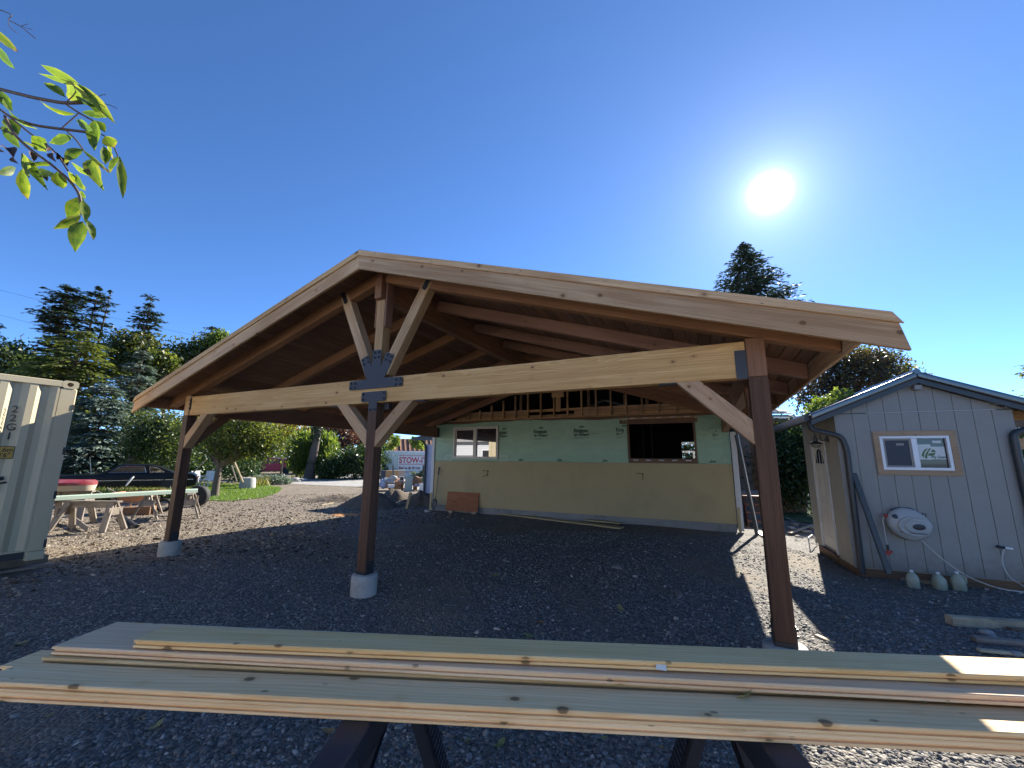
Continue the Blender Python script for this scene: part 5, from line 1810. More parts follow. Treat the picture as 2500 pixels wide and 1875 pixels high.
# wooden stake in the mound
a, c = ground_pt(991, 1243), at(1003, 1202, (ground_pt(991, 1243) - CAM).dot(CF))
o = timber('wooden_stake', a - Vector((0, 0, 0.1)), c, 0.10, 0.045, M['scrap'], None, (0, -1, 0))
tag(o, 'pale wooden stake stuck slanting in the dirt by the mounds', 'stake')
b = MB()
p = ground_pt(845, 1258)
rr = np.random.default_rng(4)
n = 40
vs = [(0, 0, 0.05)]
for ring_ in (0.35, 0.7, 1.0):
    for k in range(n):
        a = 2 * math.pi * k / n
        e = 1 + 0.25 * math.sin(3 * a + 1) + 0.12 * math.sin(7 * a)
        vs.append((math.cos(a) * 0.55 * ring_ * e, math.sin(a) * 0.32 * ring_ * e, 0.05 * (1 - ring_) + 0.02 * rr.random() * (1.1 - ring_) - (0.015 if ring_ == 1 else 0)))
fs = [(0, 1 + k, 1 + (k + 1) % n) for k in range(n)] + [(1 + r * n + k, 1 + (r + 1) * n + k, 1 + (r + 1) * n + (k + 1) % n, 1 + r * n + (k + 1) % n) for r in range(2) for k in range(n)]
o = b.add(vs, fs).build('sawdust_patch', M['orange_tarp'], None, p, 0, True)
o.rotation_euler = (0, 0, 0.5)
tag(o, 'bright orange patch of sawdust on the sunlit ground by the middle post', 'sawdust')
lumber_on('timber', (784, 1234), (812, 1229), 0.09, 0.03, M['scrap'], 'short pale board lying in the sun in the middle of the yard', 'board')

# ================================================================== LEFT YARD
def wood_sawhorse(pa, pb, h, label, ratio=0.5):
    """trestle: top rail from pa to pb (ground points under its ends)"""
    a, c = ground_pt(*pa), ground_pt(*pb)
    t = thing('wooden_sawhorse', label, 'sawhorse', (a + c) / 2, math.atan2(c.y - a.y, c.x - a.x), 'weathered timber sawhorses')
    L = (c - a).length
    timber('top_rail', (-L / 2 - 0.08, 0, h - 0.022), (L / 2 + 0.08, 0, h - 0.022), 0.14, 0.04, M['grey_wood'], t)
    timber('side_rail', (-L / 2, 0.0, h - 0.10), (L / 2, 0.0, h - 0.10), 0.04, 0.11, M['grey_wood'], t)
    for sx in (-1, 1):
        for sy in (-1, 1):
            timber('leg', (sx * (L / 2 + 0.04), sy * 0.27, 0.0), (sx * (L / 2 - 0.07), sy * 0.05, h - 0.045), 0.04, 0.14, M['grey_wood'], t, (1, 0, 0))
        timber('gusset', (sx * (L / 2 - 0.015) + sx * 0.03, -0.17, h - 0.23), (sx * (L / 2 - 0.015) + sx * 0.03, 0.17, h - 0.23), 0.018, 0.16, M['grey_wood'], t)
    return t


wood_sawhorse((150, 1296), (272, 1296), 0.66, 'weathered sawhorse nearest the container, under the near end of the pale green board')
wood_sawhorse((352, 1268), (366, 1255), 0.66, 'middle weathered sawhorse, its legs splayed beside the rusty wheelbarrow')
wood_sawhorse((455, 1268), (462, 1256), 0.68, 'far weathered sawhorse partly hidden behind the left carport post')
s2 = wood_sawhorse((120, 1282), (205, 1280), 0.82, 'tall weathered sawhorse carrying the red topped dinghy')
for (pa, pb) in (((155, 1272), (212, 1297)),):
    a, c = ground_pt(*pa), ground_pt(*pb)
    a.z += 0.22
    o = timber('brace_board', a, c + Vector((0, 0, 0.05)), 0.03, 0.12, M['grey_wood'], None)
    tag(o, 'slanting weathered board propped low between the near sawhorse legs', 'board')
# pale green board resting across
g0, g1 = ground_pt(150, 1296), ground_pt(462, 1265)
d = (g1 - g0).normalized()
o = timber('green_board', g0 - d * 1.0 + Vector((0, 0, 0.66 + 0.055 - gz(0, 0) * 0)), g1 + d * 0.1 + Vector((0, 0, 0.745)), 0.045, 0.11, M['mint'])
tag(o, 'long pale green painted board laid across the weathered sawhorses', 'board')
o = timber('green_board', g0 - d * 1.0 + Vector((0.03, 0.09, 0.66 + 0.055)), g1 + d * 0.0 + Vector((0.03, 0.09, 0.735)), 0.045, 0.09, M['mint'])
tag(o, 'second pale green board lying tight behind the front one', 'board')

# red topped dinghy on the tall sawhorse, half hidden by the container
dp = ground_pt(165, 1281)
dg = thing('dinghy', 'small boat with faded red top and cream side beside the container', 'dinghy', (dp.x - 0.72, dp.y - 0.55, dp.z + 0.825), 0.62)
dg.scale = (1, 1, 0.62)
vs, fs = [], []
stn = [(-1.5, 0.45), (-0.8, 0.52), (0, 0.55), (0.6, 0.5), (1.0, 0.40), (1.25, 0.22), (1.33, 0.03)]
for kind in ('hull', 'deck'):
    b = MB()
    vs = []
    for x, w in stn:
        if kind == 'hull':
            sec = [(-w * 0.75, 0.0), (-w, 0.22), (w, 0.22), (w * 0.75, 0.0)]
        else:
            sec = [(-w * 1.04, 0.225), (-w * 1.02, 0.33), (-w * 0.7, 0.41), (0, 0.44), (w * 0.7, 0.41), (w * 1.02, 0.33), (w * 1.04, 0.225)]
        vs.append([(x, y_, z_) for y_, z_ in sec])
    k = len(vs[0])
    flat = [p for r in vs for p in r]
    b.add(flat, [(i * k + j, i * k + (j + 1) % k, (i + 1) * k + (j + 1) % k, (i + 1) * k + j) for i in range(len(vs) - 1) for j in range(k)] + [tuple(range(k)), tuple(reversed(range((len(vs) - 1) * k, len(vs) * k)))])
    b.build(kind, M['cream_hull' if kind == 'hull' else 'red_hull'], dg, None, 0, True)

# wheelbarrow
wp_ = ground_pt(330, 1251)
wb = thing('wheelbarrow', 'rusty wheelbarrow tub with grey handle standing behind the green board', 'wheelbarrow', wp_, 0.7)
b = MB()
tub = [(-0.52, -0.34, 0.62), (0.5, -0.36, 0.66), (0.5, 0.36, 0.66), (-0.52, 0.34, 0.62), (-0.3, -0.2, 0.34), (0.2, -0.22, 0.34), (0.2, 0.22, 0.34), (-0.3, 0.2, 0.34)]
b.add(tub, [(4, 5, 6, 7), (0, 1, 5, 4), (1, 2, 6, 5), (2, 3, 7, 6), (3, 0, 4, 7)])
o = b.build('tub', M['rust'], wb)
mod = o.modifiers.new('thickness', 'SOLIDIFY')
mod.thickness = 0.012
for s_ in (-1, 1):
    MB().tube([(0.75, s_ * 0.12, 0.22), (-0.3, s_ * 0.26, 0.34), (-1.0, s_ * 0.3, 0.72)], 0.02, 6).build('handle', M['grey_wood'], wb)
    MB().tube([(-0.25, s_ * 0.24, 0.34), (-0.35, s_ * 0.28, 0.0)], 0.016, 6).build('leg', M['rust'], wb)
wl = MB().tube([(0.72 + 0.17 * math.cos(a), 0, 0.2 + 0.17 * math.sin(a)) for a in np.linspace(0, 2 * math.pi, 21)], 0.045, 8, False).build('wheel', M['rubber'], wb, None, 0, True)
o = MB()
o.box((0, 0, 0.11), (0.75, 0.4, 0.22))
o = o.build('crate', M['brown_box'], None, ground_pt(325, 1252) + Vector((0.5, -0.1, 0)), 0.01)
o.rotation_euler = (0, 0, 0.75)
tag(o, 'low brown crate under the rusty wheelbarrow', 'crate')
sp_ = MB()
vs = []
for i, (x, w) in enumerate(((0, 0.05), (0.08, 0.12), (0.2, 0.14), (0.3, 0.10), (0.36, 0.02))):
    for q in (-1, 0, 1):
        vs.append((x, q * w, 0.04 * q * q))
sp_.add(vs, [(i * 3 + k, i * 3 + k + 1, i * 3 + k + 4, i * 3 + k + 3) for i in range(4) for k in range(2)])
o = sp_.build('scoop', M['reel'], None, ground_pt(300, 1240) + Vector((0, 0, 0.72)))
o.rotation_euler = (0.6, -1.0, 0.6)
mod = o.modifiers.new('thickness', 'SOLIDIFY')
mod.thickness = 0.008
tag(o, 'pale grey scoop blade sticking up left of the rusty wheelbarrow', 'scoop')

# small wooden pole lying on the ground
a, c = ground_pt(300, 1268), ground_pt(333, 1290)
o = MB().tube([a + Vector((0, 0, 0.06)), c + Vector((0, 0, 0.04))], 0.045, 8).build('iron_bar', M['rubber'])
tag(o, 'dark round bar lying on the ground right of the near sawhorse', 'bar')


def add_wheel(parent, x, y, r, w, rim, axis='y'):
    ty = MB().lathe([(r * 0.62, -w / 2), (r * 0.93, -w / 2), (r, -w * 0.35), (r, w * 0.35), (r * 0.93, w / 2), (r * 0.62, w / 2)], 24).build('wheel', M['rubber'], parent, None, 0, True)
    ty.matrix_local = Matrix.Translation((x, y, r)) @ Matrix.Rotation(rad(90), 4, 'X')
    MB().lathe([(0.001, -w * 0.42), (r * 0.3, -w * 0.42), (r * 0.6, -w * 0.36), (r * 0.61, w * 0.36), (r * 0.3, w * 0.42), (0.001, w * 0.42)], 20).build('rim', rim, ty, None, 0, True)
    return ty


# spare tyre standing by the far sawhorse
tp = ground_pt(480, 1236)
ty = thing('tyre', 'black spare tyre standing upright beside the left carport post', 'tyre', tp, -1.0)
r, w = 0.36, 0.26
o = MB().lathe([(r * 0.58, -w / 2), (r * 0.9, -w / 2), (r * 0.98, -w * 0.4), (r, -w * 0.25), (r, w * 0.25), (r * 0.98, w * 0.4), (r * 0.9, w / 2), (r * 0.58, w / 2)], 28).build('tread', M['rubber'], ty, None, 0, True)
o.matrix_local = Matrix.Translation((0, 0, r)) @ Matrix.Rotation(rad(90), 4, 'Y')
o = MB().lathe([(0.001, -0.02), (r * 0.57, -0.03), (r * 0.575, 0.03), (0.001, 0.02)], 20).build('hub', M['black_paint'], ty, None, 0, True)
o.matrix_local = Matrix.Translation((0, 0, r)) @ Matrix.Rotation(rad(90), 4, 'Y')


def car(name, label, loc, rz, L, Wd, side, top, belt, green, paint, wheels, r, kind):
    """side: lower body outline (x, z); top: greenhouse outline; lofted across the width with tumblehome"""
    t = thing(name, label, 'car', loc, rz)

    def loft(poly, rows):
        b = MB()
        k = len(poly)
        vs = []
        for y, sh, dz in rows:
            cx = sum(p[0] for p in poly) / k
            for x, z in poly:
                vs.append((cx + (x - cx) * sh, y, z + dz * (1 if z > 0.5 * max(q[1] for q in poly) else 0)))
        n = len(rows)
        fs = [(i * k + j, i * k + (j + 1) % k, (i + 1) * k + (j + 1) % k, (i + 1) * k + j) for i in range(n - 1) for j in range(k)]
        fs += [tuple(range(k)), tuple(reversed(range((n - 1) * k, n * k)))]
        return b.add(vs, fs)
    h = Wd / 2
    body = loft(side, [(-h, 0.975, -0.05), (-h * 0.985, 0.99, -0.01), (-h * 0.8, 1.0, 0.02), (0, 1.0, 0.035), (h * 0.8, 1.0, 0.02), (h * 0.985, 0.99, -0.01), (h, 0.975, -0.05)])
    body.build('body', paint, t, None, 0, True)
    g = h * 0.86
    roof = loft(top, [(-g, 1.0, -0.02), (-g * 0.9, 0.99, 0.02), (0, 0.985, 0.045), (g * 0.9, 0.99, 0.02), (g, 1.0, -0.02)])
    roof.build('cabin', paint, t, None, 0, True)
    for sy in (-1, 1):
        for poly in green:
            b = MB()
            b.prism(poly, (0, sy * (g + 0.001), 0), (1, 0, 0), (0, 0, 1), (0, sy, 0), 0.008)
            b.build('window', M['car_glass'], t)
            b = MB()
            pp = [Vector((x, sy * (g + 0.012), z)) for x, z in poly]
            b.tube(pp + [pp[0]], 0.012, 5, False)
            b.build('window_trim', M['chrome'] if kind == 'coupe' else paint, t)
    for x in wheels:
        for sy in (-1, 1):
            add_wheel(t, x, sy * (h - 0.10), r, 0.2, M['chrome'])
            b = MB()
            pts = [(x + (r + 0.05) * math.cos(a), sy * (h + 0.004), r + (r + 0.05) * math.sin(a)) for a in np.linspace(0, math.pi, 14)]
            b.tube(pts, 0.028, 6)
            b.build('wheel_arch', paint, t)
            b = MB()
            b.prism([((r + 0.03) * math.cos(a), (r + 0.03) * math.sin(a)) for a in np.linspace(0, 2 * math.pi, 22)[:-1]], (x, sy * (h - 0.14), r), (1, 0, 0), (0, 0, 1), (0, sy, 0), 0.142)
            b.build('wheel_well', M['black_paint'], t)
    return t, h, g


# black coupe: nose to the left in view, behind the weeds
cp0, cp1 = ground_pt(120, 1212), ground_pt(480, 1203)
cc = at(312, 1203, 20.0)
cc.z = gz(cc.x, cc.y)
vdir = Vector((cc.x - CAM.x, cc.y - CAM.y, 0)).normalized()
cdir = Vector((-vdir.y, vdir.x, 0))   # towards the left of the view
crz = math.atan2(cdir.y, cdir.x) - 0.10
side = [(-2.62, 0.30), (-2.66, 0.55), (-2.60, 0.80), (-2.45, 0.90), (-1.5, 0.95), (-0.9, 0.93), (0.9, 0.91), (2.45, 0.84), (2.62, 0.78), (2.66, 0.55), (2.60, 0.32), (2.2, 0.24), (-2.2, 0.24)]
top = [(-1.75, 0.92), (-1.15, 1.22), (-0.75, 1.34), (0.15, 1.345), (0.42, 1.30), (1.02, 0.90)]
green = [[(-0.62, 0.97), (-0.52, 1.27), (0.15, 1.275), (0.36, 1.24), (0.72, 0.96)], [(-1.3, 0.985), (-0.98, 1.21), (-0.72, 1.265), (-0.76, 0.97)]]
coupe, h, g = car('coupe', 'old long black coupe parked under the trees in tall weeds', cc, crz, 5.3, 1.85, side, top, None, green, M['car_black'], (-1.62, 1.62), 0.34, 'coupe')
for sy in (-1, 1):
    MB().span((-2.5, sy * (h + 0.003) - 0.006, 0.60), (2.5, sy * (h + 0.003) + 0.006, 0.625)).build('chrome_strip', M['chrome'], coupe)
MB().span((-2.74, -0.85, 0.42), (-2.665, 0.85, 0.52)).build('bumper', M['chrome'], coupe, None, 0.02)
MB().span((2.665, -0.85, 0.42), (2.74, 0.85, 0.52)).build('bumper', M['chrome'], coupe, None, 0.02)
b = MB()
b.prism([(0.43, 1.285), (0.97, 0.935), (0.98, 0.95), (0.445, 1.305)], (0, -0.62, 0), (1, 0, 0), (0, 0, 1), (0, 1, 0), 1.24)
b.build('windscreen', M['car_glass'], coupe)
for y in (-0.7, 0.7):
    MB().span((-2.672, y - 0.16, 0.58), (-2.655, y + 0.16, 0.72)).build('tail_light', M['red_plastic'], coupe)
MB().tube([(1.3, 0.7, 0.9), (1.45, 0.72, 1.7)], 0.006, 5).build('aerial', M['chrome'], coupe)

# red station wagon far off, tail towards the right
sc_ = at(664, 1153, 46)
sc_.z = -0.28
side = [(-2.2, 0.40), (-2.25, 0.75), (-2.2, 1.05), (-0.8, 1.08), (1.1, 1.05), (2.1, 0.98), (2.22, 0.85), (2.2, 0.42), (1.9, 0.32), (-1.95, 0.32)]
top = [(-2.18, 1.05), (-2.0, 1.62), (-1.7, 1.72), (0.35, 1.72), (0.55, 1.66), (1.15, 1.05)]
green = [[(-1.95, 1.12), (-1.85, 1.58), (-1.1, 1.60), (-1.1, 1.12)], [(-1.02, 1.12), (-1.02, 1.60), (-0.25, 1.60), (-0.25, 1.12)], [(-0.17, 1.12), (-0.17, 1.60), (0.4, 1.60), (0.85, 1.12)]]
vdir = Vector((sc_.x - CAM.x, sc_.y - CAM.y, 0)).normalized()
suv, h, g = car('red_wagon', 'red station wagon with white roof rails parked far off behind the orchard tree', sc_, math.atan2(vdir.x, -vdir.y) + rad(0) , 4.4, 1.8, side, top, None, green, M['car_red'], (-1.35, 1.35), 0.36, 'suv')
suv.rotation_euler[2] = math.atan2(vdir.x, -vdir.y)
for sy in (-1, 1):
    MB().span((-1.8, sy * 0.7 - 0.02, 1.765), (0.2, sy * 0.7 + 0.02, 1.80)).build('roof_rail', M['chrome'], suv)
    MB().span((-2.262, sy * 0.72 - 0.12, 0.72), (-2.24, sy * 0.72 + 0.12, 1.0)).build('tail_light', M['red_plastic'], suv)
MB().span((-2.33, -0.85, 0.42), (-2.262, 0.85, 0.6)).build('bumper', M['chrome'], suv, None, 0.02)


# white garden chairs
def garden_chair(px, py, rz, label):
    t = thing('garden_chair', label, 'chair', ground_pt(px, py), rz, 'white chairs on the lawn edge')
    for y in (-0.24, 0.24):
        MB().tube([(0.24, y, 0), (0.22, y, 0.42)], 0.02, 6).build('leg', M['chair_white'], t)
        MB().tube([(-0.30, y, 0), (-0.2, y, 0.42)], 0.02, 6).build('leg', M['chair_white'], t)
        MB().tube([(0.24, y, 0.4), (0.25, y, 0.62), (-0.25, y, 0.64)], 0.02, 6).build('armrest', M['chair_white'], t)
    MB().box((0.02, 0, 0.42), (0.48, 0.48, 0.03)).build('seat', M['chair_white'], t, None, 0.01)
    timber('backrest', (-0.22, 0, 0.42), (-0.40, 0, 0.95), 0.48, 0.03, M['chair_white'], t, (1, 0, 0.3))
    return t


garden_chair(483, 1189, 0.1, 'white garden chair nearest the black coupe, side turned to view')
garden_chair(503, 1189, -0.9, 'white garden chair between its two neighbours, back panel showing')
garden_chair(518, 1190, -0.5, 'white garden chair beside the orchard tree trunk')

# lawn patch, road and other flat strips
def flat_poly(name, pix, mat, dz, kind='structure'):
    b = MB()
    pts = [ground_pt(*q) for q in pix]
    pts = [Vector((p.x, p.y, gz(p.x, p.y) + dz)) for p in pts]
    b.add(pts, [tuple(range(len(pts)))])
    o = b.build(name, mat)
    o['kind'] = kind
    return o, pts


def lawn_mat(name, a, c, d):
    b = NB(name)
    g = b.n('NewGeometry').outputs['Position']
    n1 = b.noise(g, 1.2, 6, 0.7)
    n2 = b.noise(g, 14.0, 4, 0.7)
    col = b.ramp(b.math('ADD', b.math('MULTIPLY', n1, 0.55), b.math('MULTIPLY', n2, 0.45)), [(0.3, a), (0.5, c), (0.72, d)])
    return b.pbr(col, 0.9, b.bump(n2, 0.8, 0.05), spec=0.1)


M['lawn'] = lawn_mat('lawn ground', (0.05, 0.09, 0.02), (0.085, 0.14, 0.028), (0.19, 0.19, 0.075))
M['painted_shade_lawn'] = lawn_mat('lawn with painted shade', (0.05, 0.075, 0.03), (0.075, 0.105, 0.045), (0.13, 0.13, 0.07))  # duller copy of the lawn colours with shade painted in
M['road'] = lawn_mat('pale gravel lane', (0.26, 0.25, 0.23), (0.34, 0.33, 0.31), (0.44, 0.43, 0.40))
lawn, lp_ = flat_poly('lawn', [(478, 1222), (560, 1224), (640, 1216), (678, 1203), (690, 1192), (640, 1184), (540, 1181), (300, 1178), (60, 1182), (60, 1200), (300, 1206)], M['lawn'], 0.02)
flat_poly('road', [(640, 1178), (760, 1184), (900, 1190), (1100, 1200), (1100, 1160), (900, 1156), (800, 1160), (700, 1168), (640, 1172)], M['road'], 0.012)
flat_poly('side_lawn', [(1890, 1262), (1940, 1275), (2000, 1282), (2060, 1262), (2000, 1240), (1900, 1236)], M['painted_shade_lawn'], 0.03)


def grass_blades(name, poly, n, hgt, mat, seed, label=None, w=0.012):
    rr = np.random.default_rng(seed)
    P = np.array([(p.x, p.y) for p in poly])
    lo, hi = P.min(0), P.max(0)
    pts = []
    while len(pts) < n:
        q = rr.uniform(lo, hi, (n * 2, 2))
        ins = np.zeros(len(q), bool)
        j = len(P) - 1
        for i in range(len(P)):
            c = ((P[i, 1] > q[:, 1]) != (P[j, 1] > q[:, 1])) & (q[:, 0] < (P[j, 0] - P[i, 0]) * (q[:, 1] - P[i, 1]) / (P[j, 1] - P[i, 1] + 1e-12) + P[i, 0])
            ins ^= c
            j = i
        pts += list(q[ins])
    q = np.array(pts[:n])
    z = gzn(q[:, 0], q[:, 1])
    base = np.stack([q[:, 0], q[:, 1], z], 1)
    a = rr.uniform(0, 6.28, n)
    hh = hgt * rr.uniform(0.5, 1.5, n)
    dx = np.stack([np.cos(a), np.sin(a), 0 * a], 1) * (w * rr.uniform(0.6, 1.5, n))[:, None]
    lean = np.stack([rr.normal(0, 0.35, n), rr.normal(0, 0.35, n), np.ones(n)], 1) * hh[:, None]
    V = np.stack([base - dx, base + dx, base + lean], 1).reshape(-1, 3)
    F = np.arange(n * 3).reshape(n, 3)
    return npmesh(name, V, F, mat, None, rr.random(n), 3)


stuff(grass_blades('lawn_grass', lp_, 26000, 0.09, LM['grass'], 5))
wd = [ground_pt(*q) for q in [(140, 1222), (320, 1218), (450, 1212), (480, 1206), (300, 1206), (140, 1210)]]
stuff(grass_blades('weeds', wd, 3500, 0.26, LM['dry'], 6, w=0.025))
wd = [ground_pt(*q) for q in [(150, 1228), (300, 1226), (440, 1216), (300, 1212), (150, 1214)]]
stuff(grass_blades('tall_weeds', wd, 1300, 0.34, LM['apple'], 8, w=0.05))

# ================================================================== STORAGE CONTAINER AND JUNK
sp = at(936, 1140, 38)
stx, sty = sp.x, sp.y
se = at(1100, 1140, 40)
sdir = Vector((se.x - sp.x, se.y - sp.y, 0)).normalized()
ztop = at(936, 1100, 38).z
stow = thing('storage_container', 'white ribbed storage container with red STOW lettering behind the junk pile', 'container', (stx, sty, -0.3), math.atan2(sdir.y, sdir.x))
Ls = 9.0
n = 40
seq = []
for i in range(n):
    x = i * Ls / n
    seq += [(x, 0.0), (x + 0.12, 0.0), (x + 0.15, 0.025), (x + 0.2, 0.025)]
k = len(seq)
H = ztop + 0.3
b = MB()
b.add([(x, y, 0.15) for x, y in seq] + [(x, y, H - 0.1) for x, y in seq], [(i, i + 1, k + i + 1, k + i) for i in range(k - 1)])
b.build('side_panel', M['stow'], stow)
MB().span((-0.06, 0.03, 0.1), (Ls, 2.4, H - 0.02)).build('body', M['stow'], stow)
MB().span((-0.08, -0.03, 0.1), (0.02, 0.05, H - 0.1)).build('corner_post', M['stow'], stow)
rv = MB()
x = 0
while x < Ls:
    rv.span((x, -0.05, H - 0.1), (x + 0.26, 0.1, H + 0.0))
    x += 0.36
rv.span((-0.06, -0.02, H - 0.14), (Ls, 0.1, H - 0.101))
stuff(rv.build('roof_edge', M['vinyl'], stow))
fx = 38 / FPX
sgx = lambda px: (at(px, 1140, 38.6) - Vector((stx, sty, 0))).dot(sdir)
x0 = sgx(973)
sw = sgx(1033) - x0
sg = MB().span((x0 - 0.1, -0.035, 0.2), (x0 + sw * 2.0, -0.031, H - 0.45)).build('sign_panel', M['stow_sign'], stow)
zr = lambda py: at(1000, py, 38.5).z + 0.3
fm = lambda x, z: face_matrix((x, -0.037, z), (1, 0, 0), (0, 0, 1))
hS = zr(1116) - zr(1130)
text('STOW-IT', 'lettering', hS * 1.38, M['red_ink'], sg, fm(x0, zr(1130)), 0.02, 'LEFT', 0.004, sw / (hS * 1.38 * 3.5))
b = MB()
b.span((x0, -0.04, zr(1113.4)), (x0 + sw * 1.4, -0.036, zr(1112.0)))
b.span((x0, -0.04, zr(1134.0)), (x0 + sw * 1.4, -0.036, zr(1132.6)))
b.build('sign_rule', M['red_ink'], sg)
text('Sales & Rent', 'lettering', 0.30, M['brown_ink'], sg, fm(x0, zr(1145)), 0.012, 'LEFT', 0.004, sw / (0.30 * 5.6))
text('510-110-0117', 'lettering', 0.20, M['brown_ink'], sg, fm(x0 + sw * 0.25, zr(1154)), 0.006, 'LEFT', 0.004, 0.9)

jd = 23.0


def jp(px, py, dd=jd):
    p = at(px, py, dd)
    return p


def facing_box(name, px0, py0, px1, py1, dd, depth, mat, label, cat, group=None, lean=0.0, roll=0.0):
    """upright piece of junk spanning a pixel rectangle at a distance, turned towards the yard"""
    c = at((px0 + px1) / 2, py1, dd)
    w = (px1 - px0) / FPX * dd
    h = (py1 - py0) / FPX * dd * 1.02
    o = MB().box((0, depth / 2, h / 2), (w, depth, h)).build(name, mat, None, (c.x, c.y, c.z), 0.01)
    v = Vector((c.x - CAM.x, c.y - CAM.y, 0)).normalized()
    o.rotation_euler = (-lean, roll, math.atan2(v.y, v.x) - math.pi / 2)
    tag(o, label, cat, group)
    return o, w, h


o, w, h = facing_box('cabinet_door', 986, 1164, 1005, 1201, 23, 0.05, M['celadon'], 'pale green flat door leaning in the junk pile', 'door', None, 0.12, rad(4))
wf = at(979, 1201, 23.3)
wf_ = thing('window_frame', 'white open window frame standing in the junk pile beside the green door', 'window frame', wf, math.atan2(CAM.y - wf.y, CAM.x - wf.x) + math.pi / 2)
ww, hh = 0.26, 0.88
b = MB()
pbox(b, -ww / 2, ww / 2, 0, hh, 0.04, 0, 0.06, Z3)
b.span((-ww / 2 + 0.04, 0, hh * 0.42), (ww / 2 - 0.04, 0.05, hh * 0.42 + 0.035))
b.span((-ww / 2 + 0.04, 0, hh * 0.7), (ww / 2 - 0.04, 0.05, hh * 0.7 + 0.035))
b.build('frame', M['vinyl'], wf_)
MB().span((-ww / 2 + 0.03, 0.03, 0.03), (ww / 2 - 0.03, 0.035, hh - 0.03)).build('pane', M['dark_glass'], wf_)
facing_box('wood_cabinet', 941, 1150, 971, 1172, 27, 0.5, M['mdf'], 'tan wooden cabinet standing behind the junk pile', 'cabinet')
facing_box('steel_drum', 971, 1149, 988, 1168, 28, 0.5, M['rock'], 'grey box beside the tan cabinet', 'box')
facing_box('dark_cabinet', 928, 1150, 940, 1176, 27, 0.5, M['dark_blue'], 'dark blue cabinet at the left end of the junk pile', 'cabinet')
facing_box('appliance', 1023, 1182, 1034, 1201, 23, 0.4, M['vinyl'], 'small white appliance at the right of the junk pile', 'appliance')
facing_box('bin', 1008, 1178, 1018, 1200, 23.6, 0.4, M['rust'], 'rusty brown bin beside the green door', 'bin')
facing_box('white_slab', 947, 1184, 962, 1191, 22.6, 0.3, M['foam'], 'bright white slab lying in the junk pile', 'slab')
facing_box('blue_tub', 925, 1181, 952, 1189, 25, 0.5, M['dark_blue'], 'low dark blue tub before the cabinets', 'tub')
for i, (px, py, r, mt, lab) in enumerate(((938, 1182, 0.30, 'blue_siding', 'pale blue bundle at the left of the junk pile'), (955, 1174, 0.32, 'reel', 'white bundle on the junk pile under the tan cabinet'), (967, 1185, 0.42, 'rust', 'dark rusty tangle left of the white frame'),
                                        (1016, 1173, 0.30, 'brown_box', 'brown bundle on the bin beside the green door'), (1020, 1177, 0.26, 'blue_siding', 'blue and white bundle by the white appliance'), (1042, 1193, 0.34, 'cream_dark', 'dark bundle beside the house wing'))):
    c = at(px, py, 23.5)
    rr = np.random.default_rng(50 + i)
    bm = bmesh.new()
    bmesh.ops.create_icosphere(bm, subdivisions=3, radius=1)
    ph = rr.uniform(0, 6, 6)
    for v in bm.verts:
        q = v.co.copy()
        v.co *= 1 + 0.25 * math.sin(4 * q.x + ph[0]) * math.sin(3 * q.y + ph[1]) + 0.18 * math.sin(6 * q.z + ph[2] + 3 * q.x)
        v.co.x *= r * 1.25
        v.co.y *= r
        v.co.z *= r * 0.8
    me = bpy.data.meshes.new('junk_bundle')
    bm.to_mesh(me)
    bm.free()
    me.materials.append(M[mt])
    o = bpy.data.objects.new('junk_bundle', me)
    C.objects.link(o)
    o.location = (c.x, c.y, max(c.z, -0.2 + r * 0.5))
    tag(o, lab, 'bundle', 'bundles in the junk pile')
for i, (px, y0, y1, mt, lab) in enumerate(((963, 1136, 1180, 'dark_blue', 'blue board sticking up behind the tan cabinet'), (1031, 1136, 1178, 'black_metal', 'dark bar sticking up before the wing downpipe'))):
    a, c = at(px, y1, 24), at(px + (3 if i else -4), y0, 24)
    o = timber('upright_board', a, c, 0.1, 0.04, M[mt], None, (0, -1, 0))
    tag(o, lab, 'board')

# ================================================================== TREES AND HEDGES
def quads(c, a, b2):
    """centres and half-axis vectors -> verts, faces"""
    V = np.stack([c - a, c + b2, c + a, c - b2], 1).reshape(-1, 3)
    return V, np.arange(len(V)).reshape(-1, 4)


def unit(v):
    return v / (np.linalg.norm(v, axis=1, keepdims=True) + 1e-9)


def leaf_cloud(centers, size, rr, up=0.35, asp=0.55):
    n = len(centers)
    nrm = unit(rr.standard_normal((n, 3)) + np.array([0, 0, up]))
    t = unit(np.cross(nrm, rr.standard_normal((n, 3))))
    s = np.cross(nrm, t)
    L = size * rr.uniform(0.6, 1.35, n)[:, None]
    return quads(centers, t * L * 0.5, s * L * 0.5 * asp)


def base_pt(px, depth):
    p = at(px, 1121, depth)
    return Vector((p.x, p.y, gz(p.x, p.y)))


def trunk_mesh(name, pts, rads, mat, parent, n=10, seed=0):
    return MB().tube(pts, list(rads), n).build(name, mat, parent, None, 0, True)


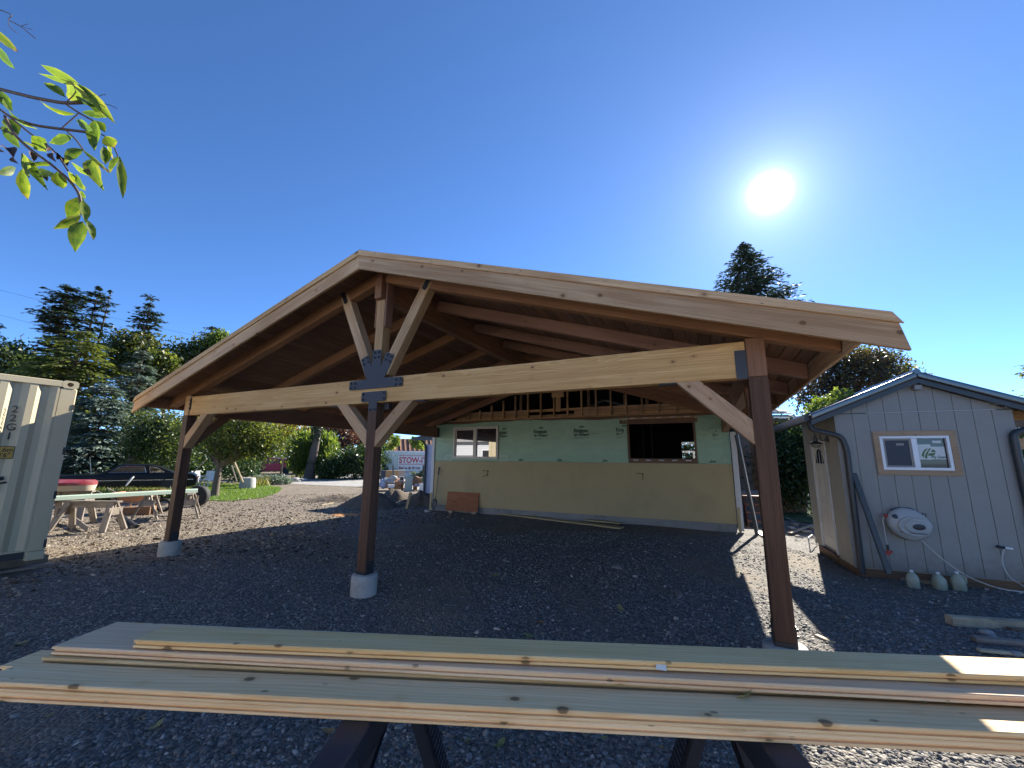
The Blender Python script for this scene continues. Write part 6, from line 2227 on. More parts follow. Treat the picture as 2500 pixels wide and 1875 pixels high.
def conifer(name, label, px, ptop, depth, wpx, mat, seed, nb=260, low=0.12, droop=0.28, shape=0.8, spray=0.42, tiers=True, ragged=0.35, group='tall conifers beyond the yard', bare=0.0):
    rr = np.random.default_rng(seed)
    tp_ = at(px, ptop, depth)
    b0 = Vector((tp_.x, tp_.y, gz(tp_.x, tp_.y)))
    H = tp_.z - b0.z
    R = wpx / FPX * depth / 2
    t = thing(name, label, 'tree', b0, 0, group)
    pts = [Vector((0.02 * H * math.sin(i * 1.1 + seed) * 0.25, 0.02 * H * math.cos(i * 1.7 + seed) * 0.25, H * i / 7 * 0.985)) for i in range(8)]
    trunk_mesh('trunk', pts, [max(0.02, 0.018 * H * (1 - i / 7.3)) for i in range(8)], M['bark'], t)
    Cs, As, Bs = [], [], []
    wood_ = MB()
    hs = low + (1 - low) * rr.random(nb) ** 0.85
    if tiers:
        nt_ = int(H / 0.85)
        hs = np.clip((np.floor(hs * nt_) + 0.5 + rr.normal(0, 0.16, nb)) / nt_, low, 0.995)
        tier_len = rr.uniform(1 - ragged, 1 + ragged * 0.6, nt_ + 2)
    for h in hs:
        f = ((1 - h) / (1 - low)) ** shape
        L = R * (0.035 + 0.965 * f) * rr.uniform(0.6, 1.12)
        if tiers:
            L *= tier_len[int(h * nt_)]
        if bare and rr.random() < bare:
            L *= 0.35
        az = rr.uniform(0, 2 * math.pi)
        d = np.array([math.cos(az), math.sin(az), 0.0])
        sd = np.array([-d[1], d[0], 0.0])
        rise = rr.uniform(-0.05, 0.28)
        k = max(3, int(L / spray * 4.2))
        s = rr.uniform(0.12, 1, k) ** 0.8
        wdt = (0.10 + 0.22 * s * (1.15 - s)) * L
        off = rr.uniform(-1, 1, k) * wdt
        z = h * H + L * (rise * s - droop * s * s) + rr.normal(0, 0.06, k) * spray
        c = d * (s * L)[:, None] + sd * off[:, None]
        c[:, 2] = z
        q = d[None, :] * rr.uniform(0.5, 1, k)[:, None] + sd[None, :] * (np.sign(off) * rr.uniform(0.1, 0.9, k))[:, None]
        q[:, 2] -= droop * 1.1 * s + rr.uniform(-0.1, 0.25, k)
        q = unit(q)
        sz = spray * rr.uniform(0.6, 1.25, k)[:, None] * (0.65 + 0.35 * f)
        sidev = unit(np.cross(q, np.array([0, 0, 1.0]) + rr.normal(0, 0.35, (k, 3))))
        Cs.append(c)
        As.append(q * sz * 0.5)
        Bs.append(sidev * sz * 0.20)
        if rr.random() < 0.35:
            wood_.tube([(0, 0, h * H), tuple(d * L * 0.5 + np.array([0, 0, h * H + L * (rise * 0.5 - droop * 0.25)])), tuple(d * L * 0.9 + np.array([0, 0, h * H + L * (rise * 0.9 - droop * 0.81)]))], [0.006 * H * f * 0.5 + 0.012, 0.015, 0.006], 4, False)
    c, a, b2 = np.concatenate(Cs), np.concatenate(As), np.concatenate(Bs)
    V, F = quads(c, a, b2)
    rad_ = np.linalg.norm(c[:, :2], axis=1) / max(R, 0.1)
    tint = np.clip(rr.random(len(c)) * 0.75 + 0.3 * rr.random(len(c)) * rad_, 0, 1)
    npmesh('crown', V, F, mat, t, tint)
    if wood_.v:
        wood_.build('branches', M['bark'], t)
    return t


def broadleaf(name, label, blobs, mat, seed, leaf=0.22, n=7000, trunk=None, group=None, cat='tree', depth0=None, up=0.35, hang=0.0, bark='bark', clump=0.5, twigs=True):
    """blobs: (px, py, rx_px, ry_px, depth)"""
    rr = np.random.default_rng(seed)
    px0, d0 = (trunk[0], trunk[1]) if trunk else (blobs[0][0], blobs[0][4])
    b0 = base_pt(px0, d0)
    t = thing(name, label, cat, b0, 0, group)
    wts = np.array([b[2] * b[3] * b[4] ** 2 for b in blobs], float)
    wts /= wts.sum()
    out_ = []
    cens = []
    for (px, py, rx, ry, dd), w in zip(blobs, wts):
        c = np.array(at(px, py, dd)) - np.array(b0)
        r3 = np.array([rx / FPX * dd, rx / FPX * dd, ry / FPX * dd])
        cens.append((c, r3))
        k = int(n * w)
        nc = max(10, k // 16)
        dirs = unit(rr.standard_normal((nc, 3)))
        rad_ = rr.uniform(0.15, 1.0, nc) ** 0.45
        cc_ = c + dirs * r3 * rad_[:, None] * (1 + 0.16 * np.sin(dirs[:, :1] * 5 + seed) * np.sin(dirs[:, 2:] * 4 + 2))
        idx = rr.integers(0, nc, k)
        sg = clump * min(1.0, float(r3.min())) * 0.55
        p = cc_[idx] + rr.standard_normal((k, 3)) * sg * np.array([1, 1, 0.7])
        if hang:
            p[:, 2] -= hang * rr.random(k) ** 1.5
        out_.append(p)
    p = np.concatenate(out_)
    p[:, 2] = np.maximum(p[:, 2], 0.03)
    V, F = leaf_cloud(p, leaf, rr, up)
    if hang:
        k = len(p)
        q = unit(rr.normal(0, 0.25, (k, 3)) + np.array([0, 0, -1.0]))
        s = unit(np.cross(q, rr.standard_normal((k, 3))))
        L = leaf * rr.uniform(0.7, 1.5, k)[:, None]
        V, F = quads(p, q * L * 0.7, s * L * 0.2)
    # clumps share a tint so light and dark sprays show
    tint = np.clip(0.5 + 0.32 * np.sin(p[:, 0] * 2.1 + seed) * np.sin(p[:, 1] * 1.9) * np.sin(p[:, 2] * 2.4 + 1) + rr.normal(0, 0.24, len(p)), 0, 1)
    npmesh('crown', V, F, mat, t, tint)
    if trunk:
        r = trunk[2]
        top = cens[0][0]
        mid = Vector((top[0] * 0.15, top[1] * 0.15, top[2] * 0.45))
        trunk_mesh('trunk', [Vector((0, 0, -0.1)), Vector((r * 0.2, 0, 0.3)), mid, Vector(top * 0.97)], [r * 1.35, r, r * 0.8, r * 0.3], M[bark], t)
        if twigs:
            w = MB()
            for c, r3 in cens:
                for _ in range(5):
                    e = c + unit(rr.standard_normal((1, 3)))[0] * r3 * 0.8
                    m_ = (np.array(mid) * 0.5 + e * 0.5) + np.array([0, 0, 0.1])
                    w.tube([tuple(mid), tuple(m_), tuple(e)], [r * 0.45, r * 0.25, r * 0.06], 5, False)
            w.build('limbs', M[bark], t)
    return t


fir = LM['fir']
conifer('conifer', 'tall dark fir at left with a flat windblown top, left of its twin', 172, 698, 48, 118, fir, 11, 800, 0.25, 0.12, 0.16, 0.6, True, 0.55)
conifer('conifer', 'tall double topped fir right beside the flat topped one', 243, 697, 50, 84, fir, 12, 560, 0.3, 0.12, 0.28, 0.55, True, 0.6, bare=0.25)
conifer('conifer', 'short second leader fir against the double topped fir', 270, 704, 51, 52, fir, 13, 220, 0.5, 0.12, 0.3, 0.5, True, 0.6, bare=0.25)
conifer('conifer', 'slim dark fir standing alone right of the twin firs', 369, 718, 46, 92, fir, 14, 520, 0.25, 0.12, 0.28, 0.55, True, 0.6, bare=0.15)
conifer('conifer', 'small bushy topped fir peeping over the left roof slope', 522, 796, 54, 100, fir, 15, 420, 0.3, 0.12, 0.25, 0.55, True, 0.4)
conifer('conifer', 'dark fir cut by the left frame edge above the container', 4, 788, 42, 110, fir, 16, 260, 0.25, 0.14, 0.6, 0.5, True, 0.4)
conifer('conifer', 'thin grey sparse fir between the left edge fir and the cedar', 56, 812, 58, 80, LM['spruce'], 17, 150, 0.3, 0.12, 0.7, 0.5, True, 0.5, bare=0.3)
conifer('cedar', 'broad layered yellow green cedar above the container', 205, 806, 37, 300, LM['cedar'], 18, 620, 0.12, 0.24, 0.42, 0.5, True, 0.25)
conifer('spruce', 'silvery blue spruce beside the left end of the roof', 352, 850, 28, 210, LM['spruce'], 19, 640, 0.03, 0.2, 0.6, 0.34, True, 0.2)
conifer('spruce', 'big dark blue spruce behind the black coupe', 262, 935, 25, 250, LM['spruce'], 20, 760, 0.03, 0.22, 0.5, 0.34, True, 0.2)
conifer('spruce', 'dark low spruce rising right behind the container', 165, 960, 27, 190, fir, 21, 460, 0.03, 0.22, 0.5, 0.36, True, 0.25)
broadleaf('maple', 'rounded olive green tree under the slim fir', [(325, 838, 50, 26, 44), (382, 885, 50, 46, 43), (300, 880, 45, 40, 43), (410, 935, 50, 55, 42)], LM['olive'], 22, 0.40, 9000, (330, 44, 0.4), 'broad trees beyond the yard', clump=0.9)
broadleaf('maple', 'small yellow green tree between spruce and olive tree', [(400, 880, 24, 26, 41), (385, 870, 18, 16, 41)], LM['apple'], 23, 0.34, 1500, (390, 41, 0.2), 'broad trees beyond the yard')
broadleaf('maple', 'dark green tree just above the left roof slope', [(478, 872, 52, 45, 48), (520, 850, 40, 35, 48), (450, 930, 60, 60, 47)], LM['green'], 24, 0.40, 7000, (480, 48, 0.4), 'broad trees beyond the yard', clump=0.9)
broadleaf('poplar', 'pale yellow green tree touching the roof edge below the bushy fir', [(538, 838, 22, 30, 47)], LM['lime'], 25, 0.34, 1500, (538, 47, 0.2), 'broad trees beyond the yard')
broadleaf('maple', 'dark tree filling the gap above the container top', [(60, 900, 70, 40, 44), (120, 930, 60, 50, 40), (10, 880, 50, 50, 44)], LM['green'], 26, 0.40, 6000, (60, 44, 0.4), 'broad trees beyond the yard', clump=0.9)
broadleaf('undergrowth', 'dark evergreen hedge running behind the black coupe', [(180, 1120, 90, 50, 27), (300, 1130, 90, 45, 27), (400, 1120, 90, 55, 27), (480, 1120, 70, 50, 30)], LM['ivy'], 27, 0.20, 15000, None, None, 'hedge', clump=0.8)
broadleaf('yard_tree', 'bushy green tree with bare trunk right behind the black coupe', [(375, 1050, 45, 45, 23.5), (415, 1075, 50, 60, 23.5), (350, 1095, 40, 35, 23.5)], LM['green'], 28, 0.17, 10000, (312, 23.5, 0.28), 'small yard trees', clump=0.7)
broadleaf('apple_tree', 'old apple tree with forked trunk at the lawn edge', [(560, 1056, 80, 42, 19), (640, 1068, 52, 48, 19), (500, 1060, 50, 42, 19), (590, 1020, 70, 30, 19), (575, 1098, 60, 26, 19), (640, 1095, 36, 22, 19), (655, 1075, 30, 28, 19)], LM['apple'], 29, 0.13, 15000, (535, 18.6, 0.15), 'small yard trees', clump=0.7)
broadleaf('shrub', 'dark shrubs filling the space under the apple tree', [(590, 1140, 45, 30, 26), (530, 1150, 50, 20, 27), (480, 1150, 40, 20, 27)], LM['ivy'], 30, 0.15, 6000, None, 'low garden shrubs', 'shrub')
broadleaf('shrub', 'low grey green shrub bed left of the ivy clad trunk', [(660, 1170, 40, 13, 28), (690, 1174, 30, 9, 28), (625, 1175, 20, 14, 27)], LM['spruce'], 31, 0.12, 3500, None, 'low garden shrubs', 'shrub')
broadleaf('weeping_tree', 'bright lime weeping tree around the ivy clad trunk', [(742, 1085, 32, 36, 37), (795, 1095, 26, 46, 37), (800, 1125, 24, 30, 36), (740, 1120, 26, 30, 37)], LM['lime'], 32, 0.26, 9000, (770, 37, 0.15), 'small yard trees', hang=0.9)
broadleaf('hedge', 'dark ivy covered hedge beside the middle carport post', [(845, 1130, 55, 36, 36), (885, 1125, 40, 40, 36), (815, 1145, 30, 22, 35), (915, 1130, 25, 36, 37)], LM['ivy'], 33, 0.24, 9000, None, None, 'hedge', clump=0.8)
broadleaf('hedge', 'tall dark hedge behind the red wagon', [(690, 1120, 45, 40, 54), (640, 1110, 60, 45, 56), (600, 1110, 50, 50, 56)], LM['green'], 34, 0.35, 6000, None, None, 'hedge', clump=0.9)
broadleaf('red_tree', 'dusky red leaved tree above the dark ivy hedge', [(835, 1068, 42, 32, 50), (800, 1050, 40, 30, 50), (860, 1090, 30, 25, 50)], LM['purple'], 35, 0.36, 4000, (835, 50, 0.25), 'broad trees beyond the yard')
broadleaf('autumn_tree', 'yellow orange tree behind the weeping tree', [(705, 1050, 45, 28, 56), (690, 1075, 30, 25, 55)], LM['autumn'], 36, 0.38, 3500, (700, 56, 0.25), 'broad trees beyond the yard')
broadleaf('maple', 'green gold tree between red tree and middle post', [(895, 1075, 35, 32, 53), (870, 1050, 35, 25, 54), (930, 1060, 40, 30, 56)], LM['apple'], 37, 0.36, 4000, (895, 53, 0.25), 'broad trees beyond the yard')
broadleaf('maple', 'big dark tree far behind, seen under the left eave', [(640, 1040, 90, 50, 62), (760, 1030, 90, 45, 64), (560, 1060, 80, 60, 62), (500, 1080, 60, 50, 60)], LM['green'], 38, 0.5, 7000, (640, 62, 0.5), 'broad trees beyond the yard', clump=1.0)
broadleaf('shrub', 'sunlit yellow green bush over the storage container', [(945, 1090, 18, 9, 46), (965, 1078, 9, 18, 46), (930, 1095, 14, 10, 46)], LM['lime'], 39, 0.3, 1200, None, 'low garden shrubs', 'shrub')
broadleaf('shrub', 'sunlit yellow green bush against the wing gutter', [(1022, 1086, 12, 11, 46), (1010, 1078, 10, 12, 46)], LM['lime'], 40, 0.3, 900, None, 'low garden shrubs', 'shrub')
broadleaf('shrub', 'dark spiky shrub at the foot of the wing downpipe', [(1025, 1162, 22, 10, 24), (1045, 1165, 12, 12, 22)], LM['spruce'], 41, 0.22, 900, None, 'low garden shrubs', 'shrub')
# old roof beyond the container
ob = base_pt(975, 60)
oh = thing('far_house', 'old reddish tiled roof house beyond the storage container', 'house', ob, math.atan2(sdir.y, sdir.x))
zt, ze_ = at(960, 1068, 60).z - ob.z, at(960, 1100, 60).z - ob.z
b = MB()
b.add([(-2.6, 0, ze_), (6, 0, ze_), (5.4, 3, zt), (-1.2, 3, zt), (-2.6, 6, ze_), (6, 6, ze_)], [(0, 1, 2, 3), (3, 2, 5, 4), (0, 3, 4), (1, 5, 2)])
rf = b.build('roof', M['tile_roof'], oh)
for k in range(12):
    x = -1.9 + k * 0.66
    MB().tube([(x - 0.3 * (1 if k < 3 else 0), -0.02, ze_ + 0.03), (max(x, -1.1), 2.96, zt + 0.02)], 0.06, 5).build('roof_rib', M['tile_roof'], rf)
MB().span((-2.2, 0.4, -0.1), (5.6, 5.6, ze_ - 0.02)).build('wall', M['white_trim'], oh)

# ivy clad trunk
ip = base_pt(760, 35)
iv = thing('ivy_trunk', 'bare leaning trunk clad in ivy beside the lane', 'tree', ip)
trunk_mesh('trunk', [Vector((-0.1, 0, -0.2)), Vector((0, 0, 0.5)), Vector((0.25, 0.1, 3)), Vector((0.45, 0.2, 6.0)), Vector((0.5, 0.2, 7.6))], [0.55, 0.42, 0.30, 0.24, 0.15], M['bark'], iv, 12)
rr = np.random.default_rng(77)
n = 3200
z = rr.uniform(1.2, 7.6, n)
a = rr.uniform(0, 6.28, n)
r = (0.34 + 0.12 * np.sin(z * 2) - 0.02 * z) * rr.uniform(0.85, 1.35, n)
p = np.stack([0.06 * z + np.cos(a) * r, 0.03 * z + np.sin(a) * r, z], 1)
V, F = leaf_cloud(p, 0.16, rr)
npmesh('ivy', V, F, LM['ivy'], iv, rr.random(n))

# leaning poles and post under the apple tree
for (x0, y0, x1, y1, dd, r, lab, mt) in ((571, 1126, 593, 1178, 22, 0.07, 'pale leaning plank right of the apple tree trunk', 'scrap'), (565, 1136, 578, 1176, 22.5, 0.05, 'brown prop leaning between trunk and pale plank', 'grey_wood'),
                                         (505, 1120, 468, 1158, 24, 0.05, 'pale pole slanting over the white garden chairs', 'scrap'), (690, 1118, 684, 1174, 30, 0.10, 'slim brown post among the low shrubs before the red wagon', 'bark')):
    o = timber('pole', at(x1, y1, dd), at(x0, y0, dd), r * 1.6, r, M[mt], None, (0, -1, 0.1))
    tag(o, lab, 'pole')
o = MB().lathe([(0.001, 0), (0.42, 0), (0.40, 0.5), (0.36, 0.62), (0.001, 0.64)], 18).build('grey_barrel', M['concrete'], None, base_pt(612, 24), 0, True)
tag(o, 'pale grey low barrel between the apple tree and the shrubs', 'barrel')
dry = [ground_pt(*q) for q in [(610, 1188), (660, 1186), (655, 1176), (612, 1178)]]
stuff(grass_blades('dry_grass', dry, 400, 0.45, LM['dry'], 12, w=0.03))
o = timber('fence_rail', at(678, 1119, 40), at(732, 1119, 40), 0.05, 0.06, M['vinyl'])
tag(o, 'thin white rail running from the red wagon to the weeping tree', 'rail')
for i, (px, py, r) in enumerate(((690, 1178, 0.35), (705, 1176, 0.3), (722, 1176, 0.32), (738, 1175, 0.28))):
    rock(px, py, r, ('first', 'second', 'third', 'fourth')[i] + ' grey rock from the left in the row before the ivy clad trunk', 'rock', 0.6, 60 + i, 'rocks by the lane')

# ---- right side
conifer('conifer', 'dark feathery conifer rising behind the right roof slope under the sun', 1814, 594, 70, 345, LM['fir'], 51, 900, 0.45, 0.05, 0.85, 0.85, False, 0.3, group=None)
conifer('conifer', 'yellow green fir at the right frame edge beyond the shed roof', 2548, 770, 17, 250, LM['cedar'], 52, 420, 0.12, 0.16, 0.7, 0.34, True, 0.3, group=None)
broadleaf('dusky_tree', 'dusky leafy tree behind the shed roof, purple flare light in its leaf colour', [(2085, 925, 85, 50, 17.5), (2020, 960, 60, 60, 17.5), (2140, 890, 45, 35, 17.5), (2060, 880, 50, 30, 17.5)], LM['flare_tinted'], 53, 0.13, 12000, (2090, 17.5, 0.2), None, clump=0.6)
broadleaf('maple', 'green tree tips glowing beside the dusky tree', [(2165, 895, 40, 38, 19), (2195, 925, 35, 40, 19), (2120, 862, 35, 20, 19), (2230, 940, 40, 30, 19)], LM['apple'], 54, 0.14, 4500, (2170, 19, 0.2), None, clump=0.5)
broadleaf('hedge', 'tall dark hedge between the near post and the shed', [(1940, 1130, 60, 105, 15), (1985, 1120, 55, 110, 15), (1900, 1135, 50, 95, 15.3), (1925, 1075, 60, 40, 15.5), (2040, 1060, 70, 60, 15.5)], LM['ivy'], 55, 0.12, 20000, None, None, 'hedge', clump=0.7)
broadleaf('hedge', 'dark shrubbery seen between the house corner and the near post', [(1835, 1130, 45, 70, 17), (1800, 1110, 40, 80, 17.5), (1850, 1200, 50, 40, 17)], LM['ivy'], 56, 0.13, 8000, None, None, 'hedge', clump=0.7)
broadleaf('shrub', 'yellow green shrub peeping over the shed gutter', [(2010, 985, 28, 18, 14.2), (2050, 965, 26, 15, 14.2), (1985, 1005, 18, 16, 14.2)], LM['lime'], 57, 0.09, 1500, None, 'low garden shrubs', 'shrub')
broadleaf('hedge', 'dark evergreen mass behind the lean-to at the far right', [(2480, 1130, 60, 90, 14), (2560, 1100, 70, 120, 14)], LM['ivy'], 58, 0.13, 7000, None, None, 'hedge', clump=0.7)
broadleaf('maple', 'leafy tree seen through the small back window of the house', [(1690, 1100, 60, 50, 26), (1650, 1110, 50, 40, 27)], LM['apple'], 59, 0.2, 3000, (1690, 26, 0.2), None, clump=0.6)
# small neighbouring shingled roof lit by the sun
nb0 = base_pt(1890, 16.2)
nh = thing('neighbour_shed', 'small neighbouring building with bright sunlit shingle roof behind the near post', 'building', nb0, 0.35)
za, zb_ = at(1900, 1027, 16.2).z - nb0.z, at(1900, 986, 16.2).z - nb0.z
for k in range(7):
    f0, f1 = k / 7, (k + 1) / 7
    b = MB()
    x1a, x1b = 0.62 - 0.6 * f0, 0.62 - 0.6 * f1
    b.add([(-1.4, -1.0 + 1.0 * f0, za + (zb_ - za) * f0 + 0.03), (x1a, -1.0 + 1.0 * f0, za + (zb_ - za) * f0 + 0.03), (x1b, -1.0 + 1.0 * f1, za + (zb_ - za) * f1), (-1.4, -1.0 + 1.0 * f1, za + (zb_ - za) * f1)], [(0, 1, 2, 3)])
    o = b.build('shingle_course', M['shingle'], nh)
    mod = o.modifiers.new('thickness', 'SOLIDIFY')
    mod.thickness = 0.03
MB().span((-1.3, -0.9, -0.1), (0.5, 0.6, za - 0.02)).build('wall', M['old_board'], nh)
MB().span((-1.4, -1.05, za - 0.12), (0.64, -1.01, za + 0.02)).build('eave_board', M['old_board'], nh)

# overhead wires at left
for i, (q0, q1) in enumerate((((-60, 692), (640, 850)), ((-60, 752), (640, 918)), ((-60, 690), (520, 812)))):
    if i == 2:
        continue
    a, c = at(*q0, 34), at(*q1, 44)
    pts = [a.lerp(c, t_) - Vector((0, 0, 0.9 * 4 * t_ * (1 - t_) * 0.35)) for t_ in np.linspace(0, 1, 14)]
    o = MB().tube(pts, 0.009, 4, False).build('overhead_wire', M['black_metal'])
    tag(o, ('upper' if i == 0 else 'lower') + ' of the two thin wires crossing the sky above the left trees', 'wire', 'overhead wires')

# ================================================================== OVERHANGING BRANCH, TOP LEFT
c1 = lambda x, y: (x * 0.3857, y * 0.3857)
BDEP = 1.95
rb = np.random.default_rng(31)
tb = at(-330, 300, 2.3)
sap = thing('sapling', 'leafy twig end with yellow green leaves hanging into the top left sky', 'tree', (tb.x, tb.y, 0))
so_ = Vector((tb.x, tb.y, 0))
MB().tube([Vector((0, 0, -0.1)), Vector((0.02, 0, 1.0)), Vector((0, 0.03, 2.2)), Vector((0.05, 0, 3.6))], [0.05, 0.042, 0.035, 0.02], 8).build('trunk', M['twig'], sap, None, 0, True)


def bp_(x, y, dd=0.0):
    return at(*c1(x, y), BDEP + dd) - so_


tw = [([(-900, 300, .3), (0, 565, .05), (220, 620, 0), (410, 655, 0), (600, 645, .03)], 0.0075), ([(410, 655, 0), (500, 715, .02), (600, 770, .03)], 0.004),
      ([(-900, 350, .3), (0, 690, .05), (60, 740, 0), (220, 795, -.02), (400, 818, 0), (600, 842, .03)], 0.006), ([(410, 818, 0), (480, 880, .02), (545, 975, .04), (690, 1085, .05)], 0.0035),
      ([(500, 715, .02), (390, 812, 0)], 0.003), ([(30, 735, 0), (80, 840, -.02), (170, 930, -.03), (330, 1045, -.03), (430, 1130, 0), (505, 1225, 0), (520, 1360, 0)], 0.006),
      ([(60, 740, 0), (210, 860, .03), (350, 955, .03), (430, 1080, .02)], 0.004), ([(-300, 800, .1), (0, 805, .05), (80, 850, .0)], 0.005), ([(500, 540, 0), (470, 600, 0), (410, 655, 0)], 0.0025),
      ([(590, 640, .03), (640, 600, .03), (675, 598, .03)], 0.0015), ([(600, 645, .03), (700, 665, .04), (745, 690, .04)], 0.0015), ([(640, 850, .03), (700, 880, .04), (745, 985, .05)], 0.003),
      ([(-200, 40, .2), (0, 60, .2), (80, 95, .2), (50, 125, .2), (130, 165, .2), (225, 245, .2)], 0.0022), ([(50, 125, .2), (60, 175, .2), (110, 210, .2)], 0.0015), ([(130, 165, .2), (180, 150, .2)], 0.0012), ([(140, 168, .2), (210, 190, .2)], 0.0012)]
for pts, r in tw:
    k = len(pts)
    MB().tube(arc_pts([bp_(*q) for q in pts], 3, 0.4) if k > 2 else [bp_(*q) for q in pts], r, 6).build('twig', M['twig'], sap, None, 0, True)
LV = [(-60, 170, 135, 358, 48), (-40, 280, 110, 440, 74), (495, 530, 250, 405, 50), (500, 545, 260, 470, 30), (410, 610, 275, 515, 58), (535, 605, 392, 555, 112), (510, 545, 665, 760, 62), (530, 550, 733, 788, 60),
      (460, 740, 220, 640, 48), (520, 710, 690, 742, 46), (500, 640, 590, 655, 80), (485, 760, 590, 830, 52), (600, 765, 603, 960, 78), (598, 760, 668, 835, 62), (668, 860, 725, 935, 80), (655, 925, 668, 1042, 62),
      (690, 870, 718, 1010, 58), (742, 980, 690, 1090, 46), (758, 990, 780, 1260, 52), (465, 870, 318, 908, 66), (515, 935, 403, 1025, 62), (545, 975, 632, 1178, 84), (530, 940, 692, 1088, 46), (440, 1030, 582, 1118, 46),
      (430, 1085, 545, 1192, 62), (470, 1100, 532, 1205, 52), (520, 1250, 420, 1382, 82), (530, 1262, 545, 1405, 52), (515, 1365, 340, 1452, 56), (515, 1392, 468, 1587, 88), (555, 1388, 602, 1522, 46), (135, 1072, 172, 1268, 62),
      (112, 1065, -20, 1102, 56), (140, 972, 292, 1192, 52), (150, 975, 195, 1135, 58), (332, 1085, 255, 1112, 72), (360, 1090, 397, 1198, 72), (322, 1020, 190, 1042, 56), (290, 880, 218, 945, 92), (-10, 570, 78, 705, 62),
      (-20, 620, 182, 828, 60), (30, 745, 115, 855, 84), (20, 800, 132, 942, 62), (140, 888, 302, 962, 40), (515, 1205, 540, 1262, 46)]
DK = [(40, 930, 85, 990, 62), (330, 960, 345, 1020, 40), (365, 975, 385, 1010, 34), (392, 1000, 425, 1055, 36), (285, 910, 300, 955, 34), (190, 960, 210, 1025, 40), (-10, 920, 10, 960, 40), (80, 990, 112, 1035, 36), (540, 1075, 578, 1112, 34), (280, 1120, 300, 1150, 26)]
M['dead_leaf'] = plain('dead curled leaf', (0.055, 0.025, 0.018), 0.7, 0, 0.3, 30)
for i, (bx, by, tx, ty_, w) in enumerate(LV + DK):
    dead = i >= len(LV)
    dz0, dz1 = rb.uniform(-.03, .04), rb.uniform(-.06, .06)
    A, B_ = bp_(bx, by, dz0), bp_(tx, ty_, dz1)
    ax = B_ - A
    L = ax.length
    ax.normalize()
    view = (A + so_ - CAM).normalized()
    nrm = (-view + Vector(rb.normal(0, 0.42, 3))).normalized()
    nrm = (nrm - ax * nrm.dot(ax)).normalized()
    sd = nrm.cross(ax)
    wd_ = w * 0.3857 / FPX * BDEP * 0.5
    fold = rb.uniform(0.1, 0.6) if not dead else 1.4
    curl = rb.uniform(-0.12, 0.22) * L
    prof = [(0, 0.04), (0.12, 0.5), (0.28, 0.88), (0.45, 1.0), (0.62, 0.88), (0.78, 0.58), (0.91, 0.24), (1.0, 0.02)]
    vs = []
    for u, pw_ in prof:
        for q in (-1, -0.55, 0, 0.55, 1):
            ser = 1 + (0.05 * math.sin(u * 60 + i) if abs(q) == 1 else 0)
            vs.append(A + ax * (u * L) + sd * (q * pw_ * wd_ * ser) + nrm * (fold * abs(q) * pw_ * wd_ * 0.7 - curl * 4 * (u - 0.5) ** 2 * 0.5 + 0.0015 * math.sin(u * 22 + q * 3)))
    k = len(prof)
    F = np.array([(a * 5 + c, a * 5 + c + 1, (a + 1) * 5 + c + 1, (a + 1) * 5 + c) for a in range(k - 1) for c in range(4)])
    spot = rb.random() < 0.45
    tnt = np.clip(rb.uniform(0.0, 0.55) + np.array([(0.35 if spot and a >= 5 else 0) + (0.16 if c in (0, 3) else -0.04) + rb.normal(0, 0.08) for a in range(k - 1) for c in range(4)]), 0, 1)
    o = npmesh('leaf', np.array(vs), F, M['dead_leaf'] if dead else LM['sprig'], sap, tnt, smooth=True)
    if dead:
        o['label'] = 'shrivelled dark brown leaf'

# ================================================================== FALLEN LEAVES
def fallen(px, py, s, tint, rz, label, zoff=0.012, plane=None, curl=0.3):
    p = ground_pt(px, py) if plane is None else onplane(px, py, 2, plane)
    rr = np.random.default_rng(int(px * 7 + py))
    k = 18
    vs = [(0, 0, 0.0)]
    for ring_ in (0.55, 1.0):
        for i in range(k):
            a = 2 * math.pi * i / k
            r = s * ring_ * (0.75 + 0.25 * math.cos(a) ** 2 + 0.10 * math.sin(5 * a + rz) * ring_ + 0.05 * rr.standard_normal() * ring_)
            vs.append((math.cos(a) * r * 1.15, math.sin(a) * r * 0.8, curl * s * ring_ ** 2 * (0.4 + 0.5 * math.sin(2 * a + rz)) + 0.1 * s * rr.random()))
    F3 = [(0, 1 + i, 1 + (i + 1) % k) for i in range(k)]
    F4 = [(1 + i, 1 + k + i, 1 + k + (i + 1) % k, 1 + (i + 1) % k) for i in range(k)]
    b = MB().add(vs, F3 + F4)
    o = b.build('fallen_leaf', LM['fallen'])
    a_ = o.data.attributes.new('tint', 'FLOAT', 'FACE')
    a_.data.foreach_set('value', [min(1, max(0, tint + 0.12 * rr.standard_normal())) for _ in range(len(o.data.polygons))])
    o.location = p + Vector((0, 0, zoff))
    o.rotation_euler = (rr.normal(0, 0.25), rr.normal(0, 0.25), rz)
    tag(o, label, 'leaf', 'fallen leaves')


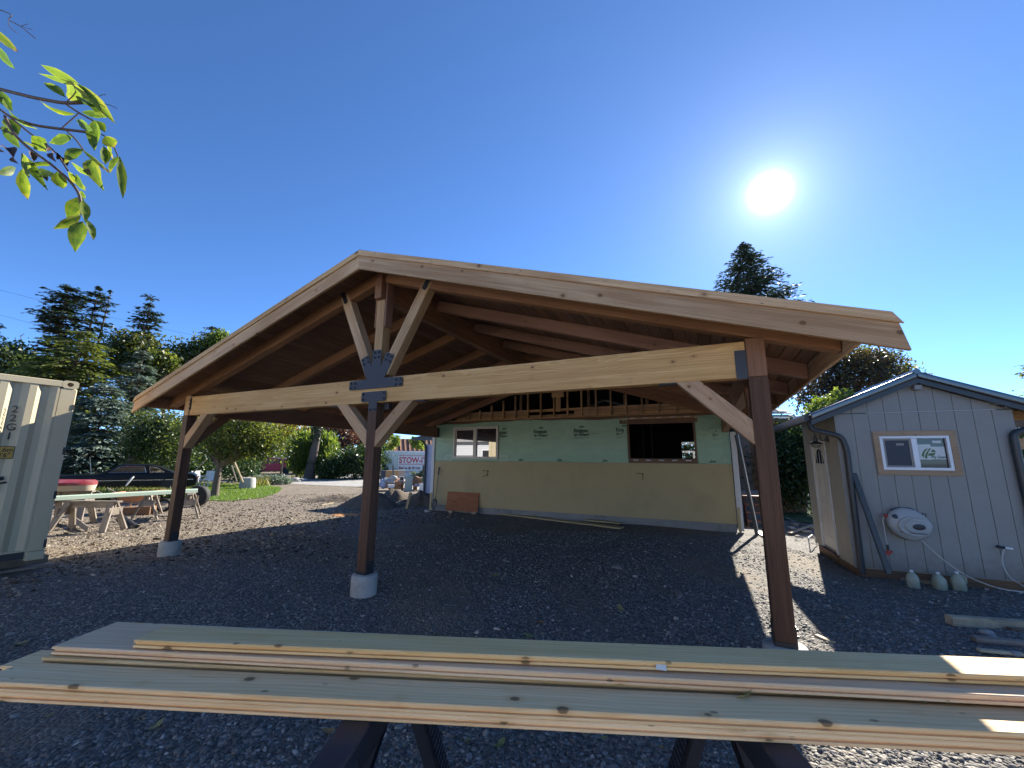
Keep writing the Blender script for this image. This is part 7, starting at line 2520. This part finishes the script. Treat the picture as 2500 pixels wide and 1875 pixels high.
fallen(1820, 1703, 0.024, 0.42, 0.6, 'large olive leaf lying on the nearer board stack, right of the middle', 0.004, 0.856)
fallen(2248, 1716, 0.013, 0.7, 0.2, 'small dark leaf caught between the board stacks, left of its neighbour', 0.004, 0.856)
fallen(2305, 1718, 0.020, 0.5, 1.6, 'dull green leaf between the board stacks near the right edge', 0.004, 0.856)
for i, (px, py, s, tn, rz, lab) in enumerate(((800, 1790, .032, .95, .7, 'curled tan leaf on the gravel left of the ribbed sawhorse leg'), (922, 1802, .026, .6, 2.0, 'pale wedge shaped leaf framed by the left sawhorse legs'),
        (1042, 1768, .038, .35, .3, 'torn yellow green leaf just below the board edge'), (1046, 1784, .022, .95, 1.2, 'brown leaf touching the torn yellow green leaf'), (1143, 1814, .026, .3, 2.2, 'small yellow green leaf alone under the boards'),
        (1221, 1822, .032, .12, 1.0, 'dull green leaf midway between the two sawhorses'), (1060, 1856, .048, .05, .8, 'broad green leaf at the bottom edge beside the left sawhorse'), (1470, 1811, .028, .25, .4, 'fresh green leaf left of the right sawhorse, under the boards'),
        (1622, 1838, .026, .9, 2.6, 'pinkish tan leaf low in the gravel left of the right sawhorse'), (1690, 1806, .024, .85, 1.7, 'tan leaf touching the right sawhorse leg'), (342, 1756, .03, .3, .5, 'yellow leaf on the gravel under the left end of the boards'),
        (382, 1776, .036, .45, 1.5, 'mottled yellow leaf right of the lone yellow one at left'), (1314, 1522, .05, .95, .2, 'orange leaf on the shaded gravel in front of the boards'), (1288, 1556, .05, .4, 1.1, 'pale leaf close behind the top board edge'),
        (1204, 1406, .06, .4, .6, 'small pale leaf far out on the shaded gravel'), (46, 1574, .05, .5, .3, 'olive leaf on the gravel by the left frame edge'), (1515, 1490, .05, .6, 2.0, 'pale leaf on the gravel toward the near post'), (120, 1750, .02, .7, 1.0, 'tiny tan leaf beneath the far left board end'))):
    fallen(px, py, s, tn, rz, lab)

# ================================================================== LOOSE GRAVEL
def pebble_mat():
    b = NB('loose pebbles')
    a = b.n('Attribute', dict(attribute_name='pv', attribute_type='INSTANCER')).outputs['Fac']
    col = b.ramp(a, [(0, (0.075, 0.071, 0.064)), (0.45, (0.15, 0.14, 0.126)), (0.75, (0.235, 0.22, 0.195)), (0.93, (0.38, 0.355, 0.31)), (1, (0.62, 0.58, 0.51))])
    oc = b.n('TexCoord').outputs['Object']
    n1 = b.noise(oc, 3.0, 3)
    col = b.mix(0.35, col, b.mix(n1, (0.05, 0.047, 0.044), (0.27, 0.255, 0.23)))
    return b.pbr(col, 0.75, None, spec=0.3)


def scatter(name, P, scale, seed, mat):
    rr = np.random.default_rng(seed)
    n = len(P)
    me = bpy.data.meshes.new(name)
    me.vertices.add(n)
    me.vertices.foreach_set('co', P.astype(np.float32).ravel())
    for nm, typ, val in (('pv', 'FLOAT', rr.random(n)), ('ps', 'FLOAT_VECTOR', None), ('prot', 'FLOAT_VECTOR', None)):
        at_ = me.attributes.new(nm, typ, 'POINT')
        if nm == 'ps':
            s3 = scale[:, None] * np.stack([rr.uniform(0.8, 1.5, n), rr.uniform(0.6, 1.0, n), rr.uniform(0.35, 0.75, n)], 1)
            at_.data.foreach_set('vector', s3.astype(np.float32).ravel())
        elif nm == 'prot':
            e = np.stack([rr.normal(0, 0.35, n), rr.normal(0, 0.35, n), rr.uniform(0, 6.28, n)], 1)
            at_.data.foreach_set('vector', e.astype(np.float32).ravel())
        else:
            at_.data.foreach_set('value', val.astype(np.float32))
    o = bpy.data.objects.new(name, me)
    C.objects.link(o)
    ng = bpy.data.node_groups.new(name, 'GeometryNodeTree')
    ng.interface.new_socket('Geometry', in_out='INPUT', socket_type='NodeSocketGeometry')
    ng.interface.new_socket('Geometry', in_out='OUTPUT', socket_type='NodeSocketGeometry')
    nn = ng.nodes.new
    gi, go = nn('NodeGroupInput'), nn('NodeGroupOutput')
    ico = nn('GeometryNodeMeshIcoSphere')
    ico.inputs['Radius'].default_value = 1.0
    ico.inputs['Subdivisions'].default_value = 2
    # rough the pebble up a little
    sp_ = nn('GeometryNodeSetPosition')
    noi = nn('ShaderNodeTexNoise')
    noi.inputs['Scale'].default_value = 1.1
    vsub = nn('ShaderNodeVectorMath')
    vsub.operation = 'MULTIPLY_ADD'
    vsub.inputs[1].default_value = (1.3, 1.3, 1.3)
    vsub.inputs[2].default_value = (-0.65, -0.65, -0.65)
    ng.links.new(noi.outputs['Color'], vsub.inputs[0])
    ng.links.new(vsub.outputs[0], sp_.inputs['Offset'])
    ng.links.new(ico.outputs['Mesh'], sp_.inputs['Geometry'])
    sm = nn('GeometryNodeSetMaterial')
    sm.inputs['Material'].default_value = mat
    ng.links.new(sp_.outputs[0], sm.inputs['Geometry'])
    iop = nn('GeometryNodeInstanceOnPoints')
    for nm, sock in (('ps', 'Scale'), ('prot', 'Rotation')):
        na = nn('GeometryNodeInputNamedAttribute')
        na.data_type = 'FLOAT_VECTOR'
        na.inputs['Name'].default_value = nm
        if sock == 'Rotation':
            er = nn('FunctionNodeEulerToRotation')
            ng.links.new(na.outputs[0], er.inputs[0])
            ng.links.new(er.outputs[0], iop.inputs[sock])
        else:
            ng.links.new(na.outputs[0], iop.inputs[sock])
    ng.links.new(gi.outputs[0], iop.inputs['Points'])
    ng.links.new(sm.outputs[0], iop.inputs['Instance'])
    ng.links.new(iop.outputs[0], go.inputs[0])
    o.modifiers.new('scatter', 'NODES').node_group = ng
    me.materials.append(mat)
    return stuff(o)


def gravel():
    rr = np.random.default_rng(99)
    n = 95000
    r = 0.75 + 9.5 * rr.random(n) ** 1.15
    a = math.atan2(CF.y, CF.x) + rr.uniform(-1.12, 1.12, n)
    x, y = CAM.x + np.cos(a) * r, CAM.y + np.sin(a) * r
    sc_ = np.exp(rr.normal(math.log(0.0082), 0.38, n)) * np.clip(0.85 + r * 0.045, 0.9, 1.25)
    big = rr.random(n) < 0.006
    sc_[big] *= 2.0
    keep = (np.hypot(x, y) > 0.17) & (np.hypot(x - PW, y) > 0.17) & (np.hypot(x + PW, y) > 0.17) & ~((x < KX + 0.05) & (y < KY))
    # thin out over the bare earth patches
    f = np.sin(x * 0.9 + 1.0 * np.sin(y * 0.7)) * np.sin(y * 0.8 + 1.4) + 0.5 * np.sin(x * 2.3 + y * 1.7)
    keep &= (f < 0.55) | (rr.random(n) < 0.25) | (r < 3.0)
    keep &= (x > -3.2 + 0.8 * np.sin(y * 2)) | (rr.random(n) < 0.3)
    for rx in (-2.3, -0.75, 1.9, 3.3):      # worn wheel tracks
        keep &= (np.abs(x - rx - 0.06 * y - 0.12 * np.sin(y * 0.8 + rx)) > 0.17) | (rr.random(n) < 0.45) | (r < 2.6)
    x, y, sc_ = x[keep], y[keep], sc_[keep]
    z = gzn(x, y) + ground_noise(x, y) + sc_ * 0.10
    scatter('gravel', np.stack([x, y, z], 1), sc_, 3, pebble_mat())


gravel()


def chip_mat():
    b = NB('ground litter')
    a = b.n('Attribute', dict(attribute_name='pv', attribute_type='INSTANCER')).outputs['Fac']
    col = b.ramp(a, [(0, (0.035, 0.027, 0.021)), (0.35, (0.095, 0.074, 0.053)), (0.65, (0.18, 0.146, 0.108)), (0.88, (0.31, 0.26, 0.195)), (1, (0.52, 0.45, 0.35))])
    return b.pbr(col, 0.85, None, spec=0.2)


def litter():
    rr = np.random.default_rng(123)
    n = 60000
    r = 7.5 + 16 * rr.random(n) ** 1.3
    a = math.atan2(CF.y, CF.x) + rr.uniform(-0.15, 1.0, n)
    x, y = CAM.x + np.cos(a) * r, CAM.y + np.sin(a) * r
    edge = -3.4 + 0.9 * np.sin(y * 1.3) + rr.normal(0, 0.5, n)
    keep = (x < edge) & ~((x < KX + 0.1) & (y < KY + 0.1)) & (y < 13)
    lawn_ = np.zeros(n, bool)
    P_ = np.array([(p.x, p.y) for p in lp_])
    j = len(P_) - 1
    for i in range(len(P_)):
        c = ((P_[i, 1] > y) != (P_[j, 1] > y)) & (x < (P_[j, 0] - P_[i, 0]) * (y - P_[i, 1]) / (P_[j, 1] - P_[i, 1] + 1e-12) + P_[i, 0])
        lawn_ ^= c
        j = i
    keep &= ~lawn_
    x, y = x[keep], y[keep]
    sc_ = np.exp(rr.normal(math.log(0.0115), 0.5, len(x)))
    z = gzn(x, y) + ground_noise(x, y) + sc_ * 0.05
    scatter('ground_litter', np.stack([x, y, z], 1), sc_, 5, chip_mat())


litter()
